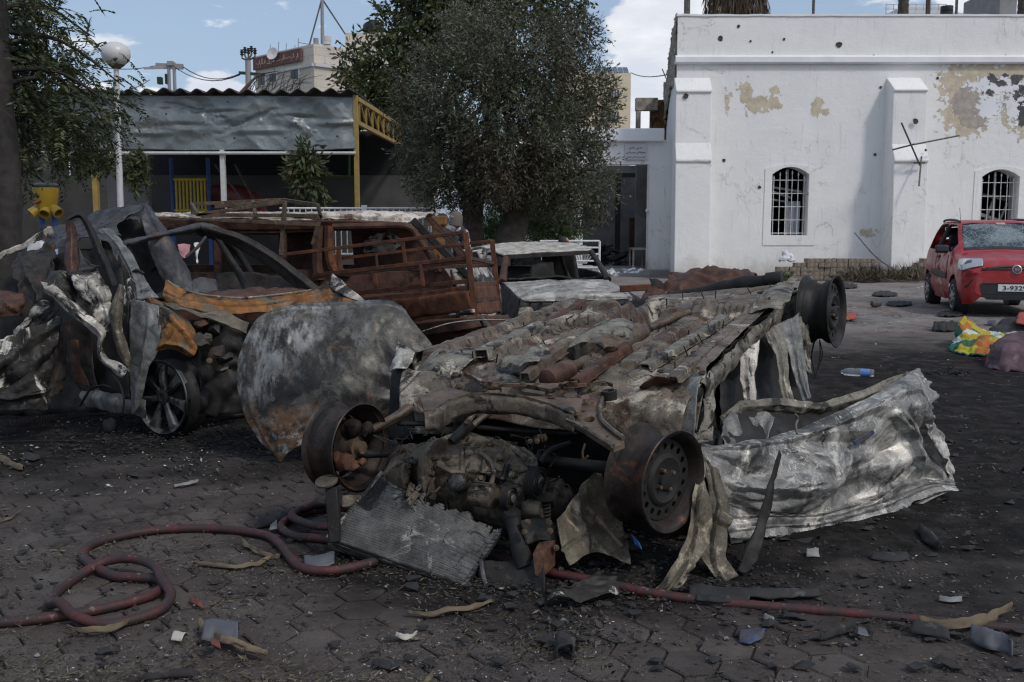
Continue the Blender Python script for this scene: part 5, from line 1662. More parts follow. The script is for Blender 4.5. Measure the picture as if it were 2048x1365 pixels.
# ================================================================== scorched white saloon
sl = thing('burnt_saloon','burnt-out saloon with scorched white roof and bonnet, all glass but the rear gone','car',(.9,12.6,0))
Y0,Y1,Y2 = 11.3,12.35,13.1
sheet('bonnet',[[(1004,566,Y1 - .12),(1075,562,Y1),(1150,559,Y1 + .02),(1216,560,Y1 - .1)],
                 [(1022,580,Y0 + .5),(1085,573,Y0 + .6),(1165,570,Y0 + .6),(1240,575,Y0 + .5)],
                 [(1040,597,Y0 + .05),(1100,588,Y0 + .05),(1180,585,Y0 + .05),(1262,590,Y0 + .05)],
                 [(1048,603,Y0),(1110,603,Y0 - .03),(1190,601,Y0 - .03),(1266,597,Y0)]],M['saloonwhite'],sl,40,50,crumple=.018,cscale=3,thick=.006)
sheet('roof',[[(1010,512,Y2 - .25),(1070,506,Y2),(1130,503,Y2),(1184,502,Y2 - .1)],
               [(985,500,Y2 + .4),(1050,494,Y2 + .6),(1120,492,Y2 + .6),(1172,494,Y2 + .5)],
               [(955,494,Y2 + 1.0),(1030,487,Y2 + 1.2),(1110,487,Y2 + 1.2),(1150,489,Y2 + 1.1)],
               [(938,502,Y2 + 1.4),(1010,490,Y2 + 1.6),(1090,489,Y2 + 1.6),(1135,492,Y2 + 1.5)]],M['saloonroof'],sl,36,50,crumple=.02,cscale=2.5,thick=.02)
sheet('roof_shade_sheet',[[(1014,516,Y2 - .2),(1070,511,Y2 + .05),(1130,508,Y2 + .05),(1180,508,Y2 - .05)],[(960,508,Y2 + 1.0),(1030,501,Y2 + 1.2),(1110,501,Y2 + 1.2),(1146,504,Y2 + 1.1)]],M['blackmetal'],sl,8,16,thick=.01)  # black sheet added to paint the shade under the roof
sheet('cabin_shade_sheet',[[(1084,505,Y2 + 1.55),(1120,505,Y2 + 1.5),(1150,508,Y2 + 1.4)],[(1084,566,Y2 + 1.5),(1120,566,Y2 + 1.45),(1160,566,Y2 + 1.3)]],M['blackmetal'],sl,8,10,crumple=.03,thick=.02)  # black sheet added to darken the cabin behind the seats
sheet('cabin_shade_sheet',[[(985,534,Y2 + 1.5),(1050,533,Y2 + 1.6),(1150,536,Y2 + 1.5),(1200,545,Y2 + .9)],[(985,572,Y2 + 1.4),(1050,572,Y2 + 1.5),(1150,572,Y2 + 1.4),(1212,572,Y2 + .6)]],M['blackmetal'],sl,8,16,crumple=.03,thick=.02)  # second added sheet, painting shade across the lower cabin
m = MB(); m.bar(P(1012,514,Y2 - .27),P(1184,505,Y2 - .1),.07,.05); obj('header_rail',m,M['saloonside'],sl)
def pillar(name,pts,w,mat,parent,Wd=.05):
    m = MB(); m.tube([P(*p) for p in pts],w,8,smooth=5)
    return obj(name,m,mat,parent,smooth=60)
pillar('windscreen_pillar',[(1012,516,Y2 - .27),(1008,540,Y2 - .55),(1005,566,Y1 - .1)],[.045,.045,.055],M['vanbrown'],sl)
pillar('windscreen_pillar',[(1182,504,Y2 - .1),(1198,528,Y2 - .45),(1216,560,Y1 - .1)],[.035,.035,.045],M['saloonside'],sl)
pillar('centre_pillar',[(1120,507,Y2 + .8),(1128,535,Y2 + .75),(1140,565,Y2 + .6)],[.03,.03,.04],M['blackmetal'],sl)
pillar('centre_pillar',[(972,506,Y2 + .6),(960,540,Y2 + .6),(950,570,Y2 + .5)],[.03,.03,.04],M['saloonroof'],sl)
pillar('rear_pillar',[(940,505,Y2 + 1.4),(936,530,Y2 + 1.7),(930,560,Y2 + 1.8)],[.04,.05,.07],M['saloonroof'],sl)
pillar('window_rail',[(940,521,Y2 + 1.2),(965,519,Y2 + .9),(986,521,Y2 + .4)],[.02,.02,.02],M['saloonroof'],sl)
pillar('rear_pillar',[(1088,500,Y2 + 1.7),(1094,530,Y2 + 1.9),(1100,565,Y2 + 1.9)],[.05,.05,.07],M['blackmetal'],sl)
sheet('rear_window',[[(1022,512,Y2 + 1.5),(1060,510,Y2 + 1.55),(1082,511,Y2 + 1.5)],[(1020,534,Y2 + 1.7),(1055,533,Y2 + 1.75),(1082,530,Y2 + 1.7)]],M['shatter'],sl,8,12,thick=.004)
sheet('side_window',[[(940,525,Y2 + 1.0),(970,524,Y2 + .8)],[(937,548,Y2 + 1.1),(962,548,Y2 + .9)]],M['shatter'],sl,6,8,thick=.004)
sheet('front_seat',[[(1062,528,Y2 - .1),(1085,524,Y2 - .1),(1106,530,Y2 - .1)],[(1058,560,Y2 - .2),(1085,560,Y2 - .2),(1110,560,Y2 - .2)]],M['blackmetal'],sl,10,10,crumple=.03,thick=.12)
m = MB(); m.box(P(1015,560,Y2 + .2),P(1060,541,Y2 + 1.0)); obj('seat_base',m,M['blackmetal'],sl,bevel=.03)
sheet('dashboard',[[(1008,560,Y1 + .12),(1110,556,Y1 + .2),(1214,556,Y1 + .12)],[(1008,570,Y1 + .35),(1110,562,Y1 + .5),(1212,562,Y1 + .35)]],M['blackmetal'],sl,8,20,crumple=.03,thick=.03)
sheet('wing',[[(1003,566,Y1 - .1),(1022,582,Y0 + .5),(1040,598,Y0 + .05)],[(1000,600,Y1 - .15),(1018,620,Y0 + .45),(1036,632,Y0 + .02)],[(998,640,Y1 - .15),(1016,665,Y0 + .4),(1034,676,Y0 + .02)]],M['saloonside'],sl,20,20,crumple=.02,thick=.02)
sheet('front_door',[[(940,560,Y2 + .4),(970,556,Y2 + .1),(1002,564,Y1 - .05)],[(938,600,Y2 + .4),(968,606,Y2 + .1),(1000,612,Y1 - .1)],[(938,640,Y2 + .35),(968,650,Y2 + .05),(998,660,Y1 - .12)]],M['saloonside'],sl,20,24,crumple=.04,thick=.03)
sheet('front_panel',[[(1046,606,Y0 + .05),(1120,604,Y0 + .03),(1200,602,Y0 + .05),(1264,598,Y0 + .05)],[(1044,622,Y0 + .1),(1120,622,Y0 + .1),(1200,618,Y0 + .1),(1262,614,Y0 + .1)]],M['saloonwhite'],sl,8,30,crumple=.02,thick=.02)
m = MB(); m.box(P(1050,690,Y0 + .35),P(1262,600,Y0 + .9)); obj('engine_bay',m,M['blackmetal'],sl,smooth=0)
for x in (1060,1082,1106): 
    m = MB(); m.bar(P(x,606,Y0 + .04),P(x - 2,640,Y0 + .04),.05,.03); obj('grille_strut',m,M['saloonside'],sl,smooth=0)
m = MB(); m.box(P(1216,600,Y1 + .0),P(1245,660,Y2 + 1.5)); obj('body_panel',m,M['blackmetal'],sl,smooth=0)
m = MB(); m.box(P(940,640,Y2 + 1.8),P(1140,556,Y2 + 2.3)); obj('boot',m,M['saloonroof'],sl,bevel=.05)
m = MB(); m.box(P(1010,690,Y1 + .1),P(1200,640,Y2 + 1.6)); obj('floor',m,M['blackmetal'],sl,smooth=0)
for (x,Y) in ((1012,Y0 + .6),(950,Y2 + 1.2)): wheel_steel(sl,P(x,655,Y + .1),(-.9,-.35,0),.20,.16,10)
m2 = thing('wrecked_hatchback','pale wrecked car almost hidden between the van and the scorched saloon','car',(-.5,15.6,0))
sheet('roof',[[(896,507,15.2),(930,502,15.2),(962,504,15.2)],[(890,503,16.4),(930,498,16.6),(965,500,16.4)]],M['saloonroof'],m2,8,14,crumple=.02,thick=.03)
for xs_ in ((902,880),(935,925),(958,975)): pillar('pillar',[(xs_[0],505,15.2),(xs_[1],540,14.6)],[.035,.04],M['saloonroof'],m2)
sheet('bonnet',[[(880,540,14.6),(930,536,14.7),(975,540,14.6)],[(870,560,13.7),(930,556,13.6),(985,560,13.7)]],M['saloonwhite'],m2,12,18,crumple=.04,thick=.02)
m = MB(); m.box(P(880,640,14.0),P(980,548,16.0)); obj('body',m,M['saloonside'],m2,bevel=.05)

# ================================================================== burnt van
VY = 9.6
vn = thing('burnt_van','rust-brown burnt-out van with an ash-covered roof and empty windows','van',(-1.6,VY + .6,0))
def VP(x,y,d=0.0): return P(x,y,VY + d)
sheet('roof',[[(296,436,VY),(420,438,VY),(560,440,VY),(700,440,VY),(800,444,VY),(850,436,VY + .1)],
               [(294,430,VY + .05),(420,430,VY + .1),(560,430,VY + .1),(700,427,VY + .1),(800,428,VY + .12),(855,428,VY + .3)],
               [(300,427,VY + .9),(420,427,VY + .9),(560,427,VY + .9),(700,425,VY + .9),(800,425,VY + .9),(868,427,VY + 1.0)],
               [(310,432,VY + 1.7),(430,432,VY + 1.7),(560,432,VY + 1.7),(700,431,VY + 1.7),(790,432,VY + 1.7),(858,434,VY + 1.6)]],M['vanroof'],vn,26,110,crumple=.025,cscale=3.5,thick=.01,edge=.02)
sheet('roof_gutter',[[(290,436,VY - .03),(430,440,VY - .03),(560,442,VY - .03),(700,441,VY - .03),(812,446,VY - .03)],[(290,458,VY),(430,460,VY),(560,460,VY),(700,456,VY),(820,462,VY)]],M['vanbrown'],vn,8,90,crumple=.015,thick=.03)
def flank(outer,holes,name,mat,d=0.0,th=.05,parent=vn):
    m = MB(); m.plate([VP(x,y,d) for x,y in outer],[[VP(x,y,d) for x,y in h] for h in holes],(0,th,0))
    return obj(name,m,mat,parent,smooth=0,bevel=.006)
flank([(290,455),(640,456),(640,700),(290,700)],[[(300,468),(428,468),(428,545),(300,545)],[(440,468),(560,466),(560,548),(440,548)],[(572,466),(632,464),(632,540),(572,540)]],'side_panel',M['vanbrown'])
flank([(640,455),(822,455),(850,480),(905,562),(915,700),(640,700)],[[(667,456 + 4),(812,458),(835,478),(872,540),(700,546),(680,535),(667,510)]],'front_door',M['vanbrown'],-.03)
m = MB(); m.tube([VP(658,452,-.05),VP(658,505,-.05),VP(668,540,-.05),VP(700,550,-.05)],[.05,.05,.045,.03],8,smooth=5); obj('door_pillar',m,M['rustbright'],vn)
m = MB(); m.tube([VP(665,454,-.045),VP(760,452,-.05),VP(815,454,-.05),VP(838,478,-.05),VP(880,545,-.05)],[.03,.03,.03,.03,.03],8,smooth=6); obj('window_frame',m,M['rust'],vn)
m = MB(); m.tube([VP(640,452,-.02),VP(636,520,-.02),VP(640,560,-.02)],[.06,.06,.06],8,smooth=4); obj('centre_pillar',m,M['rust'],vn)
m = MB(); m.bar(VP(825,440,.02),VP(962,578,.05),.10,.07); obj('windscreen_pillar',m,M['blackmetal'],vn,bevel=.01)
m = MB(); m.bar(VP(852,434,.5),VP(968,560,.5),.04,.03); obj('wiper_rail',m,M['vanbrown'],vn)
m = MB(); m.bar(VP(855,434,1.6),VP(960,545,1.6),.09,.07); obj('windscreen_pillar',m,M['vanbrown'],vn)
flank([(300,450),(700,448),(820,452),(900,560),(900,700),(300,700)],[[(330,470),(430,470),(430,530),(330,530)],[(668,462),(702,462),(708,530),(668,530)],[(470,470),(560,470),(560,530),(470,530)]],'side_panel',M['vanbrown'],1.55)
m = MB(); a = VP(480,560,.1); b = VP(900,566,1.5); m.box((a.x,a.y,.35),(b.x,b.y,.45)); obj('floor',m,M['char'],vn,smooth=0)
sheet('seat_frame',[[(560,470,VY + .7),(610,465,VY + .7),(640,470,VY + .7)],[(555,560,VY + .6),(610,560,VY + .6),(645,560,VY + .6)]],M['vanbrown'],vn,10,10,crumple=.06,thick=.03)
sheet('peeling_patch',[[(730,480,VY + 1.5),(775,462,VY + 1.5),(800,476,VY + 1.5)],[(728,505,VY + 1.5),(770,505,VY + 1.5),(800,498,VY + 1.5)]],M['whitetorn'],vn,20,24,edge=.05,holes=.2,thick=.004,seed=5)
sheet('nose',[[(905,550,VY),(940,535,VY + .2),(975,535,VY + .9),(960,540,VY + 1.6)],[(915,580,VY - .02),(955,575,VY + .2),(992,575,VY + .9),(975,580,VY + 1.6)],[(920,640,VY - .02),(962,640,VY + .2),(998,640,VY + .9),(980,640,VY + 1.6)]],M['whitetorn'],vn,20,24,crumple=.05,thick=.03)
for (x,d) in ((380,-.02),(860,-.02)): wheel_steel(vn,(VP(x,660,d).x,VY + .12,.24),(0,-1,0),.21,.17,8)
rk = thing('iron_rack','burnt angle-iron roof rack leaning on top of the van','roof rack',(VP(510,430).x,VY - .25,VP(500,440).z))
def RP(x,y,d=0.0): return P(x,y,VY - .35 + d)
for a,b in (((384,409,.7),(565,400,.7)),((565,400,.7),(636,411,.1)),((384,409,.7),(388,440,.7)),((396,430,0),(636,432,0)),((636,411,.1),(642,437,.1)),((570,402,0),(562,512,-.1)),((430,414,.5),(560,403,.5)),((445,406,.6),(448,438,.4)),((505,403,.6),(512,434,.3)),((396,430,0),(384,409,.7)),((570,404,0),(396,430,0)),((642,430,.1),(625,490,.1)),((562,430,0),(640,437,.1)),((440,441,-.1),(640,450,-.1))):
    m = MB(); m.bar(RP(*a),RP(*b),.034,.034); obj('bar',m,M['frame'],rk,smooth=0,bevel=.004)
for nm,lb,cat,(x0,x1,y0,y1,Y),mt in (('pink_garment','pink garment hanging beyond the van seen through the grey wreck','clothing',(356,380,489,514,13.5),'pinkcloth'),('white_cloth','white cloth hanging beside the pink garment beyond the van','clothing',(391,399,486,525,13.5),'shirtwhite')):
    tag(sheet(nm,[[(x0,y0,Y),((x0 + x1) / 2,y0 - 2,Y + .05),(x1,y0,Y)],[(x0 + 1,y1,Y),((x0 + x1) / 2,y1 + 2,Y - .06),(x1 - 2,y1 - 2,Y)]],M[mt],None,10,10,crumple=.04,thick=.004),lb,cat)

# ================================================================== rusty cargo bed with its fence
pk = thing('cargo_bed','tilted rusty brown cargo bed with a tubular fence, standing before the van','cargo bed',(P(850,640,8.5).x,8.6,0))
NYd,FYd = 8.0,9.3
def bar(pts,w,mat,nm='rail',par=pk):
    m = MB()
    for a,b in zip(pts[:-1],pts[1:]): m.bar(P(*a),P(*b),w,w)
    return obj(nm,m,mat,par,smooth=0,bevel=.004)
NL = NYd + .75
bar([(575,509,NL),(931,465,NYd)],.030,M['rustbright'])
bar([(627,551,NL),(935,516,NYd)],.034,M['rustbright'])
bar([(627,556,NL),(937,523,NYd)],.026,M['rust'])
bar([(700,588,NL),(941,562,NYd)],.036,M['rustbright'])
bar([(659,520,FYd + .5),(984,482,FYd)],.030,M['rustbright'])
bar([(686,542,FYd + .5),(987,527,FYd)],.032,M['rust'])
bar([(840,535,FYd),(989,531,FYd)],.034,M['rust'])
bar([(931,465,NYd),(951,632,NYd)],.045,M['rustbright'],'post')
bar([(984,481,FYd),(1000,628,FYd)],.045,M['rustbright'],'post')
for x,y0,y1,Y in ((677,498,544,NL - .1),(805,484,528,NYd + .35),(841,530,573,NYd + .2),(748,545,585,NL - .15),(674,503,545,NL)):
    bar([(x,y0,Y),(x + 6,y1,Y)],.03,M['rustbright'],'upright')
for x,y0,y1 in ((752,508,540),(902,540,566),(870,520,545),(814,548,575)): bar([(x,y0,FYd + .2),(x + 3,y1,FYd + .2)],.022,M['rust'],'upright')
bar([(944,570,NYd),(991,566,FYd)],.04,M['rustbright'])
bar([(935,516,NYd),(987,527,FYd)],.03,M['rust'])
sheet('side_board',[[(690,600,NL),(760,592,NYd + .5),(850,583,NYd + .25),(935,571,NYd)],[(700,612,NL),(760,603,NYd + .5),(850,593,NYd + .25),(937,582,NYd)],
                     [(710,616,NL - .02),(770,607,NYd + .47),(850,598,NYd + .22),(938,587,NYd - .02)],[(740,640,NL - .02),(790,636,NYd + .47),(860,626,NYd + .22),(945,618,NYd - .02)],
                     [(745,646,NL),(795,641,NYd + .5),(860,631,NYd + .25),(946,622,NYd)],[(750,656,NL),(800,650,NYd + .5),(860,640,NYd + .25),(949,630,NYd)]],M['rustbright'],pk,26,50,crumple=.012,thick=.012)
bar([(760,645,NL - .05),(948,622,NYd - .04)],.03,M['whitetorn'],'ledge')
sheet('tail_board',[[(946,574,NYd),(970,572,NYd + .6),(991,568,FYd)],[(955,628,NYd),(978,628,NYd + .6),(1000,624,FYd)]],M['rustbright'],pk,12,12,crumple=.02,thick=.02)
bar([(950,600,NYd - .01),(995,596,FYd)],.04,M['rust'])
sheet('chassis_beam',[[(760,652,NL - .05),(880,640,NYd + .1),(960,633,NYd),(1012,632,FYd)],[(790,682,NL - .05),(890,665,NYd + .1),(965,655,NYd),(1018,650,FYd)]],M['rust'],pk,10,40,crumple=.03,thick=.05)
sheet('mudguard',[[(905,662,NYd + .1),(940,655,NYd),(965,652,NYd + .1)],[(915,690,NYd + .1),(950,690,NYd),(975,690,NYd + .1)],[(925,720,NYd + .1),(955,720,NYd),(985,720,NYd + .1)]],M['rust'],pk,14,14,crumple=.05,thick=.02)
m = MB(); m.bar(P(963,634,NYd - .06),P(985,662,NYd - .06),.05,.02); obj('bracket',m,M['greypanel'],pk)
sheet('floor',[[(700,620,NL),(945,590,NYd)],[(720,590,FYd + .5),(985,580,FYd)]],M['rust'],pk,8,16,thick=.03)
for x,Y in ((800,NYd + .6),(930,FYd - .3)): wheel_steel(pk,(P(x,690,Y).x,Y,.22),(.15,-1,0),.20,.15,6)
for k in range(3):
    m = MB(); m.bar(P(760 + 70 * k,672,NL - .1 * k),P(760 + 70 * k,760,NL - .1 * k),.09,.09)
    obj('leg',m,M['rust'],pk,smooth=0)
# ================================================================== the overturned car
oc = thing('overturned_car','burnt-out small car lying on its roof, underside, engine and bare wheels showing','car',(.4,5.2,0))
fA,fB,fC,fD = P(826,722,5.1),P(1400,764,4.55),P(1142,607,7.1),P(1602,566,6.3)
fN = ((fC - fA) + (fD - fB)).cross((fA - fB) + (fC - fD)).normalized()
if fN.z < 0: fN = -fN
def FLs(s,t,h=0.0):
    return fA * ((1 - s) * (1 - t)) + fB * ((1 - s) * t) + fC * (s * (1 - t)) + fD * (s * t) + fN * h
def FLp(x,y,h=0.0):
    """place on the car's underside (raised by h) that lies under a picture point"""
    s,t = .4,.5
    for _ in range(14):
        a,b = proj(FLs(s,t,h))
        e = 1e-4
        a1,b1 = proj(FLs(s + e,t,h)); a2,b2 = proj(FLs(s,t + e,h))
        j11,j21,j12,j22 = (a1 - a) / e,(b1 - b) / e,(a2 - a) / e,(b2 - b) / e
        det = j11 * j22 - j12 * j21
        dx,dy = x - a,y - b
        s += (j22 * dx - j12 * dy) / det
        t += (-j21 * dx + j11 * dy) / det
    return FLs(s,t,h)
ns,ntt = 210,220
sg,tg = np.meshgrid(np.linspace(-.11,1.0,ns),np.linspace(0,1,ntt),indexing='ij')
def pulse(x,a,b,w=.012):
    w = w * .55
    return 1 / (1 + np.exp(-(x - a) / w * 2.2)) - 1 / (1 + np.exp(-(x - b) / w * 2.2))
H = .035 * pulse(tg,-.05,.045,.008) + .04 * pulse(tg,.955,1.1,.008)
H += .055 * pulse(tg,.20,.275,.010) * pulse(sg,-.1,.60,.02) * (1 - .5 * pulse(sg,.22,.30,.015))
H += .045 * pulse(tg,.72,.785,.010) * pulse(sg,.02,.66,.02)
H += .035 * pulse(tg,.395,.435,.008) * pulse(sg,-.1,.42,.02) + .035 * pulse(tg,.585,.63,.008) * pulse(sg,-.1,.40,.02)
H -= .115 * pulse(tg,.445,.575,.018) * pulse(sg,-.2,.86,.03)
H += .05 * pulse(sg,.60,.64,.012) * (1 - pulse(tg,.42,.60,.02))
H -= .075 * pulse(sg,.66,.93,.015) * pulse(tg,.08,.40,.015)
H += .06 * pulse(sg,.52,.74,.02) * pulse(tg,.29,.43,.015)
for k in range(5):
    H += .010 * pulse(tg,.31 + .018 * k,.318 + .018 * k,.004) * pulse(sg,.10,.50,.02)
    H += .012 * pulse(tg,.815 + .024 * k,.825 + .024 * k,.005) * pulse(sg,.12,.72,.02)
    H += .012 * pulse(tg,.655 + .012 * k,.660 + .012 * k,.003) * pulse(sg,.05,.55,.02)
    H += .009 * pulse(sg,.14 + .09 * k,.155 + .09 * k,.006) * pulse(tg,.07,.19,.01)
H -= .03 * pulse(sg,.18,.40,.03) * pulse(tg,.06,.18,.012)
base = np.array([tuple(FLs(s,t)) for s,t in zip(sg.ravel(),tg.ravel())])
q = base * 3.0
H = H.ravel() + (crease(q,3) - .4) * .010 + fbm(base * 14,3) * .002 + (crease(base * 16,2) - .4) * .004
H -= .10 * np.clip(.06 - sg.ravel(),0,1) / .06 * 0
lip = np.clip(.05 - sg.ravel(),0,1) / .16
H = H * (1 - .75 * np.clip(lip * 5,0,1)) - .21 * lip - .05 * np.clip(lip * 4,0,1) * pulse(tg,.44,.58,.01).ravel()
base = base - np.array((fC - fA + fD - fB))[None] * .5 * (sg.ravel() < .05)[:,None] * (sg.ravel() - .05)[:,None] * .45
V = base + np.array(fN)[None] * H[:,None] + np.stack([fbm(q + 3 + 7 * k,2) for k in range(3)],1) * .004
hm = perlin(base * 5.2 + 51)
F = []
for i in range(ns - 1):
    for j in range(ntt - 1):
        a = i * ntt + j
        s_,t_ = sg[i,j],tg[i,j]
        if hm[a] > .70 and .1 < t_ < .9 and s_ > .05: continue
        if .84 < s_ and .18 < t_ < .46 and hm[a] > -.1: continue
        F.append((a,a + 1,a + ntt + 1,a + ntt))
out_mesh('floor_pan',V,F,M['floorpan'],oc,smooth=24,solid=.003,fix=False)
for (x,y) in ((1250,665),(1115,640),(1093,662),(938,690),(1060,650),(1388,705),(1322,742),(1345,715),(1462,660),(1500,655),(1405,745),(1475,612),(1520,585),(1555,598),(1430,640),(1130,625),(1010,680),(885,705)):
    p = FLp(x,y,.035)
    m = MB(); m.lathe(p,fN,[(-.004,.020),(.004,.018),(.003,.014),(-.01,.012),(-.012,.001)],12); obj('drain_hole',m,M['hole'],oc,smooth=30)
for k in range(46):
    s,t = rng.uniform(.02,.9),rng.uniform(.06,.94)
    p = FLs(s,t,.02); m = MB(); dd = (fN + Vector((rng.uniform(-.5,.5),rng.uniform(-.5,.5),0))).normalized()
    m.tube([p - dd * .02,p + dd * rng.uniform(.02,.045)],.0035,5); obj('stud',m,M['blackmetal'],oc,smooth=0)
def boxrail(name,pts,w,h,mat):
    """open pressed channel along picture points on the underside"""
    C = [FLp(x,y,.014) for x,y in pts]
    rows = []
    for k,c in enumerate(C):
        d = (C[min(k + 1,len(C) - 1)] - C[max(k - 1,0)]).normalized(); s = d.cross(fN).normalized()
        rows.append([c - s * (w * .75),c - s * w * .5,c - s * w * .42 + fN * h,c + s * w * .42 + fN * h,c + s * w * .5,c + s * w * .75])
    return sheet(name,rows,mat,oc,len(C) * 9,36,world=True,crumple=.004,cscale=9,thick=.004,linear=True)
boxrail('box_rail',[(963,722),(1005,700),(1050,678),(1085,662)],.075,.055,M['sill'])
boxrail('box_rail',[(1085,662),(1120,645),(1150,625),(1165,612)],.06,.045,M['rust'])
boxrail('tunnel_rail',[(1050,762),(1090,730),(1125,705)],.05,.035,M['subframe'])
boxrail('tunnel_rail',[(1150,775),(1200,738),(1256,700)],.05,.035,M['rust'])
boxrail('floor_rib',[(1290,742),(1350,705),(1420,662),(1450,640)],.055,.03,M['sill'])
boxrail('floor_rib',[(1345,765),(1420,700),(1500,632),(1560,585)],.06,.028,M['floorpan'])
sheet('heat_shield',[[FLp(1040,735,.05),FLp(1075,722,.07),FLp(1100,705,.05)],[FLp(1000,728,.04),FLp(1040,702,.07),FLp(1085,688,.05)]],M['sill'],oc,14,22,world=True,crumple=.03,edge=.03,thick=.003)
sheet('tank_cover',[[FLp(1130,700,.03),FLp(1165,685,.05),FLp(1205,690,.04),FLp(1230,702,.0)],[FLp(1160,670,.06),FLp(1200,655,.11),FLp(1240,665,.10),FLp(1268,682,.03)],[FLp(1200,645,.05),FLp(1240,638,.10),FLp(1270,650,.08),FLp(1282,672,.0)]],M['sill'],oc,26,30,world=True,crumple=.012,cscale=5,thick=.003)
for k,(x,y,a,b) in enumerate(((1195,668,18,12),(1235,672,20,10),(1220,700,14,8),(1130,770,18,10),(980,772,16,10))):
    sheet('torn_bracket',[[FLp(x - a,y,.05),FLp(x,y - b,.09),FLp(x + a,y - b * .4,.06)],[FLp(x - a * .8,y + b,.03),FLp(x + 2,y + b * .5,.05),FLp(x + a,y + b,.02)]],M['subframe'],oc,10,14,world=True,crumple=.03,cscale=14,edge=.03,thick=.004,seed=k)
sheet('rear_floor_patch',[[FLp(1500,632,.04),FLp(1540,618,.06),FLp(1565,612,.05)],[FLp(1515,600,.06),FLp(1545,588,.08),FLp(1580,590,.06)],[FLp(1530,578,.05),FLp(1558,570,.07),FLp(1592,575,.04)]],M['sill'],oc,18,22,world=True,crumple=.02,edge=.025,thick=.003)
sheet('wheel_well_patch',[[FLp(1285,765,.03),FLp(1310,752,.05),FLp(1338,762,.03)],[(P(1272,795,4.66)),P(1305,790,4.62),P(1342,785,4.62)],[P(1290,815,4.58),P(1305,822,4.56),P(1322,808,4.58)]],M['rust'],oc,18,18,world=True,crumple=.03,edge=.02,thick=.004)
wire_ = MB(); wire_.tube([P(845,663,6.0),P(910,645,6.1),P(1000,640,6.2),P(1100,650,6.25),FLp(1145,632,.08),FLp(1150,622,.04)],.005,5,smooth=6); obj('loose_wire',wire_,M['sill'],oc)
def along(pts,sub=1): return pts
sheet('sill',[[P(1398,766,4.55),P(1440,722,4.90),P(1490,672,5.32),P(1545,622,5.80),P(1603,568,6.30)],
               [P(1412,775,4.57),P(1452,730,4.93),P(1502,680,5.36),P(1556,630,5.83),P(1610,582,6.33)],
               [P(1410,800,4.60),P(1448,752,4.95),P(1500,700,5.38),P(1553,650,5.86),P(1608,604,6.36)],
               [P(1396,830,4.60),P(1432,778,4.94),P(1486,722,5.36),P(1540,672,5.85),P(1598,628,6.38)]],M['sill'],oc,30,120,world=True,crumple=.018,cscale=5,edge=.012,thick=.004)
sheet('sill',[[FLs(0,.0,.03),FLs(.33,-.0,.03),FLs(.66,0,.03),FLs(1,0,.03)],[FLs(0,-.03,.0),FLs(.33,-.03,0),FLs(.66,-.03,0),FLs(1,-.03,0)],[FLs(0,-.02,-.13),FLs(.33,-.02,-.13),FLs(.66,-.02,-.13),FLs(1,-.02,-.13)]],M['sill'],oc,14,80,world=True,crumple=.02,cscale=5,thick=.004)
per = [(0.0,.03),(0,.35),(0,.65),(0,.97),(.25,.97),(.5,.97),(.75,.97),(1,.97),(1,.65),(1,.35),(1,.03),(.75,.03),(.5,.03),(.25,.03)]
rings = []
for lev,(hh,ins) in enumerate(((-.03,0),(-.28,.02),(-.55,-.02),(-1.2,.06))):
    ring = []
    for s,t in per:
        p = FLs(s * (1 - 2 * ins) + ins,t * (1 - 2 * ins) + ins,hh) if lev < 3 else FLs(s * .9 + .05,t * .9 + .05,0)
        if lev == 3: p = Vector((p.x,p.y,-.02))
        elif p.z < .03: p = Vector((p.x,p.y,.03 + .02 * lev))
        ring.append(p + Vector((rng.uniform(-1,1),rng.uniform(-1,1),0)) * .05 * (lev > 0))
    rings.append(ring + [ring[0]])
sheet('crushed_cabin',rings,M['blackmetal'],oc,30,130,world=True,crumple=.07,cscale=3.5,thick=.006)
sheet('toe_board',[[FLs(.0,.60,.01),FLs(.06,.75,.02),FLs(.05,.90,.02),FLs(.03,1.0,.02)],[P(1235,812,4.80),P(1295,800,4.66),P(1350,795,4.54),P(1395,790,4.47)],[P(1222,862,4.76),P(1290,855,4.58),P(1350,848,4.45),P(1392,846,4.40)],[P(1215,960,4.72),P(1290,960,4.55),P(1350,960,4.42),P(1390,960,4.36)]],M['greypanel'],oc,34,44,world=True,crumple=.03,cscale=4,thick=.004)
sheet('toe_board',[[FLs(.10,.03,.02),FLs(.10,.14,.02),FLs(.08,.27,.02)],[P(838,735,5.04),P(880,728,4.98),P(930,735,4.92)],[P(832,770,5.0),P(880,765,4.93),P(930,775,4.86)],[P(828,870,4.98),P(880,870,4.90),P(935,870,4.82)]],M['sill'],oc,28,34,world=True,crumple=.03,cscale=4,thick=.004)
sheet('inner_wing',[[P(782,740,5.15),P(805,728,5.08),P(828,726,5.02)],[P(778,790,5.12),P(803,790,5.06),P(829,790,5.0)],[P(770,880,5.1),P(800,880,5.03),P(829,880,4.98)]],M['blackmetal'],oc,18,14,world=True,crumple=.04,thick=.005)
sheet('torn_wing_tip',[[P(783,742,5.1),P(790,715,5.12),P(800,684,5.2)],[P(795,740,5.02),P(806,715,5.05),P(808,690,5.15)],[P(815,738,5.0),P(824,722,5.02),P(832,712,5.08)]],M['whitetorn'],oc,18,18,world=True,crumple=.03,cscale=8,edge=.015,thick=.004)
sheet('bulkhead',[[P(800,795,5.05),P(950,790,4.95),P(1100,790,4.9),P(1230,795,4.82)],[P(800,900,5.05),P(950,900,5.0),P(1100,900,4.9),P(1235,900,4.8)],[P(790,1060,4.95),P(950,1080,4.9),P(1100,1090,4.75),P(1240,1090,4.7)]],M['blackmetal'],oc,30,50,world=True,crumple=.07,cscale=4,thick=.005)  # black sheet also stands in for the dark interior behind the engine
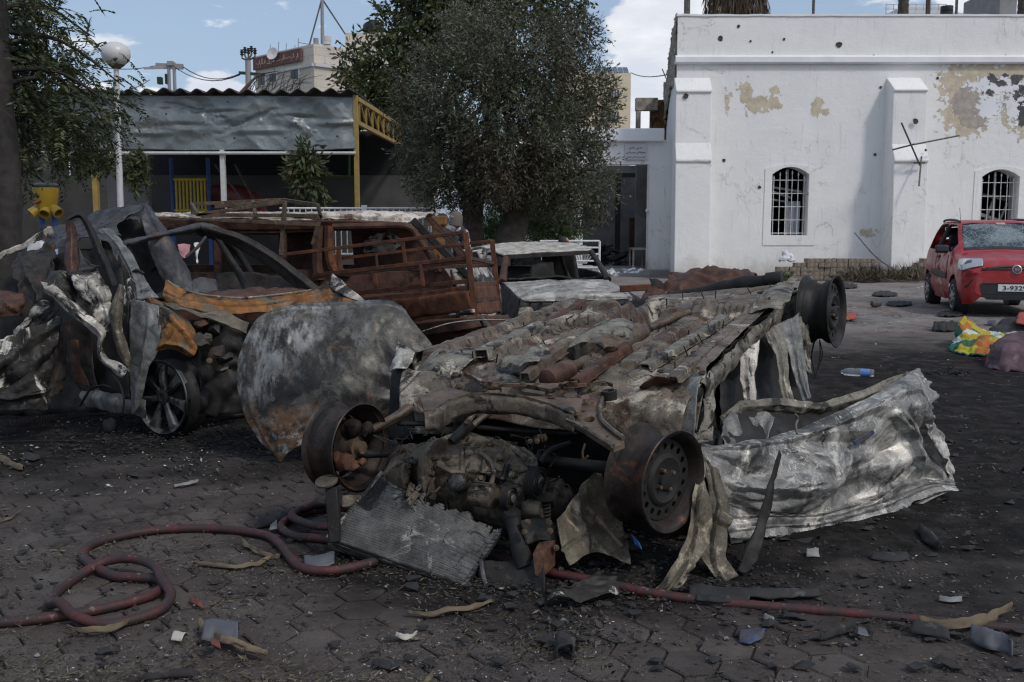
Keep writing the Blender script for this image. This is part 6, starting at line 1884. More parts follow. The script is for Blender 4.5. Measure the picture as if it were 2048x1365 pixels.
sheet('front_floor',[[FLs(.05,t,.0 + .02 * (t in (.25,.75))) for t in (.0,.12,.25,.40,.52,.62,.75,.9,1.0)],
    [FLs(-.02,t,-.02) for t in (.0,.12,.25,.40,.52,.62,.75,.9,1.0)],
    [FLs(-.09,t,-.07 - .05 * math.exp(-((t - .5) / .12) ** 2)) for t in (.02,.13,.25,.40,.52,.62,.75,.9,.99)],
    [FLs(-.12,t,-.20) for t in (.03,.14,.25,.40,.52,.62,.75,.9,.98)]],M['floorpan'],oc,40,160,world=True,crumple=.03,cscale=5,thick=.004,seed=3)
hS = .035
sub = [(840,796),(853,788),(905,777),(899,763),(902,752),(928,746),(944,752),(962,766),(1000,767),(1050,769),(1098,778),(1137,770),(1180,766),(1208,762),(1226,768),(1224,778),(1204,784),(1180,787),(1164,800),(1160,822),(1144,826),(1124,818),(1100,807),(1050,792),(998,787),(942,786),(896,799),(868,818),(848,820)]
def ell(cx,cy,rx,ry,n=12,rot=0): return [(cx + rx * math.cos(2 * math.pi * k / n) * math.cos(rot) - ry * math.sin(2 * math.pi * k / n) * math.sin(rot),cy + rx * math.cos(2 * math.pi * k / n) * math.sin(rot) + ry * math.sin(2 * math.pi * k / n) * math.cos(rot)) for k in range(n)]
holes = [ell(917,771,13,5,rot=-.35),[(1043,776),(1090,784),(1087,789),(1043,783)],ell(1141,789,14,5.5,rot=-.15),ell(1170,794,10,4)]
m = MB(); m.plate([FLp(x,y,hS) for x,y in sub],[[FLp(x,y,hS) for x,y in h] for h in holes],fN * -.018)
obj('subframe',m,M['subframe'],oc,smooth=0,bevel=.006)
fe = [(846,820),(868,818),(896,799),(942,786),(998,787),(1050,792),(1100,807),(1124,818),(1144,826)]
top = [FLp(x,y,hS - .006) for x,y in fe]
sheet('subframe_flange',[top,[p + Vector((.01,-.035,-.02)) for p in top],[p + Vector((.01,-.035,-.075)) for p in top],[p + Vector((.02,.02,-.095)) for p in top]],M['castalu'],oc,20,90,world=True,crumple=.005,cscale=10,thick=.006,linear=True)
for x,y in ((910,751),(918,774),(995,776),(1118,781),(1208,771),(1102,795),(968,768),(1046,772)):
    m = MB(); p = FLp(x,y,hS + .002); m.lathe(p,fN,[(0,.019),(.004,.019),(.005,.012),(.014,.012),(.015,.002)],12); obj('subframe_bolt',m,M['frame'],oc,smooth=30)
m = MB(); m.lathe(P(853,806,4.88),(-.5,-.8,.1),[(0,.03),(.01,.028),(.012,.014),(.024,.013),(.025,.002)],12); obj('subframe_bolt',m,M['rust'],oc,smooth=30)
hA = .0
ra = [(1131,829),(1146,812),(1163,800),(1192,788),(1207,790),(1212,798),(1200,814),(1203,838),(1222,858),(1243,872),(1249,884),(1226,893),(1192,872),(1156,849),(1134,840)]
m = MB(); m.plate([FLp(x,y,hA) for x,y in ra],[[FLp(x,y,hA) for x,y in ell(1178,838,11,6.5)]],fN * -.03); obj('control_arm',m,M['subframe'],oc,smooth=0,bevel=.007)
edge_ = [FLp(x,y,hA + .012) for x,y in ((1207,790),(1200,814),(1203,838),(1222,858),(1246,876))]
m = MB(); m.tube(edge_,.010,6,smooth=5); m.tube([FLp(x,y,hA + .008) for x,y in ((1133,840),(1156,849),(1192,872),(1226,893))],.010,6,smooth=5); obj('arm_flange',m,M['castalu'],oc)
m = MB(); m.lathe(FLp(1219,790,.02),fN,[(-.02,.034),(.02,.034),(.02,.022),(-.02,.022)],20); obj('bushing',m,M['blackmetal'],oc)
for x,y in ((1185,805),(1150,832),(1215,872),(1195,830),(1168,822)): 
    m = MB(); m.lathe(FLp(x,y,hA + .003),fN,[(0,.006),(.002,.0055),(.001,.001)],8); obj('arm_hole',m,M['hole'],oc,smooth=0)
m = MB(); m.tube([P(842,800,4.9),P(800,830,4.82),P(765,850,4.74),P(732,864,4.66)],[.030,.026,.024,.018],10,smooth=5)
m.v = [tuple(Vector(v)) for v in m.v]
obj('control_arm',m,M['subframe'],oc)
for k in range(3):
    m = MB(); m.tube([P(842 - 2 * k,806 + 2 * k,4.88),P(735,868,4.64)],.009,6); obj('arm_flange',m,M['rust'] if k == 1 else M['castalu'],oc); break
m = MB(); m.lathe(P(984,797,4.78),(.1,-.35,.9),[(-.03,.050),(.03,.050),(.03,.036),(-.03,.036),(-.03,.050)],24); obj('torque_mount',m,M['castalu'],oc)
for dx in (-12,14):
    m = MB(); m.tube([P(984 + dx * 1.6,806,4.74),P(950 + dx * .8,838,4.66),P(928 + dx * .4,862,4.60),P(906,880,4.56)],[.013,.014,.016,.018],8,smooth=5); obj('torque_arm',m,M['castalu'],oc)
m = MB(); m.tube([P(942,848,4.60),P(922,866,4.57),P(903,884,4.54)],[.028,.026,.022],10,smooth=4); obj('torque_arm',m,M['blackmetal'],oc)
m = MB(); m.lathe(P(934,852,4.575),(0,-.4,.9),[(0,.014),(.02,.012),(.02,.001)],10); obj('torque_bolt',m,M['frame'],oc)
AX = Vector((.86,-.50,-.02)).normalized()
BX = Vector((-.50,-.86,-.1)).normalized()
UX = AX.cross(BX).normalized()
if UX.z < 0: UX = -UX
def lump(name,x,y,Y,prof,ax=AX,mat='castalu',n=24,amp=.006,f=12,par=None):
    m = MB(); m.lathe(P(x,y,Y),ax,prof,n,True,True)
    v = np.array(m.v); d = np.stack([fbm(v * f + 9 * k + len(name),3) for k in range(3)],1); m.v = [tuple(q) for q in v + d * amp]
    return obj(name,m,M[mat],par or oc,smooth=50)
lump('gearbox',838,932,4.55,[(-.15,.03),(-.14,.065),(-.10,.085),(-.06,.088),(-.055,.10),(-.04,.10),(-.035,.09),(.02,.105),(.08,.13),(.10,.145),(.115,.145),(.12,.13)])
lump('gearbox_cover',800,945,4.50,[(-.05,.045),(-.03,.07),(.05,.075),(.06,.085),(.075,.085),(.08,.06)])
lump('engine_block',930,925,4.60,[(-.10,0.066),(-.09,0.099),(-.07,0.099),(-.065,0.092),(.0,0.099),(.005,0.109),(.02,0.109),(.025,0.099),(.10,0.099),(.105,0.107),(.12,0.107),(.125,0.098),(.20,0.099),(.21,0.109),(.225,0.109),(.23,0.092),(.24,0.086),(.25,0.059)],amp=.010,f=9,n=14)
sheet('sump',[[P(872,890,4.62),P(905,872,4.66),P(950,868,4.68),P(1000,880,4.64),P(1045,900,4.56),P(1068,925,4.46)],
               [P(868,905,4.50),P(905,892,4.52),P(950,890,4.54),P(1000,905,4.50),P(1040,925,4.44),P(1062,942,4.38)],
               [P(868,930,4.44),P(905,925,4.44),P(945,925,4.45),P(990,935,4.42),P(1030,955,4.38),P(1055,962,4.34)],
               [P(872,965,4.46),P(905,965,4.45),P(945,970,4.44),P(985,975,4.42),P(1020,985,4.38),P(1050,985,4.36)],
               [P(872,1020,4.5),P(905,1030,4.48),P(945,1040,4.46),P(985,1050,4.44),P(1020,1060,4.4),P(1050,1050,4.4)]],M['castalu'],oc,70,90,world=True,crumple=.014,cscale=9,fine=.003,thick=.006,folds=[(.15,.1,.15,.9,.02,.03),(.3,.3,.75,.3,.02,.02),(.3,.5,.75,.5,.02,.02),(.3,.7,.75,.7,.02,.02),(.42,.05,.42,.95,.018,.02),(.6,.1,.6,.9,.015,.02)])
for pts,r in (([(1000,885,4.58),(1035,905,4.50),(1060,930,4.40),(1062,960,4.34)],.018),([(985,890,4.55),(1000,920,4.46),(1035,940,4.40),(1058,938,4.37)],.014),([(1045,900,4.52),(1068,920,4.44),(1066,945,4.36)],.016),([(860,900,4.5),(890,880,4.56),(930,868,4.62)],.018),([(960,905,4.46),(985,930,4.42),(985,960,4.38),(972,985,4.33)],.012),([(875,930,4.42),(905,945,4.40),(930,945,4.40)],.012),([(820,905,4.5),(850,890,4.53),(890,893,4.53)],.013),([(770,950,4.46),(800,925,4.44),(860,925,4.42)],.014)):
    m = MB(); m.tube([P(*p) for p in pts],r,8,smooth=5); obj('casting_rib',m,M['castalu'],oc)
for x,y,Y in ((818,932,4.43),(870,915,4.44),(938,905,4.46),(1000,915,4.42),(1050,915,4.42),(895,915,4.45),(1025,950,4.36),(860,945,4.42),(1062,922,4.40),(955,890,4.5)):
    m = MB(); m.lathe(P(x,y,Y),BX + UX * .6,[(-.02,.016),(.012,.015),(.013,.009),(.022,.009),(.022,.001)],10); obj('engine_bolt',m,M['castalu'],oc)
lump('oil_filter',917,966,4.36,[(-.05,.040),(.03,.041),(.045,.036),(.052,.024),(.054,.002)],(-.1,-.85,.35),'alu',amp=.002)
comp = lump('compressor',968,992,4.33,[(-.07,.035),(-.06,.048),(-.02,.052),(-.015,.047),(0,.047),(.005,.054),(.05,.055),(.055,.05)],(.86,-.5,0),'castalu',amp=.004)
for k in range(5):
    a = R(40 + 36 * k); m = MB(); u_ = Vector((0,0,1)); b_ = AX.cross(u_).normalized()
    m.bar(P(968,992,4.33) + (u_ * math.sin(a) - b_ * math.cos(a)) * .052 - AX * .05,P(968,992,4.33) + (u_ * math.sin(a) - b_ * math.cos(a)) * .055 + AX * .05,.014,.012); obj('compressor_rib',m,M['castalu'],comp)
def pulley(name,x,y,Y,r,w,ax=AX):
    c = P(x,y,Y)
    m = MB(); g = []
    for k in range(6): g += [(w * k / 6,r),(w * (k + .5) / 6,r * .955)]
    m.lathe(c,ax,[(0,r * .6)] + g + [(w,r),(w + .002,r * .93),(w - .006,r * .86),(w - .010,r * .62),(w - .004,r * .55),(w + .002,r * .42),(w + .004,r * .30),(w + .012,r * .26),(w + .012,.002)],36)
    o = obj(name,m,M['blackmetal'],oc,smooth=30)
    m = MB(); m.lathe(c + ax.normalized() * (w - .004),ax,[(0,r * .80),(.004,r * .74),(.003,r * .66),(.0,r * .62)],30); m.lathe(c + ax.normalized() * (w + .006),ax,[(0,r * .40),(.005,r * .36),(.007,r * .16),(.007,.001)],24); obj('pulley_face',m,M['alu'],o)
    return o
pulley('compressor_pulley',1010,995,4.26,.052,.035)
pulley('crank_pulley',1062,963,4.32,.070,.045)
lump('alternator',1100,985,4.5,[(-.05,.05),(-.04,.065),(.05,.07),(.06,.05)],mat='blackmetal')
def rod(name,pts,r,mat,n=10): 
    m = MB(); m.tube([P(*p) for p in pts],r,n,smooth=5); return obj(name,m,M[mat],oc)
rod('drive_shaft',[(712,908,4.6),(760,908,4.6),(818,904,4.56)],[.022,.019,.022],'blackmetal')
rod('drive_shaft',[(1070,922,4.62),(1140,928,4.5),(1235,938,4.32)],[.03,.028,.028],'blackmetal')
rod('steering_rack',[(930,835,4.9),(1040,838,4.85),(1150,845,4.75)],.018,'blackmetal')
rod('anti_roll_bar',[(955,855,4.72),(1050,862,4.68),(1130,866,4.62),(1160,862,4.6)],.014,'blackmetal')
rod('track_rod',[(795,848,4.85),(860,848,4.85),(905,850,4.8)],.012,'blackmetal')
rod('bent_strap',[(1080,925,4.45),(1100,900,4.5),(1140,885,4.55)],[.014,.012,.01],'blackmetal',6)
rod('coil_pipe',[(1170,888,4.5),(1165,905,4.48),(1168,920,4.47),(1176,912,4.46)],.006,'frame',6)
rod('thin_pipe',[(880,975,4.38),(868,985,4.36),(858,978,4.38),(870,955,4.4)],.006,'frame',6)
rod('thin_pipe',[(855,905,4.5),(900,895,4.52),(945,885,4.52)],.006,'frame',6)
lump('gear_housing',1120,1010,4.5,[(-.08,.04),(-.05,.08),(.05,.09),(.09,.05)],mat='blackmetal',amp=.03)
ex = [(1075,768,.0),(1098,760,.01)]
def lathe_line(name,stations,mat,n=26):
    """stations: (x, y, h, r)"""
    m = MB(); m.tube([FLp(x,y,h) for x,y,h,r in stations],[s[3] for s in stations],n); return obj(name,m,M[mat],oc,smooth=50)
lathe_line('catalyst',[(1092,760,.02,.02),(1094,759,.02,.046),(1100,756,.02,.050),(1132,741,.02,.050),(1140,737,.02,.044),(1143,735,.02,.026)],'rust')
lathe_line('exhaust_flex',[(1140,737,.02,.024),(1152,731,.02,.026),(1160,727,.02,.023),(1168,723,.02,.027),(1176,719,.02,.023),(1184,715,.02,.027),(1196,709,.02,.024)],'subframe')
lathe_line('silencer',[(1186,714,.02,.03),(1187,713,.02,.072),(1194,709,.02,.076),(1240,686,.02,.076),(1275,669,.02,.066),(1292,661,.02,.03)],'subframe')
lathe_line('exhaust_pipe',[(1285,664,.02,.026),(1320,648,.03,.024),(1355,632,.05,.024),(1380,624,.06,.022)],'subframe')
rod('front_pipe',[(1045,775,4.95),(1070,768,5.0),(1095,759,5.1)],[.018,.018,.02],'subframe')
m = MB(); m.tube([P(1205,628,7.3),P(1300,612,7.1),P(1400,592,6.9),P(1480,573,6.7),P(1545,561,6.55)],[.055,.062,.066,.062,.045],14,smooth=6); gnarl(m,.008,5); obj('rear_axle_beam',m,M['blackmetal'],oc)
m = MB(); m.lathe(P(1545,560,6.55),(.8,-.4,.1),[(-.04,.05),(.06,.052),(.065,.03),(.066,.002)],16); obj('axle_stub',m,M['blackmetal'],oc)
m = MB(); m.lathe(P(1178,628,7.0),(.6,.4,.1),[(-.05,.045),(.02,.05),(.022,.03),(.05,.032),(.052,.055),(.075,.05),(.08,.002)],20); obj('bump_stop',m,M['sill'],oc)
rod('curved_strap',[(1240,636,6.7),(1280,622,6.8),(1320,624,6.75),(1350,648,6.6)],[.02,.024,.024,.018],'subframe',8)
rod('rear_pipe',[(1270,655,6.4),(1310,652,6.5),(1350,650,6.5),(1400,655,6.35)],.02,'rust')
rod('rear_pipe',[(1340,612,6.9),(1400,610,6.8),(1430,620,6.7)],.016,'sill')
sheet('rear_crossmember',[[P(1320,632,6.65),P(1380,620,6.6),P(1440,608,6.5)],[P(1335,640,6.6),P(1390,630,6.55),P(1450,618,6.45)]],M['sill'],oc,10,26,world=True,crumple=.02,edge=.02,thick=.006)
sheet('rear_panel',[[P(1362,640,6.5),P(1420,610,6.5),P(1470,590,6.5)],[P(1375,660,6.35),P(1430,640,6.3),P(1490,610,6.3)]],M['vanbrown'],oc,16,26,world=True,crumple=.04,edge=.03,thick=.005)
wr_ = random.Random(12)
m = MB()
for k in range(60):
    x,y = wr_.uniform(790,1110),wr_.uniform(850,1010)
    Y0_ = 4.60 - (y - 850) / 160 * .24
    a = P(x,y,Y0_); pts = [a]
    for j in range(3): a = a + Vector((wr_.gauss(0,.035),wr_.gauss(0,.02),wr_.gauss(-.005,.03))); pts.append(a)
    m.tube(pts,wr_.uniform(.002,.0045),5,smooth=4)
tag(obj('burnt_wiring',m,M['blackmetal'],oc,smooth=60,fix=False),kind='stuff')
for k in range(34):
    x,y = wr_.uniform(800,1090),wr_.uniform(868,1000); Y0_ = 4.56 - (y - 868) / 132 * .22
    p = P(x,y,Y0_); d = (Vector((wr_.gauss(0,.5),-1,.5 + wr_.gauss(0,.3)))).normalized(); s = wr_.uniform(.008,.016)
    m = MB()
    if k % 3: m.lathe(p,d,[(-.03,s),(.004,s),(.005,s * 1.5),(.009,s * 1.5),(.010,s * .8),(.02,s * .8),(.021,.001)],6)
    else: m.obox(p,d.orthogonal().normalized() * s * 2.6,d.cross(d.orthogonal()).normalized() * s * 1.1,d * .006); m.lathe(p + d * .004,d,[(0,s * .8),(.010,s * .7),(.011,.001)],6)
    obj('engine_bolt' if k % 3 else 'engine_bracket',m,M['castalu'] if k % 2 else M['frame'],oc,smooth=30)
wf,a_,b_ = wheel_steel(oc,P(1310,955,4.17),(.70,-.71,-.02),.218,.205,17,disc_in=.055,spin=.1)
wheel_steel(oc,P(1643,623,6.02),(.84,-.54,.04),.216,.19,14,matrim=M['blackmetal'],disc_in=.03)
wl,a_,b_ = wheel_steel(oc,P(693,893,4.62),(-.85,.52,-.03),.205,.19,14,disc_in=.03)
c = P(697,893,4.62); ax = Vector((.85,-.52,.03)).normalized()
m = MB(); m.lathe(c,ax,[(-.02,.02),(-.02,.125),(-.005,.128),(.0,.125),(.0,.07),(.02,.06),(.03,.05)],36); obj('brake_disc',m,M['wheelrust'],oc)
m = MB(); m.lathe(c + ax * .03,ax,[(0,.05),(.03,.05),(.03,.034),(.06,.03),(.06,.002)],24); obj('hub',m,M['subframe'],oc)
for (x,y,s) in ((690,925,.045),(708,932,.03),(672,918,.035),(725,925,.02)):
    lump('brake_caliper' if s > .04 else 'caliper_part',x,y,4.55,[(-s,s * .5),(-s * .6,s),(s * .6,s),(s,s * .5)],(.6,-.5,.4),'rust',7,.016,16)
for (x,y,s) in ((705,858,.05),(735,862,.03),(690,862,.035)):
    lump('knuckle',x,y,4.6,[(-s,s * .4),(-s * .5,s * .9),(s * .5,s),(s,s * .5)],(.3,-.4,.8),'wheelrust',7,.02,14)
m = MB()
for k in range(9):
    x = 1630 + rng.uniform(-18,14); p = P(x,680,5.98)
    m.tube([p,p + Vector((rng.uniform(-.02,.02),0,-.10)),p + Vector((rng.uniform(-.05,.05),0,-rng.uniform(.1,.28)))],.0035,4,smooth=3)
tag(obj('burnt_tyre_wires',m,M['blackmetal'],oc),kind='stuff')
C0 = np.array([[P(765,945,4.50),P(840,968,4.44),P(910,1012,4.36),P(985,1050,4.26),P(1003,1062,4.22)],
               [P(728,990,4.45),P(800,1015,4.37),P(880,1050,4.28),P(950,1085,4.19),P(978,1098,4.16)],
               [P(690,1035,4.40),P(770,1062,4.31),P(850,1092,4.22),P(925,1122,4.13),P(953,1135,4.10)],
               [P(655,1076,4.36),P(735,1105,4.26),P(820,1134,4.17),P(900,1162,4.08),P(930,1172,4.04)]])
nu,nv = 300,70
Q = np.einsum('ka,abc,lb->klc',cr_weights(4,nu),C0,cr_weights(5,nv))
nR = np.cross(np.gradient(Q,axis=0),np.gradient(Q,axis=1)); nR /= np.linalg.norm(nR,axis=2,keepdims=True)
if nR[0,0,2] < 0: nR = -nR
ph = np.linspace(0,31 * 2 * np.pi,nu)[:,None]
pq = Q.reshape(-1,3)
wv = fbm(pq * 5,3).reshape(nu,nv)
sag = crease(pq * 3.2 + 4,2).reshape(nu,nv)
h = .0060 * np.sign(np.sin(ph + 0.7 * wv)) * np.abs(np.sin(ph + 0.7 * wv)) ** .6 + .004 * wv + .02 * (sag - .4)
top_w = np.clip(1 - np.linspace(0,1,nu)[:,None] / .28,0,1)
h = h + top_w * .03 * fbm(pq * 13,3).reshape(nu,nv)
V = Q + nR * h[:,:,None]
tear = .05 + .13 * np.abs(perlin(np.stack([np.linspace(0,7,nv),np.full(nv,3.3),np.zeros(nv)],1))) + .07 * perlin(np.stack([np.linspace(0,30,nv),np.full(nv,1.3),np.zeros(nv)],1))
tear[nv // 3: nv // 2] += .05
tear[:9] *= .2
F = [(i * nv + j,i * nv + j + 1,(i + 1) * nv + j + 1,(i + 1) * nv + j) for i in range(nu - 1) for j in range(nv - 1) if i / nu > tear[j]]
rad = out_mesh('radiator',V.reshape(-1,3),F,[M['radiator'],M['fin']],oc,smooth=70,solid=.018,fix=False)
rg_ = np.sin(ph + 0.7 * wv) > .05
rad.data.polygons.foreach_set('material_index',[int(rg_[f[0] // nv,f[0] % nv]) for f in F])
Rn = Vector(nR[nu // 2,nv // 2])
m = MB(); m.tube([P(765,944,4.49),P(728,990,4.44),P(690,1035,4.39),P(655,1076,4.35)],.010,8,smooth=4); obj('radiator_edge',m,M['whitetorn'],oc)
m = MB(); prev = None
for k in range(30):
    t = k / 29; p = P(1003 - 73 * t,1062 + 110 * t,4.22 - .18 * t); m.obox(p + Rn * .004,Vector((.008,-.004,0)),Vector((-.002,-.003,-.003)),Rn * (.010 + .004 * (k % 2)))
obj('radiator_tank',m,M['alu'],oc,smooth=0)
sheet('condenser',[[P(655,1080,4.37),P(735,1109,4.27),P(820,1138,4.18),P(900,1166,4.09),P(932,1176,4.05)],[P(660,1094,4.40),P(738,1122,4.31),P(820,1150,4.22),P(898,1176,4.13),P(935,1186,4.09)],[P(700,1098,4.5),P(770,1122,4.42),P(840,1145,4.34),P(910,1168,4.24),P(945,1178,4.2)]],M['castalu'],oc,26,60,world=True,crumple=.010,cscale=12,thick=.006)
for k in range(4):
    m = MB(); m.tube([P(658,1082 + 4 * k,4.36 + .012 * k),P(735,1111 + 4 * k,4.265 + .012 * k),P(820,1140 + 4 * k,4.175 + .012 * k),P(932,1178 + 3 * k,4.045 + .012 * k)],.0035,5,smooth=4); obj('condenser_tube',m,M['alu'] if k % 2 else M['castalu'],oc)
for pts in ([(945,1150,4.12),(968,1128,4.12),(985,1135,4.1),(1000,1142,4.08)],[(962,1120,4.1),(966,1150,4.06),(975,1178,4.02)],[(930,1172,4.05),(960,1185,4.0),(1000,1200,3.95)]):
    rod('coolant_pipe',pts,.011,'alu',8)
m = MB(); m.bar(P(664,975,4.40),P(671,1085,4.34),.055,.05,(0,1,0)); obj('crash_post',m,M['blackmetal'],oc,bevel=.006)
m = MB(); m.lathe(P(653,963,4.40),(-.1,-.3,.95),[(-.02,.03),(-.008,.034),(-.006,.05),(.004,.052),(.006,.03),(.006,.002)],20); obj('mount_cap',m,M['castalu'],oc)
sheet('slam_plate',[[P(680,990,4.45),P(720,985,4.5),P(755,990,4.52)],[P(688,1015,4.42),P(715,1012,4.45),P(740,1000,4.5)]],M['fender'],oc,14,16,world=True,crumple=.03,edge=.02,thick=.004)
sheet('bumper_beam',[[P(662,1060,4.48),P(690,1030,4.52),P(720,1045,4.5)],[P(668,1090,4.46),P(700,1070,4.5),P(730,1085,4.48)]],M['rustbright'],oc,10,12,world=True,crumple=.02,thick=.006)
m = MB(); m.tube([P(1024,1030,4.22),P(1032,1066,4.18),P(1040,1100,4.12),P(1052,1135,4.08)],[.037,.035,.038,.042],14,smooth=5); obj('crash_post',m,M['blackmetal'],oc)
m = MB(); m.lathe(P(1024,1032,4.22),(-.05,-.2,.97),[(-.02,.038),(.01,.042),(.022,.036),(.024,.002)],16); obj('mount_cap',m,M['blackmetal'],oc)
m = MB(); m.hexa([P(1070,1155,3.98),P(1092,1152,4.02),P(1112,1132,4.10),P(1080,1130,4.12),P(1064,1108,4.02),P(1090,1098,4.05),P(1114,1078,4.14),P(1076,1084,4.14)]); obj('bumper_block',m,M['rust'],oc,smooth=0,bevel=.008)
sheet('bumper_beam',[[P(960,1128,4.12),P(1010,1122,4.12),P(1060,1126,4.08),P(1088,1122,4.06)],[P(960,1150,4.08),P(1010,1150,4.06),P(1060,1156,4.02),P(1090,1160,3.98)],[P(965,1176,4.06),P(1010,1186,4.0),P(1055,1198,3.95),P(1088,1192,3.94)]],M['blackmetal'],oc,22,40,world=True,crumple=.02,cscale=6,thick=.008)
for x,y in ((1055,1045),(1098,1045),(1050,1065),(1112,1096),(1122,1140),(1100,1062),(1046,1152)):
    m = MB(); m.lathe(P(x,y,4.08),(.3,-.9,.25),[(-.01,.014),(.006,.013),(.007,.007),(.012,.006),(.012,.001)],10); obj('bolt',m,M['frame'],oc)
sheet('mount_plate',[[P(1042,1042,4.16),P(1080,1036,4.18),P(1110,1048,4.18)],[P(1050,1085,4.12),P(1080,1080,4.14),P(1112,1090,4.15)]],M['blackmetal'],oc,14,18,world=True,crumple=.015,edge=.015,thick=.006)
lump('burnt_pump',1068,1022,4.3,[(-.05,.03),(-.03,.045),(.03,.05),(.05,.03)],mat='castalu',amp=.02,f=14)
m = MB()
for k in range(9): m.lathe(P(1090,1000 + 7 * k,4.3),(0,-.2,1),[(-.006,.022),(.0,.028),(.006,.022)],14)
obj('spring_hose',m,M['blackmetal'],oc)
m = MB(); m.lathe(P(1090,1000,4.3),(0,-.2,1),[(0,.03),(.01,.045),(.018,.045),(.02,.002)],16); obj('spring_cap',m,M['blackmetal'],oc)
sheet('inner_wing',[[P(1116,1040,4.15),P(1152,990,4.30),P(1198,935,4.46)],[P(1122,1080,4.10),P(1165,1040,4.25),P(1220,990,4.42)],[P(1128,1112,4.06),P(1178,1080,4.20),P(1245,1050,4.38)],[P(1136,1134,4.04),P(1185,1108,4.16),P(1262,1132,4.12)]],M['fender'],oc,40,44,world=True,crumple=.014,cscale=4,edge=.012,thick=.004,folds=[(0,.5,1,.35,.03,.08),(.5,0,.6,1,-.02,.06)])
rod('wing_strut',[(1175,1015,4.22),(1210,1055,4.2),(1245,1095,4.12)],[.014,.014,.012],'subframe',8)
sheet('wing',[[P(1398,925,4.30),P(1408,960,4.28),P(1416,985,4.27)],[P(1388,985,4.22),P(1403,1010,4.2),P(1425,1030,4.2)],[P(1378,1058,4.12),P(1398,1070,4.12),P(1418,1080,4.14)],[P(1352,1115,4.02),P(1380,1125,4.02),P(1400,1118,4.05)],[P(1318,1168,3.92),P(1342,1178,3.92),P(1362,1165,3.96)],[P(1285,1205,3.84),P(1302,1212,3.82),P(1315,1200,3.86)]],M['fender'],oc,70,26,world=True,crumple=.014,cscale=5,edge=.012,thick=.004,folds=[(0,.3,1,.4,.03,.1),(.3,0,.35,1,-.02,.04),(.6,0,.66,1,.02,.04)])
sheet('wing_strip',[[P(1405,905,4.36),P(1420,925,4.34),P(1438,940,4.36)],[P(1418,985,4.26),P(1438,1005,4.24),P(1462,1030,4.24)],[P(1412,1045,4.2),P(1432,1050,4.18),P(1458,1060,4.2)],[P(1400,1105,4.12),P(1425,1115,4.1),P(1450,1108,4.14)],[P(1425,1150,4.06),P(1445,1163,4.04),P(1478,1145,4.08)]],M['fender'],oc,54,26,world=True,crumple=.016,cscale=6,edge=.014,thick=.004,seed=4,folds=[(0,.4,1,.55,.03,.1),(.45,0,.5,1,-.025,.05)])
sheet('splinter',[[P(1556,900,4.40),P(1559,906,4.40),P(1560,912,4.40)],[P(1540,960,4.34),P(1546,965,4.34),P(1550,970,4.35)],[P(1518,1030,4.28),P(1528,1040,4.27),P(1536,1045,4.28)],[P(1490,1100,4.18),P(1505,1110,4.17),P(1516,1112,4.18)],[P(1475,1140,4.10),P(1488,1146,4.09),P(1500,1140,4.10)]],M['blackmetal'],oc,40,8,world=True,crumple=.01,cscale=9,edge=.008,thick=.003)
sheet('wing_mount',[[P(1376,868,4.42),P(1395,862,4.42),P(1425,852,4.44)],[P(1388,890,4.40),P(1402,885,4.38),P(1428,880,4.4)]],M['sill'],oc,14,16,world=True,crumple=.04,cscale=10,edge=.02,thick=.006)
sheet('a_post',[[P(1404,800,4.60),P(1418,790,4.63),P(1430,780,4.66)],[P(1408,840,4.55),P(1418,838,4.57),P(1428,832,4.6)],[P(1392,870,4.46),P(1402,872,4.48),P(1412,868,4.5)]],M['sill'],oc,20,12,world=True,crumple=.02,edge=.015,thick=.005)
for nm,rows,mt in (('door_pillar',[[(1478,712,5.22),(1500,695,5.28),(1520,680,5.34)],[(1482,760,5.14),(1498,758,5.16),(1510,750,5.2)],[(1490,810,5.06),(1502,812,5.06),(1512,806,5.1)],[(1492,860,5.0),(1504,862,5.0),(1516,858,5.02)]],'whitetorn'),
                     ('door_pillar',[[(1530,665,5.50),(1545,655,5.55),(1562,645,5.6)],[(1552,712,5.42),(1562,708,5.45),(1574,700,5.5)],[(1556,760,5.32),(1566,762,5.33),(1576,758,5.36)],[(1572,815,5.22),(1582,818,5.22),(1590,812,5.24)]],'sill'),
                     ('torn_skin',[[(1556,650,5.6),(1578,638,5.7),(1598,625,5.8)],[(1574,700,5.5),(1590,690,5.55),(1604,680,5.6)],[(1590,760,5.4),(1602,752,5.42),(1612,745,5.45)],[(1606,805,5.32),(1618,800,5.32),(1622,795,5.34)]],'greypanel'),
                     ('torn_skin',[[(1592,640,5.86),(1605,630,5.92),(1616,620,5.96)],[(1600,690,5.76),(1612,685,5.8),(1622,690,5.82)],[(1606,745,5.66),(1614,745,5.66),(1624,750,5.68)]],'sill'),
                     ('inner_panel',[[(1440,740,5.2),(1500,700,5.6),(1560,660,6.0),(1606,630,6.2)],[(1440,800,5.1),(1500,780,5.5),(1560,750,5.8),(1612,710,6.0)],[(1440,880,5.0),(1500,870,5.3),(1560,840,5.5),(1615,800,5.7)]],'blackmetal')):  # last entry: black sheet painting the dark interior behind the pillars
    sheet(nm,[[P(*p) for p in r] for r in rows],M[mt],oc,36,18,world=True,crumple=.013,cscale=5,edge=.010,linear=True,folds=[(0,.35,1,.4,.02,.12),(0,.75,1,.7,-.012,.1)],thick=.004,seed=len(nm) + rows[0][0][0])
pY = lambda x: 4.36 + (x - 1398) / 510 * .95
def PS(x,y,d=0.0): return P(x,y,pY(x) + d)
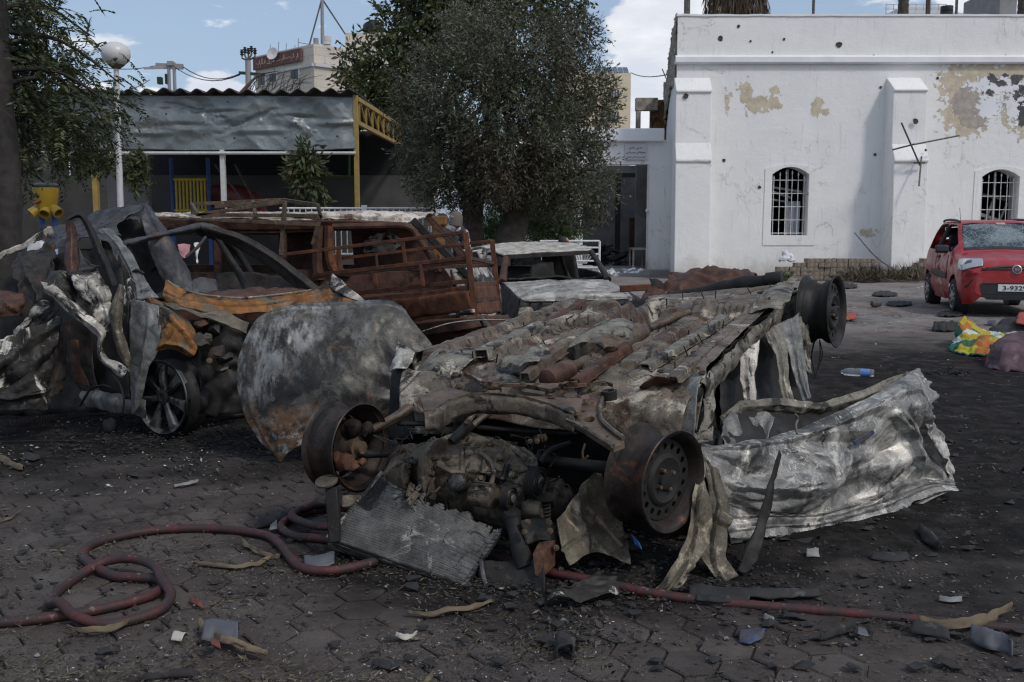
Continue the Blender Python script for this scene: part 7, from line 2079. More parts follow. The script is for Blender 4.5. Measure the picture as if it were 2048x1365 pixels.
rows = [[(1398,890,.10),(1440,892,.10),(1500,884,.12),(1592,859,.14),(1698,816,.16),(1790,766,.2),(1830,746,.26),(1856,772,.30)],
        [(1398,898,.04),(1440,900,.05),(1505,894,.05),(1600,870,.06),(1705,828,.08),(1795,780,.1),(1838,768,.14),(1860,796,.22)],
        [(1404,925,.02),(1448,922,.02),(1515,916,.02),(1610,900,.02),(1712,866,.03),(1796,826,.03),(1838,808,.04),(1862,830,.12)],
        [(1410,955,.0),(1455,958,.0),(1520,958,-.03),(1612,938,-.02),(1714,916,.01),(1792,888,.08),(1842,872,.06),(1886,890,.10)],
        [(1424,990,.02),(1470,996,.0),(1530,1000,-.04),(1618,990,-.05),(1716,960,-.02),(1796,936,.06),(1850,922,.05),(1904,948,.08)],
        [(1444,1030,.04),(1484,1032,.02),(1545,1030,.0),(1626,1028,-.01),(1720,1002,.0),(1800,974,.04),(1858,956,.03),(1908,966,.05)],
        [(1455,1062,.0),(1492,1058,-.04),(1550,1050,-.05),(1634,1047,-.05),(1730,1022,-.04),(1810,992,-.02),(1864,972,.0),(1909,974,.02)],
        [(1462,1085,.05),(1500,1078,.03),(1556,1068,.02),(1640,1064,.02),(1734,1040,.02),(1814,1008,.03),(1866,986,.02),(1909,978,.02)],
        [(1475,1118,.02),(1510,1105,-.02),(1560,1093,-.04),(1660,1084,-.04),(1742,1058,-.03),(1818,1024,.0),(1868,998,.0),(1908,982,.0)]]
sheet('body_side',[[PS(*p) for p in r] for r in rows],M['white_side'],oc,190,260,world=True,crumple=.016,cscale=2.2,fine=.0012,edge=.003,thick=.004,seed=2,
      folds=[(.40,.16,.47,.52,0.047,0.045),(.47,.52,.36,.74,-0.041,0.041),(.30,.42,.47,.52,0.041,0.032),(.47,.52,.66,.60,-0.038,0.041),(.52,.34,.44,.60,0.027,0.027),(.20,.45,.42,.70,-0.041,0.054),(.55,.05,.62,.40,-0.038,0.045),(.12,.08,.18,.95,0.024,0.027),(.63,.0,.66,.95,0.027,0.023),(.72,.1,.73,1.0,-0.041,0.027),(.80,.0,.82,1.0,0.047,0.027),(.89,.1,.9,1.0,-0.041,0.023),(.35,.80,.60,.84,0.054,0.036),(.45,.92,.30,.86,-0.068,0.045),(.25,.70,.40,.86,0.041,0.027),(.58,.70,.50,.80,-0.047,0.036),(.70,.62,.62,.74,0.027,0.027),(.20,.10,.36,.30,-.03,.035),(.15,.30,.34,.22,.025,.03),(.10,.60,.30,.75,.03,.04),(.52,.15,.50,.33,-.03,.035),(.30,.60,.55,.66,.03,.03),(.47,.52,.56,.40,.03,.03)],
      dents=[(.42,.40,.10,.05),(.55,.58,.08,-.05),(.45,.72,.09,.06),(.62,.86,.06,-.05),(.35,.24,.09,-.03),(.30,.88,.05,.06),(.58,.30,.12,.035)])
sheet('window_frame_strip',[[PS(1440,832,.42),PS(1480,802,.42),PS(1560,796,.40),PS(1640,806,.36),PS(1720,782,.34),PS(1815,742,.34)],[PS(1446,850,.38),PS(1486,814,.38),PS(1562,810,.36),PS(1642,818,.32),PS(1724,796,.30),PS(1824,754,.30)],[PS(1452,862,.40),PS(1490,824,.41),PS(1562,822,.39),PS(1642,830,.35),PS(1726,808,.33),PS(1832,764,.31)]],M['sill'],oc,22,100,world=True,crumple=.006,cscale=6,edge=.006,thick=.004,seed=8,linear=True)
sheet('gap_shade_sheet',[[PS(1440,855,.40),PS(1490,822,.42),PS(1600,822,.40),PS(1720,800,.35),PS(1825,755,.3)],[PS(1440,880,.2),PS(1490,862,.3),PS(1600,850,.3),PS(1720,820,.28),PS(1828,770,.28)],[PS(1440,920,.1),PS(1490,910,.15),PS(1600,890,.18),PS(1720,850,.18),PS(1835,800,.22)]],M['blackmetal'],oc,22,60,world=True,crumple=.03,thick=.004)  # black sheet paints the shaded gap behind the body side
sheet('inner_box_panel',[[PS(1446,836,.36),PS(1470,824,.40),PS(1530,828,.38),PS(1548,834,.34)],[PS(1448,860,.26),PS(1475,850,.32),PS(1525,850,.32),PS(1540,855,.28)],[PS(1450,895,.16),PS(1475,890,.2),PS(1520,885,.22),PS(1535,880,.2)]],M['greypanel'],oc,24,26,world=True,crumple=.035,cscale=6,edge=.012,thick=.004)
sheet('rear_curl',[[PS(1812,746,.34),PS(1836,742,.36),PS(1858,762,.40)],[PS(1838,758,.20),PS(1856,778,.24),PS(1862,806,.30)],[PS(1848,790,.16),PS(1862,820,.16),PS(1856,842,.2)]],M['white_side'],oc,22,22,world=True,crumple=.05,cscale=7,edge=.02,thick=.004)
sheet('rear_lamp_flange',[[PS(1862,830,.10),PS(1878,862,.12),PS(1896,900,.14),PS(1908,944,.14)],[PS(1848,850,.02),PS(1862,885,.02),PS(1884,918,.02),PS(1904,960,.04)]],M['white_side'],oc,14,40,world=True,crumple=.045,cscale=8,edge=.02,thick=.004,seed=6)
sheet('blue_paint_flake',[[PS(1706,885,-.005),PS(1728,870,-.005),PS(1745,860,-.0)],[PS(1712,892,-.01),PS(1735,880,-.01),PS(1748,866,-.0)]],M['bluescrap'],oc,8,12,world=True,crumple=.01,edge=.01,thick=.002)
m = MB(); m.tube([PS(1594,868,.0),PS(1592,850,.06),PS(1596,838,.1),PS(1590,828,.14)],.006,5,smooth=4); obj('torn_wire',m,M['sill'],oc)
sheet('under_strap',[[P(1278,1085,4.02),P(1285,1100,4.0)],[P(1262,1068,4.08),P(1270,1090,4.04)]],M['bluebright'],oc,6,6,world=True,thick=.003)
def clots(name,c,rx,ry,h,n,mat,seed,parent=None):
    r_ = random.Random(seed); m = MB()
    for k in range(n):
        a,d = r_.uniform(0,6.28),math.sqrt(r_.random()); s = r_.uniform(.003,.015) * (2.0 if r_.random() < .03 else 1)
        p = Vector((c[0] + rx * d * math.cos(a),c[1] + ry * d * math.sin(a),r_.random() * h * (1 - d * d)))
        t = Vector((r_.gauss(0,1),r_.gauss(0,1),r_.gauss(0,.5)))
        m.lathe(p,t,[(-s,s * .2),(-s * .5,s * r_.uniform(.4,.9)),(s * .3,s * r_.uniform(.5,1)),(s,s * .2)],5,True,True)
    m.v = [(x,y,z * .6) for x,y,z in m.v]; o = obj(name,m,mat,parent,smooth=0); return tag(o,kind='stuff')
clots('char_rubble',(.55,4.05,0),.75,.33,.07,700,M['char'],3)
clots('char_rubble',(.3,4.5,0),.9,.4,.12,450,M['blackmetal'],5)
clots('char_rubble',(-2.0,6.9,0),1.3,.7,.10,1200,M['char'],6)
clots('char_rubble',(1.5,4.9,0),1.1,.6,.04,500,M['char'],8)
sheet('fallen_sheet',[[G(1095,1180,.05),G(1160,1165,.07),G(1230,1160,.06)],[G(1100,1205,.03),G(1165,1200,.04),G(1245,1185,.03)]],M['sootpanel'],oc,20,34,world=True,crumple=.03,cscale=8,edge=.03,thick=.004)

mo = thing('rusty_crumpled_roof','mound of crumpled rust-brown car roof lying behind the overturned car','wreck',(P(1400,600,8.0).x,8.2,0))
sheet('panel',[[P(1285,612,7.7),P(1330,598,7.6),P(1400,592,7.6),P(1470,588,7.6),P(1530,585,7.7)],[P(1300,575,7.9),P(1345,560,7.8),P(1400,556,7.8),P(1470,556,7.8),P(1522,566,7.9)],[P(1330,556,8.2),P(1370,546,8.1),P(1425,540,8.1),P(1480,540,8.1),P(1512,552,8.2)],[P(1350,562,8.8),P(1390,556,8.8),P(1430,556,8.8),P(1480,556,8.8),P(1510,562,8.8)]],M['rust'],mo,44,70,world=True,crumple=.11,cscale=2.6,fine=.008,edge=.04,thick=.006)
sheet('torn_flap',[[P(1262,612,7.6),P(1290,585,7.7),P(1305,572,7.8)],[P(1280,622,7.5),P(1310,600,7.6),P(1345,580,7.7)]],M['rust'],mo,16,24,world=True,crumple=.08,edge=.05,thick=.006)
sheet('base_skin',[[P(1250,640,7.5),P(1350,620,7.4),P(1450,610,7.4),P(1545,600,7.5)],[P(1250,700,7.5),P(1350,700,7.4),P(1450,700,7.4),P(1545,700,7.5)]],M['vanbrown'],mo,16,40,world=True,crumple=.08,thick=.006)
sheet('torn_flap',[[P(1296,560,7.9),P(1312,556,7.9),P(1326,562,7.9)],[P(1304,580,7.8),P(1318,576,7.8),P(1324,572,7.8)]],M['blackmetal'],mo,10,10,world=True,crumple=.04,edge=.03,thick=.006)
rg = MB(); rg.bar(P(1240,578,9.5),P(1345,572,9.5),.09,.06); rg_o = obj('rusty_girder',rg,M['rustbright'],bevel=.006)
tag(rg_o,'bright rusty steel strip lying on the ground right of the scorched saloon','scrap')
# ================================================================== crushed grey car on the left
wa = thing('crushed_car','crushed burnt-out grey car with torn roof, missing bonnet and one alloy wheel','car',(-2.4,7.4,0))
def S_(name,rows,mat,nu=30,nv=30,**kw):
    kw.setdefault('thick',.005)
    return sheet(name,[[P(*p) for p in r] for r in rows],M[mat],wa,nu,nv,world=True,**kw)
def T_(name,pts,r,mat,n=8,sub=5,g=0):
    m = MB(); m.tube([P(*p) for p in pts],r,n,smooth=sub)
    if g: gnarl(m,g,6)
    return obj(name,m,M[mat],wa,smooth=60)
S_('front_pillar',[[(196,462,7.75),(210,458,7.75),(226,462,7.75)],[(232,500,7.55),(244,492,7.55),(256,498,7.55)],[(258,548,7.3),(270,540,7.3),(282,546,7.3)],[(268,580,7.15),(282,574,7.12),(302,578,7.1)],[(270,604,7.0),(286,600,6.98),(318,596,7.0)]],'greypanel',50,18,crumple=.015,folds=[(0,.3,1,.3,.02,.12)],thick=.02)
T_('pillar_seam',[(262,548,7.27),(274,541,7.25),(288,548,7.25)],.012,'blackmetal')
S_('windscreen_header',[[(246,482,7.6),(300,470,7.85),(350,459,8.1),(400,446,8.35),(440,455,8.4)],[(250,488,7.58),(302,475,7.83),(352,465,8.08),(398,456,8.33),(438,462,8.38)],[(256,492,7.62),(305,480,7.9),(355,470,8.15),(395,465,8.4),(432,472,8.45)]],'greyblue',16,60,crumple=.014,thick=.01)
S_('windscreen_pillar',[[(398,447,8.35),(420,452,8.38),(480,468,8.35),(540,500,8.25),(600,545,8.15),(660,592,8.02)],[(402,458,8.33),(422,462,8.36),(476,480,8.33),(534,512,8.23),(592,556,8.13),(640,594,8.0)],[(404,466,8.38),(424,472,8.4),(470,494,8.38),(526,526,8.28),(580,566,8.18),(622,594,8.08)]],'saloonside',16,80,crumple=.012,folds=[(.4,0,.4,1,.02,.2)],thick=.012)
T_('roof_rail',[(398,462,8.4),(440,478,8.9),(470,500,9.2),(500,545,9.3),(515,590,9.3)],[.04,.035,.03,.035,.04],'blackmetal')
T_('centre_pillar',[(430,470,8.6),(455,510,8.55),(480,550,8.5),(500,588,8.4)],[.02,.03,.035,.04],'blackmetal')
T_('grab_strap',[(412,474,8.3),(395,495,8.25),(372,515,8.2)],.014,'greyblue')
S_('roof',[[(96,462,8.5),(140,446,8.45),(195,429,8.4),(250,413,8.3),(290,407,8.2)],[(110,468,8.3),(150,455,8.25),(200,440,8.2),(245,427,8.15),(284,420,8.1)],[(120,478,8.05),(155,468,8.0),(196,458,7.95),(222,452,7.95),(236,446,7.95)],[(100,486,7.95),(150,478,7.85),(190,470,7.8),(215,465,7.78),(240,470,7.75)]],'greyblue',40,60,crumple=.035,cscale=3,edge=.02,seed=2)
S_('roof_fold',[[(280,424,8.1),(288,410,8.15),(296,412,8.2),(312,432,8.3)],[(284,445,8.0),(294,432,8.05),(312,438,8.1),(330,460,8.25)],[(296,490,7.95),(314,480,7.95),(340,480,8.0),(352,492,8.1)],[(312,535,7.9),(334,530,7.88),(356,525,7.9),(374,535,8.0)],[(332,572,7.85),(348,568,7.82),(364,566,7.85),(384,572,7.9)],[(346,592,7.8),(358,592,7.78),(370,592,7.8),(386,592,7.85)]],'greyblue',60,36,crumple=.02,cscale=3.4,edge=.01,folds=[(0,.42,.35,.5,.03,.08)],seed=4)
S_('torn_roof_edge',[[(198,446,8.0),(220,440,8.02),(250,432,8.05),(276,432,8.06),(284,440,8.04)],[(206,449,7.98),(226,446,8.0),(252,438,8.03),(274,438,8.04),(280,446,8.02)]],'greyblue',8,40,edge=.02,crumple=.02)
S_('cavity_shade_sheet',[[(195,440,8.3),(240,428,8.35),(290,425,8.4),(330,460,8.4)],[(200,480,8.1),(250,480,8.2),(300,500,8.2),(350,520,8.2)],[(220,560,8.0),(270,580,8.0),(320,590,8.0),(360,600,8.0)]],'blackmetal',20,24,crumple=.03)  # black sheet painting the dark cavity beneath the torn roof
S_('door_frame',[[(133,437,7.2),(148,427,7.2),(160,425,7.2),(172,432,7.2),(186,456,7.2),(202,492,7.15),(220,530,7.1),(236,572,7.0)],[(136,440,7.15),(150,432,7.15),(159,431,7.15),(167,438,7.15),(179,460,7.15),(194,494,7.1),(211,532,7.05),(228,574,6.95)],[(140,442,7.2),(151,436,7.2),(158,436,7.2),(163,442,7.2),(174,462,7.2),(189,496,7.15),(206,534,7.1),(222,576,7.0)]],'blackmetal',12,90,crumple=.008,thick=.006)
S_('door_post',[[(133,440,7.2),(142,442,7.15),(150,446,7.2)],[(132,480,7.18),(142,480,7.12),(154,482,7.18)],[(129,520,7.12),(141,522,7.06),(156,524,7.12)],[(130,552,7.05),(142,552,7.0),(157,550,7.05)]],'vanbrown',40,16,crumple=.02,edge=.012,thick=.006)
S_('torn_flag',[[(158,498,7.05),(168,520,7.02),(180,530,7.0)],[(158,545,7.0),(175,542,6.98),(202,530,6.98)]],'greyblue',14,16,edge=.02,crumple=.02)
S_('rear_flank',[[(90,468,7.9),(130,475,7.75),(170,468,7.7),(220,470,7.65),(238,500,7.5)],[(95,500,7.8),(112,500,7.75),(165,478,7.68),(212,482,7.6),(230,520,7.45)]],'greyblue',14,40,crumple=.03,edge=.02)
S_('rear_flank',[[(25,520,7.8),(60,500,7.8),(95,485,7.8),(112,500,7.7)],[(24,545,7.5),(60,540,7.4),(92,530,7.4),(110,540,7.4)],[(45,590,7.3),(70,590,7.2),(95,580,7.2),(112,590,7.2)],[(50,640,7.2),(75,640,7.1),(95,630,7.1),(115,640,7.1)]],'saloonside',40,40,crumple=.05,cscale=5,edge=.03,seed=9,folds=[(.1,.2,.9,.5,.06,.1),(.3,.9,.8,.3,-.06,.1)])
S_('roof_edge_strip',[[(-20,520,7.4),(10,500,7.5),(45,488,7.6),(80,468,7.8),(105,452,8.0)],[(-20,530,7.4),(10,512,7.5),(46,498,7.6),(84,480,7.8),(110,466,8.0)]],'whitetorn',10,50,crumple=.03,edge=.015)
S_('inner_flank',[[(-20,560,7.9),(60,540,7.9),(150,500,7.9),(240,500,7.85)],[(-20,640,7.7),(60,640,7.7),(150,600,7.7),(250,590,7.6)],[(-20,830,7.5),(60,830,7.5),(150,830,7.4),(260,820,7.2)]],'blackmetal',30,40,crumple=.06)
S_('boot_floor',[[(-20,585,7.3),(15,580,7.2),(45,588,7.2)],[(-20,612,7.0),(18,610,6.95),(48,600,7.0)],[(-10,640,7.0),(25,632,6.95),(42,618,7.0)]],'rust',16,18,crumple=.03,edge=.02,folds=[(.2,.2,.8,.7,.04,.12)])
for k,(x,y) in enumerate(((60,650),(75,615),(95,625),(40,648))):
    S_('torn_strip',[[(x - 14,y + 14,7.0),(x,y,6.95),(x + 16,y - 14,7.0)],[(x - 8,y + 22,6.95),(x + 6,y + 8,6.9),(x + 22,y - 6,6.95)]],'whitetorn' if k % 2 else 'sootpanel',10,16,crumple=.05,edge=.02,seed=k)
S_('front_door',[[(82,566,7.0),(105,553,7.05),(130,543,7.1),(152,548,7.05),(176,545,7.0),(198,541,7.0)],[(94,578,6.9),(122,572,6.95),(150,580,7.05),(168,574,6.95),(192,572,6.9),(212,565,7.0)],[(108,592,6.85),(135,600,6.95),(160,615,7.05),(182,612,6.9),(204,604,6.85),(222,590,6.95)],[(125,608,6.85),(152,625,6.9),(178,640,6.98),(196,640,6.9),(214,632,6.85),(228,622,6.95)],[(150,628,6.85),(175,648,6.85),(195,662,6.9),(208,664,6.85),(222,655,6.85),(236,648,6.95)]],'whitetorn',70,70,crumple=.06,cscale=3.4,edge=.012,seed=1,folds=[(0,.2,1,.45,.05,.12),(0,.6,1,.62,.05,.1),(.3,.0,.6,1,-.04,.1)])
S_('door_rim',[[(80,566,6.88),(105,572,6.84),(135,596,6.8),(165,618,6.78),(196,644,6.76),(212,662,6.75),(206,690,6.76),(214,712,6.75),(236,724,6.72),(258,738,6.7)],[(88,580,6.84),(108,588,6.79),(134,610,6.76),(162,634,6.74),(190,656,6.72),(204,672,6.71),(200,694,6.72),(206,718,6.71),(230,738,6.68),(250,752,6.66)],[(92,586,6.88),(112,600,6.84),(134,622,6.8),(160,644,6.78),(186,664,6.76),(198,676,6.76),(196,696,6.76),(202,722,6.75),(226,744,6.72),(246,758,6.7)]],'whitetorn',20,120,crumple=.018,cscale=6,edge=.008,folds=[(.4,.1,.5,.6,.02,.15)],seed=5)
for x,y,Y in ((99,569,6.83),(240,733,6.66)):
    m = MB(); m.obox(P(x,y,Y),(.010,.004,-.004),(0,-.003,0),(.004,0,.010)); obj('lock_hole',m,M['hole'],wa,smooth=0)
S_('torn_leaf',[[(241,570,6.9),(243,572,6.88),(246,575,6.9)],[(224,606,6.84),(234,604,6.78),(246,606,6.82)],[(219,645,6.82),(230,646,6.75),(242,645,6.8)],[(228,685,6.8),(238,686,6.73),(250,682,6.78)],[(243,718,6.78),(250,718,6.72),(258,714,6.76)],[(256,744,6.76),(258,745,6.74),(260,742,6.75)]],'fender',60,20,crumple=.02,edge=.008)
S_('hinge_post',[[(250,560,7.1),(262,555,7.08),(272,565,7.1)],[(248,600,7.0),(258,598,6.97),(268,600,7.0)],[(246,680,6.95),(256,680,6.92),(266,680,6.95)],[(250,800,6.9),(258,800,6.88),(268,800,6.9)]],'sootpanel',40,14,crumple=.03)
S_('wing_panel',[[(262,600,6.95),(285,603,6.9),(318,612,6.88)],[(261,650,6.9),(288,650,6.83),(322,655,6.80)],[(260,710,6.88),(286,710,6.81),(314,702,6.79)],[(261,770,6.88),(277,770,6.82),(296,738,6.81)],[(265,830,6.88),(273,822,6.84),(286,790,6.84)]],'greypanel',60,30,crumple=.016,cscale=3.0,edge=.006,seed=3,folds=[(.1,.7,.9,.4,.02,.08)])
S_('front_wing',[[(292,596,7.0),(318,600,6.98),(350,622,6.95),(378,640,6.95)],[(306,625,6.86),(334,632,6.84),(365,648,6.82),(386,668,6.84)],[(312,670,6.80),(336,668,6.78),(366,676,6.77),(393,696,6.8)],[(310,700,6.79),(330,690,6.77),(358,694,6.76),(386,712,6.78)],[(300,726,6.82),(322,704,6.80),(348,702,6.79),(374,716,6.8)]],'orangeburn',60,60,crumple=.03,cscale=3.6,edge=.01,seed=4,folds=[(.1,.1,.5,.9,.03,.1),(.72,0,.72,1,.03,.08),(.3,.6,.7,.2,-.02,.06)])
S_('cowl',[[(332,562,7.05),(352,574,7.1),(400,590,7.2),(480,597,7.45),(560,590,7.7),(620,582,7.9),(650,566,7.95),(666,546,8.0)],[(327,588,7.0),(352,594,7.0),(402,604,7.1),(480,611,7.35),(560,603,7.6),(622,598,7.8),(660,588,7.85),(680,580,7.9)],[(328,600,7.0),(356,610,6.98),(404,622,7.05),(480,628,7.3),(560,618,7.55),(630,608,7.75),(680,604,7.8),(715,602,7.8)]],'orangeburn',30,120,crumple=.025,cscale=4,edge=.012,seed=6,folds=[(.45,0,.45,1,-.03,.12)])
T_('cowl_lip',[(333,561,7.05),(352,573,7.1),(400,589,7.2),(480,596,7.45),(560,589,7.7),(622,581,7.9)],.009,'sill',6)
S_('scuttle',[[(385,594,7.5),(450,582,7.7),(540,576,7.9),(615,580,8.0)],[(400,598,7.3),(470,600,7.5),(550,594,7.7),(620,586,7.9)]],'rust',12,40,crumple=.03,edge=.015)
S_('wing_lip',[[(326,604,6.98),(360,614,6.95),(405,624,7.0),(450,622,7.05),(496,645,7.05)],[(334,614,6.92),(372,624,6.88),(410,638,6.9),(450,648,6.95),(488,668,7.0)]],'fender',14,50,crumple=.03,edge=.01)
S_('torn_corner',[[(665,545,7.95),(680,558,7.9),(700,578,7.85),(735,604,7.8)],[(662,575,7.9),(672,585,7.86),(690,594,7.82),(730,606,7.8)]],'whitetorn',14,30,crumple=.03,edge=.012)
S_('inner_wing',[[(385,640,6.95),(430,650,7.2),(480,665,7.4)],[(392,700,6.95),(430,720,7.2),(490,720,7.4)],[(390,830,7.0),(440,830,7.2),(500,830,7.4)]],'blackmetal',30,30,crumple=.10,edge=.02)
for k,(x,y,s,mt) in enumerate(((400,690,.07,'castalu'),(412,682,.05,'castalu'),(432,705,.06,'saloonside'),(452,715,.05,'saloonside'),(408,648,.05,'rust'),(440,735,.05,'castalu'),(425,660,.06,'blackmetal'))):
    m = MB(); t = Vector((rng.gauss(0,1),rng.gauss(0,1),rng.gauss(0,1))); m.lathe(P(x,y,6.85 + .02 * k),t,[(-s,s * .3),(-s * .6,s * .8),(s * .2,s * .9),(s,s * .4)],9,True,True)
    v = np.array(m.v); m.v = [tuple(q) for q in v + np.stack([fbm(v * 9 + k + 5 * j,2) for j in range(3)],1) * .04]; obj('engine_scrap',m,M[mt],wa,smooth=40)
m = MB(); m.lathe(P(419,722,6.74),(.3,-.9,.2),[(0,.022),(.01,.02),(.012,.010),(.012,.001)],12); obj('bolt',m,M['frame'],wa)
S_('underbody',[[(270,640,7.3),(400,640,7.5),(500,640,7.8),(680,610,8.2)],[(270,750,7.2),(400,760,7.4),(500,760,7.7),(680,760,8.2)],[(270,850,7.15),(400,840,7.3),(500,830,7.6),(680,800,8.2)]],'blackmetal',30,40,crumple=.05)
S_('sill',[[(122,772,7.7),(170,776,7.45),(230,788,7.1),(292,800,6.9)],[(122,785,7.62),(170,792,7.38),(230,803,7.02),(292,818,6.84)],[(122,808,7.65),(170,815,7.4),(230,825,7.05),(292,836,6.88)]],'greypanel',16,60,crumple=.02,edge=.008)
S_('centre_pillar',[[(128,640,7.5),(150,640,7.45),(180,650,7.4)],[(135,700,7.5),(155,700,7.42),(185,710,7.4)],[(128,750,7.55),(155,755,7.45),(195,770,7.3)],[(125,778,7.6),(160,782,7.45),(205,790,7.25)]],'saloonside',40,30,crumple=.03)
S_('rust_strip',[[(140,680,7.35),(150,680,7.33),(160,682,7.35)],[(142,730,7.33),(154,732,7.3),(165,735,7.32)],[(148,765,7.33),(162,770,7.3),(180,775,7.3)]],'rust',30,12,crumple=.02,edge=.012)
T_('cable',[(160,812,7.2),(172,792,7.15),(182,778,7.15),(205,772,7.1),(222,776,7.05)],.010,'blackmetal',6)
T_('cable',[(245,825,6.9),(248,800,6.88),(240,770,6.9),(225,750,6.95)],.008,'blackmetal',6)
S_('rear_quarter_skin',[[(-40,705,6.7),(0,690,6.75),(40,665,6.8),(80,648,6.85),(122,632,6.95)],[(-40,735,6.55),(0,728,6.6),(42,715,6.7),(82,690,6.8),(120,672,6.9)],[(-40,765,6.6),(0,760,6.65),(42,752,6.6),(84,735,6.7),(114,716,6.85)],[(-40,790,6.5),(0,786,6.55),(42,785,6.6),(84,775,6.65),(104,768,6.8)],[(-40,818,6.55),(0,815,6.6),(42,817,6.6),(82,820,6.65),(104,812,6.75)]],'sootpanel',80,80,crumple=.09,cscale=2.8,edge=.015,seed=7,folds=[(.3,0,.1,1,.06,.1),(.6,0,.45,1,-.06,.1),(.8,0,.78,1,.05,.06)])
S_('rear_quarter_skin',[[(92,640,6.95),(108,650,6.95),(122,660,7.0)],[(100,700,6.9),(116,705,6.95),(130,705,7.0)],[(98,760,6.85),(112,765,6.9),(132,770,7.0)],[(96,800,6.8),(110,790,6.85),(130,785,7.0)]],'saloonside',40,20,crumple=.04,edge=.015)
S_('cabin_floor',[[(290,600,7.2),(450,590,7.9),(650,595,8.3)],[(260,590,8.2),(420,575,8.9),(560,585,9.4)]],'blackmetal',16,20,crumple=.05)
S_('dash_box',[[(372,572,7.9),(400,556,8.0),(430,562,8.1)],[(372,592,7.8),(402,590,7.9),(434,590,8.0)]],'greyblue',14,18,crumple=.03,thick=.02)
S_('door_panel',[[(430,545,9.3),(500,545,9.2),(600,560,8.8)],[(430,590,9.2),(500,592,9.1),(640,592,8.6)]],'saloonside',10,24,crumple=.03)
T_('seat_spring',[(300,560,8.1),(312,530,8.1),(325,545,8.1),(335,575,8.1)],.01,'blackmetal',6)
def alloy(c,axis,R0,par):
    c,t = Vector(c),Vector(axis).normalized()
    a = t.cross(Vector((0,0,1))).normalized(); b = t.cross(a)
    w = .06
    m = MB(); m.lathe(c,t,[(-w,R0),(-w + .01,R0 - .014),(-w + .05,R0 - .03),(w - .04,R0 - .026),(w - .014,R0 - .010),(w - .004,R0),(w,R0 - .003),(w - .006,R0 - .018),(w - .03,R0 - .030),(-w + .05,R0 - .042),(-w,R0 - .012)],56); wh = obj('alloy_wheel',m,M['blackmetal'],par,smooth=50)
    m = MB(); m.lathe(c,t,[(w - .016,R0 - .010),(w - .004,R0 + .001),(w + .002,R0 - .003),(w - .004,R0 - .020),(w - .024,R0 - .028)],56); obj('rim_lip',m,M['alu'],wh,smooth=50)
    for k in range(7):
        an = 2 * math.pi * k / 7 + .25
        d = a * math.cos(an) + b * math.sin(an); e = t.cross(d)
        m = MB()
        rings = []
        for r_,wd,off in ((.035,.028,.030),(.10,.026,.040),(R0 - .05,.040,.046),(R0 - .018,.062,.042)):
            q = c + d * r_ + t * off
            rings.append([q - e * wd,q - e * wd * .6 + t * .012,q + e * wd * .6 + t * .012,q + e * wd,q + e * wd * .8 - t * .03,q - e * wd * .8 - t * .03])
        m.loft(rings); obj('spoke',m,M['alu'],wh,smooth=30)
    m = MB(); m.lathe(c + t * .02,t,[(0,.055),(.03,.052),(.036,.03),(.03,.02),(.03,.001)],24); obj('hub',m,M['blackmetal'],wh)
    m = MB(); m.lathe(c,t,[(-.02,.02),(-.02,.15),(.0,.152),(.004,.10),(.01,.05)],40); obj('brake_disc',m,M['blackmetal'],par)
alloy(P(335,793,6.92),(-.50,-.86,.02),.262,wa)
m = MB(); m.lathe(P(335,793,7.02),(-.50,-.86,.02),[(-.10,.30),(-.09,.305),(.06,.305)],48,a0=R(20),a1=R(160)); obj('wheel_arch',m,M['blackmetal'],wa,smooth=60)

# ================================================================== detached bonnet leaning on it
bn = sheet('car_bonnet',[[P(556,616,6.42),P(610,606,6.48),P(660,603,6.52),P(720,602,6.55),P(780,602,6.58),P(802,612,6.58)],
    [P(512,642,6.36),P(575,636,6.38),P(650,634,6.42),P(725,632,6.45),P(790,632,6.48),P(828,645,6.5)],
    [P(482,700,6.28),P(560,698,6.26),P(650,696,6.30),P(740,694,6.34),P(815,690,6.40),P(866,690,6.44)],
    [P(474,765,6.22),P(550,765,6.18),P(650,765,6.20),P(740,765,6.26),P(825,760,6.34),P(890,750,6.4)],
    [P(490,830,6.18),P(555,836,6.12),P(640,835,6.14),P(740,828,6.2),P(830,815,6.3),P(900,800,6.36)],
    [P(520,882,6.16),P(566,890,6.12),P(630,878,6.12),P(720,856,6.18),P(800,842,6.26),P(880,830,6.32)],
    [P(549,908,6.16),P(562,925,6.15),P(584,898,6.14),P(660,872,6.16),P(750,850,6.22),P(840,840,6.3)]],M['bonnet'],None,130,150,world=True,crumple=.018,cscale=2.4,fine=.0015,thick=.006,seed=5,
    dents=[(.55,.55,.12,.02),(.75,.3,.08,-.015)],folds=[(.06,.0,.06,1,.012,.03),(.30,.62,.62,.98,.010,.06),(.15,.03,.9,.08,.012,.03),(.45,.50,.62,.85,-.012,.05)])
tag(bn,'scorched grey car bonnet standing on its corner against the crushed car','car bonnet')
for (x,y,r) in ((546,800,.016),(498,772,.006),(590,872,.005),(700,720,.005)):
    m = MB(); q = P(x,y,6.13 if x < 600 else 6.17); m.lathe(q,(0,-1,.15),[(-.01,r),(.012,r * .9),(.013,.001)],7); obj('torn_hole',m,M['hole'],bn,smooth=0)
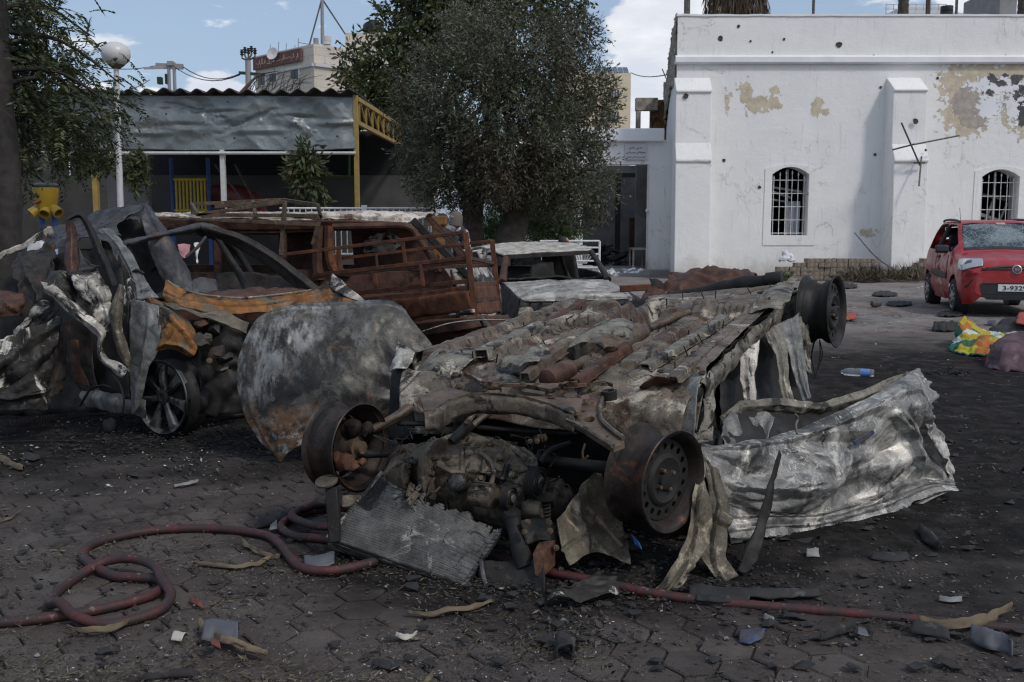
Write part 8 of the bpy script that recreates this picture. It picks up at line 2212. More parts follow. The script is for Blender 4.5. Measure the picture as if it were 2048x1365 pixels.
# ================================================================== dusty red hatchback
RCp = G(1911,626)
rang = math.atan2(-.975,-.22)
rc = thing('red_hatchback','small dusty red hatchback with a shattered windscreen and dented side','car',(8.2,18.6,0))
fr0 = Frame((0,0,0),rang)
FRM = Frame(Vector((RCp.x,RCp.y,0)) - fr0.d(1.15,-.74,0),rang)
secs = [(1.86,[(.50,.34),(.60,.40),(.60,.56),(.56,.70),(.40,.76),(0,.79)]),
        (1.80,[(.62,.22),(.70,.36),(.70,.56),(.66,.74),(.46,.83),(0,.86)]),
        (1.66,[(.70,.19),(.77,.40),(.77,.60),(.73,.79),(.50,.90),(0,.925)]),
        (1.40,[(.74,.18),(.80,.42),(.80,.64),(.77,.84),(.55,.95),(0,.97)]),
        (1.05,[(.75,.18),(.81,.44),(.81,.68),(.78,.89),(.60,1.00),(0,1.03)]),
        (.86,[(.75,.18),(.81,.44),(.81,.70),(.785,.93),(.64,1.05),(0,1.08)]),
        (.55,[(.75,.18),(.81,.44),(.81,.72),(.785,.96),(.62,1.29),(0,1.33)]),
        (.28,[(.75,.18),(.81,.44),(.81,.72),(.78,.97),(.575,1.48),(0,1.52)]),
        (.0,[(.75,.18),(.81,.44),(.81,.72),(.78,.98),(.57,1.52),(0,1.56)]),
        (-.8,[(.75,.18),(.81,.44),(.815,.73),(.78,.99),(.57,1.53),(0,1.57)]),
        (-1.3,[(.74,.19),(.80,.45),(.81,.74),(.77,1.0),(.56,1.49),(0,1.53)]),
        (-1.6,[(.70,.24),(.77,.46),(.77,.74),(.73,1.0),(.53,1.36),(0,1.40)]),
        (-1.72,[(.60,.34),(.70,.48),(.70,.74),(.64,.98),(.45,1.12),(0,1.14)])]
full = []
for x,hs in secs:
    ring = [(x,-y,z) for y,z in hs] + [(x,y,z) for y,z in hs[-2::-1]]
    full.append(ring)
CTL = np.array(full)
NU_,NV_ = 170,121
WA_ = cr_weights(len(secs),NU_)
def lw(n,m):
    Wt = np.zeros((m,n))
    for k in range(m):
        x = k / (m - 1) * (n - 1); i = min(int(x),n - 2); Wt[k,i] = 1 - x + i; Wt[k,i + 1] = x - i
    return Wt
WB_ = .45 * lw(11,NV_) + .55 * cr_weights(11,NV_)
LOC = np.einsum('ka,abc,lb->klc',WA_,CTL,WB_)
SU,SV = [s[0] for s in secs],None
kk = np.linspace(0,10,NV_)
xs_ = LOC[:,:,0]
def inwin(x,z,y,k):
    a = np.abs(5 - k)
    wind = (a < .92) & (x < .84) & (x > .30)
    side = (a > 1.12) & (a < 1.93) & (x < .50 - .0 * x) & (x > -1.36) & ~((x < -.34) & (x > -.44))
    side &= (z > 1.0) & (z < 1.475) & (x < .98 - .55 * z + .35) 
    front = (a > 1.12) & (a < 1.93) & (x >= .50) & (x < .72) & (z > 1.0) & (z < 1.52 - .62 * (x - .25))
    back = (a < .85) & (x < -1.52) & (x > -1.69)
    arch = ((x - 1.15) ** 2 + (z - .30) ** 2 < .335 ** 2) | ((x + 1.15) ** 2 + (z - .30) ** 2 < .335 ** 2)
    arch &= a > 2.0
    low = (x > 1.70) & (a < 2.9) & False
    return wind | side | front | back | arch
KK = np.broadcast_to(kk,xs_.shape)
hole = inwin(xs_,LOC[:,:,2],LOC[:,:,1],KK)
pl = LOC.reshape(-1,3)
nd = np.cross(np.gradient(LOC,axis=0),np.gradient(LOC,axis=1)); nd /= np.maximum(np.linalg.norm(nd,axis=2,keepdims=True),1e-9)
outw = LOC - np.array([0,0,.7]); sgn_ = np.sign((nd * outw).sum(2,keepdims=True)); nd = nd * np.where(sgn_ == 0,1,sgn_)
dent = np.where(pl[:,1] < -.5,-np.clip(crease(pl * 2.6 + 3,2) - .45,0,1) * .10,-np.clip(crease(pl * 2 + 8,2) - .5,0,1) * .03)
dent *= (np.abs(pl[:,1]) > .3) * (pl[:,2] < 1.0)
LW = LOC + nd * dent.reshape(NU_,NV_,1)
Wd = np.array([tuple(FRM(*p)) for p in LW.reshape(-1,3)])
F = [(i * NV_ + j,i * NV_ + j + 1,(i + 1) * NV_ + j + 1,(i + 1) * NV_ + j) for i in range(NU_ - 1) for j in range(NV_ - 1) if not hole[i,j]]
F.append(tuple(j for j in range(NV_)))
F.append(tuple((NU_ - 1) * NV_ + j for j in range(NV_))[::-1])
out_mesh('body',Wd,F,M['redpaint'],rc,smooth=42,fix=False)
def surf(x,k,off=0.0):
    """point on the body at length x and section position k (0 right sill .. 5 centre .. 10 left sill)"""
    j = int(round(k / 10 * (NV_ - 1)))
    i = int(np.argmin(np.abs(LOC[:,j,0] - x)))
    return FRM(*(LOC[i,j] + nd[i,j] * off))
def spatch(name,grid,mat,nu=16,nv=24,off=.008,thick=.006,par=rc,**kw):
    return sheet(name,[[surf(x,k,off + (o[0] if o else 0)) for (x,k,*o) in r] for r in grid],M[mat],par,nu,nv,world=True,thick=thick,fine=0,**kw)
spatch('windscreen',[[(.82,5 + a,-.012) for a in (-.9,-.45,0,.45,.9)],[(.55,5 + a,-.012) for a in (-.9,-.45,0,.45,.9)],[(.31,5 + a,-.012) for a in (-.9,-.45,0,.45,.9)]],'shatter',24,40)
spatch('windscreen_seal',[[(.86,5 + a) for a in (-.95,-.45,0,.45,.95)],[(.80,5 + a) for a in (-.95,-.45,0,.45,.95)]],'blackplastic',6,40,off=.004)
spatch('sunscreen_sticker',[[(.345,5.0,.004),(.345,5.25,.004)],[(.30,5.0,.004),(.30,5.25,.004)]],'paper',4,6,off=.0)
m = MB()
m.box((-1.5,-.70,.25),(.80,.70,.28)); mm = [tuple(FRM(*v)) for v in m.v]; m.v = mm; obj('floor',m,M['blackplastic'],rc,smooth=0)
for sx in (.05,-.8):
    for sy in (-.36,.36):
        m = MB(); m.box((sx - .32,sy - .24,.45),(sx + .22,sy + .24,.62)); m.box((sx - .36,sy - .23,.6),(sx - .22,sy + .23,1.08)); m.box((sx - .34,sy - .11,1.1),(sx - .25,sy + .11,1.3))
        m.v = [tuple(FRM(*v)) for v in m.v]; obj('seat',m,M['blackplastic'],rc,bevel=.03)
m = MB(); m.box((.45,-.68,.80),(.85,.68,.98)); m.v = [tuple(FRM(*v)) for v in m.v]; obj('dashboard',m,M['blackplastic'],rc,bevel=.04)
m = MB(); cst = Vector((.33,.36,.98)); m.tube([FRM(cst.x + .06 * math.cos(a),cst.y + .17 * math.sin(a),cst.z + .16 * math.cos(a)) for a in np.linspace(0,2 * math.pi,25)[:-1]],.014,6,closed=True,cap=False); obj('steering_wheel',m,M['blackplastic'],rc)
m = MB(); m.box((.02,-.8 + .04,.98),(.05,-.7,1.2)); 
for sy in (-1,1):
    k = lambda v: 5 + sy * v
    hl = spatch('headlight',[[(1.81,k(1.15)),(1.77,k(1.75)),(1.68,k(2.25)),(1.52,k(2.42))],[(1.74,k(.98)),(1.66,k(1.40)),(1.54,k(1.80)),(1.40,k(2.08))],[(1.64,k(.92)),(1.52,k(1.15)),(1.38,k(1.45)),(1.24,k(1.75))]],'chrome',16,24,off=.018,thick=.02)
    spatch('lamp_reflector',[[(1.66,k(1.5)),(1.60,k(1.8))],[(1.58,k(1.35)),(1.52,k(1.6))]],'greyscrap',6,8,off=.03,par=hl,thick=.004)
    spatch('fog_recess',[[(1.83,k(2.55)),(1.80,k(3.15)),(1.74,k(3.45))],[(1.84,k(2.75)),(1.80,k(3.35)),(1.74,k(3.62))]][::-1],'blackplastic',8,16,off=.010)
    spatch('bumper_slot',[[(1.80,k(2.15)),(1.75,k(2.55))],[(1.80,k(2.25)),(1.75,k(2.68))]],'blackplastic',5,10,off=.008)
    for xw in (1.15,-1.15):
        c = FRM(xw,sy * .73,.29); ax = FRM.d(0,sy,0)
        m = MB(); m.lathe(c,ax,[(-.10,.20),(-.10,.27),(-.07,.292),(.05,.292),(.08,.275),(.085,.21),(.06,.20)],40); ty_ = obj('wheel',m,M['tyre'],rc,smooth=50)
        m = MB(); m.lathe(c + ax * .05,ax,[(0,.205),(.03,.20),(.022,.17),(.03,.10),(.04,.05),(.04,.001)],36); hc = obj('wheel_trim',m,M['hubcap'],ty_,smooth=40)
        for q in range(9):
            an = 2 * math.pi * q / 9; u_ = FRM.d(1,0,0) * math.cos(an) + Vector((0,0,1)) * math.sin(an); e_ = ax.cross(u_)
            m = MB(); m.obox(c + ax * .081 + u_ * .13,u_ * .045,e_ * .014,ax * .004); obj('trim_slot',m,M['blackplastic'],ty_,smooth=0)
        m = MB(); m.lathe(FRM(xw,sy * .60,.30),ax,[(0,.05),(0,.34),(.19,.345)],36); obj('wheel_arch',m,M['blackplastic'],rc,smooth=40)
    spatch('side_moulding',[[(.62,k(3.55)),(0,k(3.55)),(-.70,k(3.52))],[(.62,k(3.22)),(0,k(3.20)),(-.70,k(3.20))]],'blackplastic',6,30,off=.012)
    m = MB(); m.tube([FRM(.18,sy * .55,1.53),FRM(.02,sy * .565,1.555),FRM(-.5,sy * .57,1.572),FRM(-1.0,sy * .565,1.562),FRM(-1.22,sy * .55,1.54)],.022,8,smooth=6); obj('roof_rail',m,M['blackplastic'],rc)
    mr = MB(); mr.loft([[FRM(x_,sy * y_,z_) for x_,y_,z_ in ((.66 - d * .3,.80 + d * 1.3,1.00 + .02),(.60 - d * .3,.80 + d * 1.3,.99),(.56 - d * .3,.80 + d * 1.3,1.06),(.58 - d * .3,.80 + d * 1.3,1.14),(.64 - d * .3,.80 + d * 1.3,1.12))] for d in (0,.06,.12,.155)]); obj('door_mirror',mr,M['blackplastic'],rc,bevel=.015)
    m = MB(); m.tube([FRM(-.39,sy * .79,1.0),FRM(-.39,sy * .60,1.47)],.04,6); obj('centre_pillar',m,M['blackplastic'],rc)
    spatch('door_handle',[[(-.22,k(2.2)),(-.36,k(2.2))],[(-.22,k(2.3)),(-.36,k(2.3))]],'blackplastic',4,8,off=.02)
    for xg in (.62,-.40):
        pts = [surf(xg - .03 * t,k(3.7 - 1.7 * t),.002) for t in np.linspace(0,1,9)]
        m = MB(); m.tube(pts,.006,4); obj('door_gap',m,M['blackplastic'],rc,smooth=0)
spatch('grille_bar',[[(1.83,5 + a) for a in (-1.05,-.5,0,.5,1.05)],[(1.85,5 + a * 1.0 + 0) for a in (-1.0,-.5,0,.5,1.0)]],'blackplastic',6,40,off=.012,thick=.012)
nz = FRM.d(1,0,0)
m = MB(); m.box((1.83,-.52,.755),(1.868,.52,.79)); m.v = [tuple(FRM(*v)) for v in m.v]; obj('grille_strip',m,M['blackplastic'],rc,bevel=.006)
m = MB(); m.lathe(FRM(1.862,0,.77),nz + Vector((0,0,.25)),[(-.01,.075),(.012,.072),(.016,.060)],28); em = obj('emblem_ring',m,M['hubcap'],rc)
m = MB(); m.lathe(FRM(1.872,0,.772),nz + Vector((0,0,.25)),[(.0,.060),(.004,.056),(.005,.001)],24); obj('emblem_disc',m,M['maroon'],em)
for dy in (-.025,-.008,.010,.027):
    m = MB(); q = FRM(1.879,dy,.772); m.obox(q,FRM.d(0,.005,0),FRM.d(.002,0,.0),(0,0,.026)); obj('emblem_letter',m,M['hubcap'],em,smooth=0)
m = MB(); pts = [(.50,.56),(.54,.52),(.50,.34),(.42,.28),(-.42,.28),(-.50,.34),(-.54,.52),(-.50,.56)]
m.plate([FRM(1.845,y,z) for y,z in pts],[],nz * .022); lg = obj('lower_grille',m,M['blackplastic'],rc,smooth=0,bevel=.006)
for z in (.32,.37,.53): 
    m = MB(); m.box((1.866,-.46,z),(1.874,.46,z + .018)); m.v = [tuple(FRM(*v)) for v in m.v]; obj('grille_bar',m,M['blackplastic'],lg,smooth=0)
m = MB(); m.box((1.868,-.27,.415),(1.882,.25,.53)); m.v = [tuple(FRM(*v)) for v in m.v]; npl = obj('number_plate',m,M['plate'],rc,bevel=.006)
text('plate_lettering','3-9329',M['ink'],npl,FRM(1.886,-.02,.472),FRM.d(0,1,0),(0,0,1),.36,.075,bold=.02)
m = MB(); m.lathe(FRM(1.85,-.30,.30) ,nz,[(0,.022),(.01,.02),(.01,.001)],10); obj('tow_cover',m,M['blackplastic'],rc)
for dy in (-.35,.15):
    m = MB(); m.tube([FRM(.86,dy,1.075),FRM(.80,dy + .25,1.10),FRM(.74,dy + .50,1.14)],.010,5); obj('wiper',m,M['blackplastic'],rc)
m = MB(); m.tube([FRM(-1.0,-.3,1.55),FRM(-1.15,-.3,1.80)],.005,5); obj('aerial',m,M['blackplastic'],rc)
spatch('rear_window',[[(-1.54,5 + a) for a in (-.8,0,.8)],[(-1.68,5 + a) for a in (-.8,0,.8)]],'glassdark',6,14,off=-.01)
# ================================================================== people beyond the wrecks (seen from the chest up)
def person(label,base,h,face,lean=(0,0),top=None,bottom=None,hair=None,cover=None,arms=None,sit=False):
    """standing figure: one skinned body, head with face, hair and clothes as children; face = facing angle"""
    t = thing('person',label,'person',base,'people beyond the wrecks')
    b = Vector(base); f = Vector((math.cos(face),math.sin(face),0)); l = Vector((-f.y,f.x,0))
    def Q(fw_,lf,z):
        k = max(0,z - .5 * h) / (.5 * h)
        return b + f * (fw_ * h + lean[0] * k) + l * (lf * h + lean[1] * k) + Vector((0,0,z * 1.0))
    J = {}
    pts,rad,edges = [],[],[]
    def j(name,p,r): J[name] = len(pts); pts.append(p); rad.append(r)
    j('pelvis',Q(0,0,.52 * h),.085 * h); j('waist',Q(.005,0,.62 * h),.075 * h); j('chest',Q(0,0,.74 * h),.092 * h); j('neck0',Q(0,0,.83 * h),.05 * h); j('neck',Q(.01,0,.87 * h),.032 * h)
    for s,n in ((1,'l'),(-1,'r')):
        j('hip' + n,Q(0,s * .055,.48 * h),.06 * h); j('knee' + n,Q(.02,s * .06,.27 * h),.042 * h); j('ank' + n,Q(-.01,s * .065,.045 * h),.028 * h); j('toe' + n,Q(.09,s * .075,.02 * h),.022 * h)
        j('sho' + n,Q(0,s * .105,.81 * h),.046 * h)
        a = (arms or {}).get(n)
        if a: j('elb' + n,Q(*a[0]),.032 * h); j('wri' + n,Q(*a[1]),.022 * h)
        else: j('elb' + n,Q(-.01,s * .135,.64 * h),.032 * h); j('wri' + n,Q(.03,s * .14,.50 * h),.022 * h)
    E_ = [('pelvis','waist'),('waist','chest'),('chest','neck0'),('neck0','neck')]
    for n in 'lr': E_ += [('pelvis','hip' + n),('hip' + n,'knee' + n),('knee' + n,'ank' + n),('ank' + n,'toe' + n),('neck0','sho' + n),('sho' + n,'elb' + n),('elb' + n,'wri' + n)]
    me = bpy.data.meshes.new('body')
    me.from_pydata([tuple(p - b) for p in pts],[(J[a],J[c]) for a,c in E_],[])
    o = bpy.data.objects.new('body',me); COL.objects.link(o); o.parent = t; ORG[o.name] = b
    o.modifiers.new('skin','SKIN'); me.skin_vertices.new() if not me.skin_vertices else None
    for i,r in enumerate(rad): me.skin_vertices[0].data[i].radius = (r,r * (.75 if r > .06 * h else 1))
    me.skin_vertices[0].data[0].use_root = True
    sb = o.modifiers.new('sub','SUBSURF'); sb.levels = sb.render_levels = 2
    me.materials.append(top)
    hc = Q(.025,0,.935 * h); r = .068 * h
    m = MB(); m.lathe(hc,(0,0,1),[(-r * 1.05,r * .18),(-r * .95,r * .42),(-r * .6,r * .68),(-r * .1,r * .80),(r * .4,r * .80),(r * .8,r * .55),(r * 1.05,.003)],20)
    m.v = [tuple(hc + (Vector(v) - hc) + f * (Vector(v) - hc).dot(f) * .14) for v in m.v]
    m.lathe(hc + f * r * .86 + Vector((0,0,-r * .05)),f + Vector((0,0,-.9)),[(-r * .35,r * .07),(r * .1,r * .15),(r * .22,r * .05)],8)
    for s in (1,-1): m.lathe(hc + l * s * r * .78,l * s,[(0,r * .20),(r * .1,r * .22),(r * .12,r * .05)],8)
    hd = obj('head',m,M['skin'],t,smooth=180)
    for s in (1,-1):
        m = MB(); m.lathe(hc + f * r * .84 + l * s * r * .32 + Vector((0,0,r * .12)),f,[(0,r * .10),(r * .04,r * .07),(r * .05,.001)],8); obj('eye',m,M['hair'],hd,smooth=180)
    m = MB(); m.bar(hc + f * r * .84 - l * r * .25 + Vector((0,0,-r * .5)),hc + f * r * .84 + l * r * .25 + Vector((0,0,-r * .5)),r * .06,r * .08); obj('mouth',m,M['toyred'],hd)
    hm_ = hair or cover
    m = MB(); up = (Vector((0,0,1)) - f * (.45 if hair else .15)).normalized()
    m.lathe(hc + up * r * .02,up,[(-r * (.25 if hair else .9),r * (.86 if hair else .95)),(0,r * .92),(r * .5,r * .86),(r * .9,r * .58),(r * 1.14,.003)],20); m.v = [tuple(v) for v in (np.array(m.v) + np.stack([fbm(np.array(m.v) * 30 + k,2) for k in range(3)],1) * .006)]; obj('hair' if hair else 'head_cover',m,hm_,hd,smooth=180)
    mb_ = bpy.data.meshes.new('trousers')
    pp_ = [pts[J['pelvis']] + Vector((0,0,.02))]
    ee = []
    for n in 'lr':
        i0 = len(pp_); pp_ += [pts[J['hip' + n]],pts[J['knee' + n]],pts[J['ank' + n]] + Vector((0,0,.03))]; ee += [(0,i0),(i0,i0 + 1),(i0 + 1,i0 + 2)]
    mb_.from_pydata([tuple(p - b) for p in pp_],ee,[])
    o2 = bpy.data.objects.new('trousers',mb_); COL.objects.link(o2); o2.parent = t; ORG[o2.name] = b
    o2.modifiers.new('skin','SKIN'); mb_.skin_vertices.new() if not mb_.skin_vertices else None
    for i,rr in enumerate([.10,.075,.055,.045,.075,.055,.045]): mb_.skin_vertices[0].data[i].radius = (rr * h,rr * h)
    mb_.skin_vertices[0].data[0].use_root = True
    sb = o2.modifiers.new('sub','SUBSURF'); sb.levels = sb.render_levels = 1
    mb_.materials.append(bottom or M['shirtdark'])
    for n,s in (('l',1),('r',-1)):
        wv,ev = pts[J['wri' + n]],pts[J['elb' + n]]
        d = (wv - ev).normalized(); sd_ = d.cross(f).normalized() if d.cross(f).length > .1 else l; q = wv + d * .01
        m = MB(); m.loft([[q + sd_ * a * wd + f * c_ * .014 for a,c_ in ((-1,-1),(1,-1),(1,1),(-1,1))] for q,wd in ((wv,.022),(wv + d * .04,.036),(wv + d * .085,.038))])
        for k in range(4):
            p0 = wv + d * .085 + sd_ * (-.027 + .018 * k); ln = (.06,.072,.068,.052)[k]
            m.tube([p0,p0 + d * ln * .5 + f * .006,p0 + d * ln + f * .022],[.0095,.009,.007],6)
        p0 = wv + d * .03 - sd_ * .03; m.tube([p0,p0 - sd_ * .022 + d * .028,p0 - sd_ * .026 + d * .058 + f * .008],[.011,.010,.008],6)
        obj('hand',m,M['skin'],t,smooth=60)
    return t
def stand(x,ytop,Y,h): 
    p = P(x,ytop,Y); return (p.x,Y,p.z - h)
b = P(72,451,13); person('dark-haired person in a white shirt looking down beyond the crushed car at the left',(b.x,13,0),b.z,R(-25),(.18,0),M['shirtwhite'],M['shirtdark'],hair=M['hair'])
b = P(886,429,15); person('dark-haired person in a black jacket behind the ochre post',(b.x,15,0),b.z,R(120),(.0,0),M['shirtdark'],M['shirtdark'],hair=M['hair'])
b = P(922,425,15.6); person('person in a black and white blouse and head covering left of the olive trunks',(b.x,15.6,0),b.z,R(-150),(.05,0),M['shirtprint'],M['shirtdark'],cover=M['headcover'])
b = P(1122,474,15.4); person('dark-haired person bending behind the scorched saloon roof',(b.x - .25,15.4,0),b.z,R(-10),(.30,0),M['shirtdark'],M['shirtdark'],hair=M['hair'])

# ================================================================== fire hose
def hz(pts,z0=.022): return [G(x,y,z0) + Vector((0,0,dz)) for x,y,*r in pts for dz in [(r[0] if r else 0)]]
HP = [(-60,1250),(20,1244),(94,1236),(189,1221,.0),(264,1203),(308,1188,.0),(328,1170,.0),(312,1158,.0),(264,1155),(226,1152),(190,1138,.01),(166,1113),(180,1092),(226,1076),(302,1062),(377,1057),(453,1059),(528,1070),(560,1090),(580,1116),(606,1137),(650,1142),(700,1136),(760,1118),(770,1095),(700,1085),(634,1077),(589,1073),(562,1054,.0),(585,1035),(641,1020),(720,1015,.0),(735,1040,.03),(690,1068,.045),(641,1069,.04),(604,1056,.03),(584,1043,.03),(604,1030,.03),(660,1022,.04),(760,1040,.02),(900,1085),(1060,1135),(1200,1165),(1340,1190,-.006),(1500,1205,-.012),(1700,1222,-.01),(1900,1241,-.012),(2060,1257,-.008),(2160,1268)]
hose_pts = hz(HP)
hm_ = MB(); hm_.tube(hose_pts,.0205,14,smooth=8)
ho = tag(obj('fire_hose',hm_,M['hose'],smooth=180,fix=False),'long dirty red fire hose looped over the pavers and running beneath the overturned car','hose')
LP_ = [(326,1176,.03),(342,1196,.012),(322,1221,.005),(264,1240),(207,1249),(151,1243,.02),(122,1231,.048),(100,1212,.01),(113,1186),(151,1157),(207,1138,.03),(264,1138,.045),(309,1153,.045)]
lm = MB(); lm.tube(hz(LP_),.0205,14,smooth=8,closed=True,cap=False)
obj('hose_loop',lm,M['hose'],ho,smooth=180,fix=False)

# ================================================================== scraps on the ground
SCRAPS = {'palm_strip': 'dry palm strips on the paving','char_flake': 'charred flakes on the ground','char_scrap': 'charred scraps on the paving','dark_scrap': 'dark scraps across the yard','white_strip': 'pale strips on the ground','paper_scrap': 'scorched paper scraps','charred_board': 'charred boards by the hose','grey_strip': 'grey scraps by the hose','char_sheet': 'torn black sheets by the hose'}
def scrap(name,label,cat,poly,mat,lift=.006,curl=.02,thick=.004,seed=0,group=None,n=9,bump_=.012):
    """thin bent piece: a strip between two edges given in the picture, laid on the ground"""
    a,b = poly
    if name == 'palm_strip':
        k_ = len(a) - 1
        tp = [(.18 + .82 * math.sin(math.pi * min(.97,max(.03,i / k_))) ** .6) * .8 for i in range(k_ + 1)]
        a,b = [tuple((p + q) / 2 + (p - q) / 2 * w for p,q in zip(u,v)) for u,v,w in zip(a,b,tp)],[tuple((p + q) / 2 + (q - p) / 2 * w for p,q in zip(u,v)) for u,v,w in zip(a,b,tp)]
        thick = .002
    rows = [[G(x,y,lift) for x,y in a],[(G(x,y,lift) + G(u,v,lift)) / 2 + Vector((0,0,curl)) for (x,y),(u,v) in zip(a,b)],[G(x,y,lift) for x,y in b]]
    L = (Vector(rows[0][0]) - Vector(rows[0][-1])).length
    o = sheet(name,rows,M[mat],None,n,max(10,int(len(a) * 6)),world=True,crumple=bump_,cscale=14,fine=.001,edge=min(.012,L * .04),thick=thick,seed=seed)
    return tag(o,label,cat,group or SCRAPS.get(name))
Z_ = .012
scrap('palm_strip','curved dry palm strip between the big hose arc and the radiator','palm strip',([(385,1124),(430,1126),(470,1131),(510,1124),(545,1115)],[(387,1130),(430,1134),(470,1138),(508,1131),(543,1120)]),'palmstrip',Z_,.012,seed=1)
scrap('palm_strip','tapered dry palm strip pointing at the hose inside its big arc','palm strip',([(482,1083),(505,1096),(530,1108),(560,1116)],[(480,1088),(502,1103),(530,1114),(556,1119)]),'palmstrip',Z_,.02,seed=2)
scrap('palm_strip','dry leaf strip tucked under the hose loop at lower left','palm strip',([(130,1260),(170,1264),(215,1256),(264,1244)],[(135,1263),(172,1269),(210,1266),(250,1254)]),'palmstrip',.02,.02,seed=3)
scrap('palm_strip','broad bent palm strip at the far left edge above the hose','palm strip',([(-8,912),(15,918),(35,932),(50,938)],[(-8,924),(10,930),(28,938),(44,944)]),'palmstrip',Z_,.03,seed=4)
scrap('palm_strip','slim dry strip crossing the left edge below the ash patch','palm strip',([(-5,1044),(20,1034),(46,1020)],[(-5,1048),(20,1039),(44,1026)]),'palmstrip',Z_,.012,seed=5)
scrap('palm_strip','upturned splintered palm strip on the hose at lower right','palm strip',([(1836,1246),(1880,1250),(1930,1244),(1975,1232),(2020,1218)],[(1840,1254),(1885,1260),(1935,1258),(1980,1246),(2022,1226)]),'palmstrip',.03,.03,seed=6)
scrap('palm_strip','small dry leaf at the bottom edge left of the burnt block','palm strip',([(845,1366),(856,1354),(866,1345)],[(850,1370),(862,1358),(868,1348)]),'palmstrip',Z_,.01,seed=7)
scrap('palm_strip','dry strip cut by the bottom edge left of the middle','palm strip',([(490,1352),(505,1358),(522,1368)],[(488,1358),(502,1366),(514,1374)]),'palmstrip',Z_,.01,seed=8)
scrap('dry_fronds','long brown frond lying on the pavers in front of the radiator','palm strip',([(815,1228),(870,1226),(930,1214),(985,1200)],[(815,1231),(872,1231),(932,1220),(985,1206)]),'palmstrip',Z_,.012,seed=9)
wbp = [(398,1250),(415,1262),(440,1282),(480,1298),(530,1310)]
scrap('broken_board','splintered grey-brown board lying across the grey plastic scrap','board',(wbp,[(402,1244),(424,1262),(450,1276),(488,1290),(538,1306)]),'wood',.03,.012,.014,10)
scrap('wood_chip','small reddish wood chip on the broken board','wood chip',([(424,1290),(440,1296)],[(428,1276),(440,1280)]),'redscrap',.05,.01,.01,11)
scrap('plastic_scrap','curved dark grey plastic scrap behind the broken board','plastic',([(405,1282),(432,1284),(476,1288)],[(418,1256),(446,1250),(478,1258)]),'greyscrap',.02,.05,.004,12)
scrap('paper_scrap','scorched folded paper scrap left of the broken board','paper',([(344,1282),(362,1284)],[(352,1270),(380,1272)]),'paper',Z_,.02,.002,13)
scrap('paper_scrap','burnt-edged folded paper on the pavers below the radiator','paper',([(790,1274),(811,1282),(836,1268)],[(796,1272),(812,1272),(832,1265)]),'paper',Z_,.012,.002,14)
scrap('red_scrap','dull red plastic chip right of the hose loop','plastic',([(380,1206),(408,1216)],[(384,1198),(402,1206)]),'redscrap',Z_,.01,.006,15)
scrap('char_scrap','long flat charred scrap near the bottom left of centre','char',([(745,1330),(775,1336),(804,1332)],[(752,1322),(778,1324),(802,1324)]),'char',Z_,.012,.006,16)
scrap('char_scrap','thin charred strip between hose loop and bottom edge','char',([(194,1310),(240,1302)],[(194,1300),(238,1296)]),'char',Z_,.008,.005,17)
scrap('char_scrap','long charred plank cut by the bottom edge at left','char',([(252,1366),(320,1358),(392,1352)],[(270,1358),(330,1350),(386,1348)]),'char',Z_,.015,.01,18)
m = MB(); q = G(1128,1310); m.box((q.x - .022,q.y - .05,0),(q.x + .028,q.y + .05,.05)); v = np.array(m.v); 
bo = sheet('burnt_block',[[(q.x - .025,q.y - .05,.01),(q.x - .02,q.y - .055,.05),(q.x + .022,q.y - .05,.055),(q.x + .028,q.y - .045,.01)],[(q.x - .025,q.y + .05,.01),(q.x - .018,q.y + .05,.06),(q.x + .02,q.y + .055,.05),(q.x + .026,q.y + .05,.01)]],M['char'],None,16,16,world=True,crumple=.015,cscale=18,thick=.006)
tag(bo,'small charred block on the pavers below the front wheel','block')
scrap('blue_scrap','dusty blue crumpled scrap near the hose at lower right','plastic',([(1478,1284),(1502,1290),(1528,1276)],[(1484,1262),(1508,1258),(1534,1264)]),'bluescrap',Z_,.02,.004,19)
scrap('pale_scrap','pale broken china chip just above the blue scrap','chip',([(1530,1240),(1548,1250)],[(1532,1234),(1548,1242)]),'whitescrap',Z_,.015,.006,20)
scrap('grey_strip','bent grey strip right of the blue scrap','strip',([(1640,1282),(1680,1272),(1714,1258)],[(1650,1274),(1684,1264),(1712,1250)]),'char',Z_,.03,.004,21)
scrap('grey_strip','square grey flake at the end of the bent grey strip','flake',([(1714,1270),(1738,1272)],[(1716,1252),(1728,1256)]),'greyscrap',.03,.01,.004,22)
scrap('char_sheet','curled black plastic sheet at the lower right corner','plastic',([(1940,1282),(1970,1298),(2000,1304),(2024,1316)],[(1942,1272),(1975,1274),(2005,1284),(2020,1302)]),'greyscrap',.02,.05,.004,23)
scrap('char_sheet','torn black flake beside the palm strip on the hose','flake',([(1822,1266),(1858,1272),(1900,1280)],[(1834,1250),(1866,1254),(1888,1262)]),'char',.02,.03,.005,24)
scrap('white_strip','white curled strip above the right end of the hose','strip',([(1876,1202),(1900,1206),(1924,1204)],[(1878,1198),(1902,1200),(1922,1201)]),'whitescrap',Z_,.015,.003,25)
scrap('white_strip','silver-white splinter on the dark pavers left of the bonnet tip','splinter',([(346,972),(372,968),(398,962)],[(350,974),(374,971),(396,966)]),'whitescrap',Z_,.012,.003,26)
scrap('white_strip','torn white sliver beside the hose coil near the radiator','sliver',([(538,1062),(556,1058)],[(546,1054),(554,1042)]),'whitescrap',.02,.02,.003,27)
scrap('plastic_film','crumpled clear film under the torn white body side','film',([(1612,1114),(1640,1114)],[(1616,1104),(1636,1102)]),'whitescrap',Z_,.03,.002,28)
scrap('charred_board','long charred board lying between the car front and the hose','board',([(1375,1192),(1450,1196),(1540,1198),(1640,1194)],[(1378,1174),(1450,1180),(1540,1184),(1632,1186)]),'char',.02,.02,.012,29)
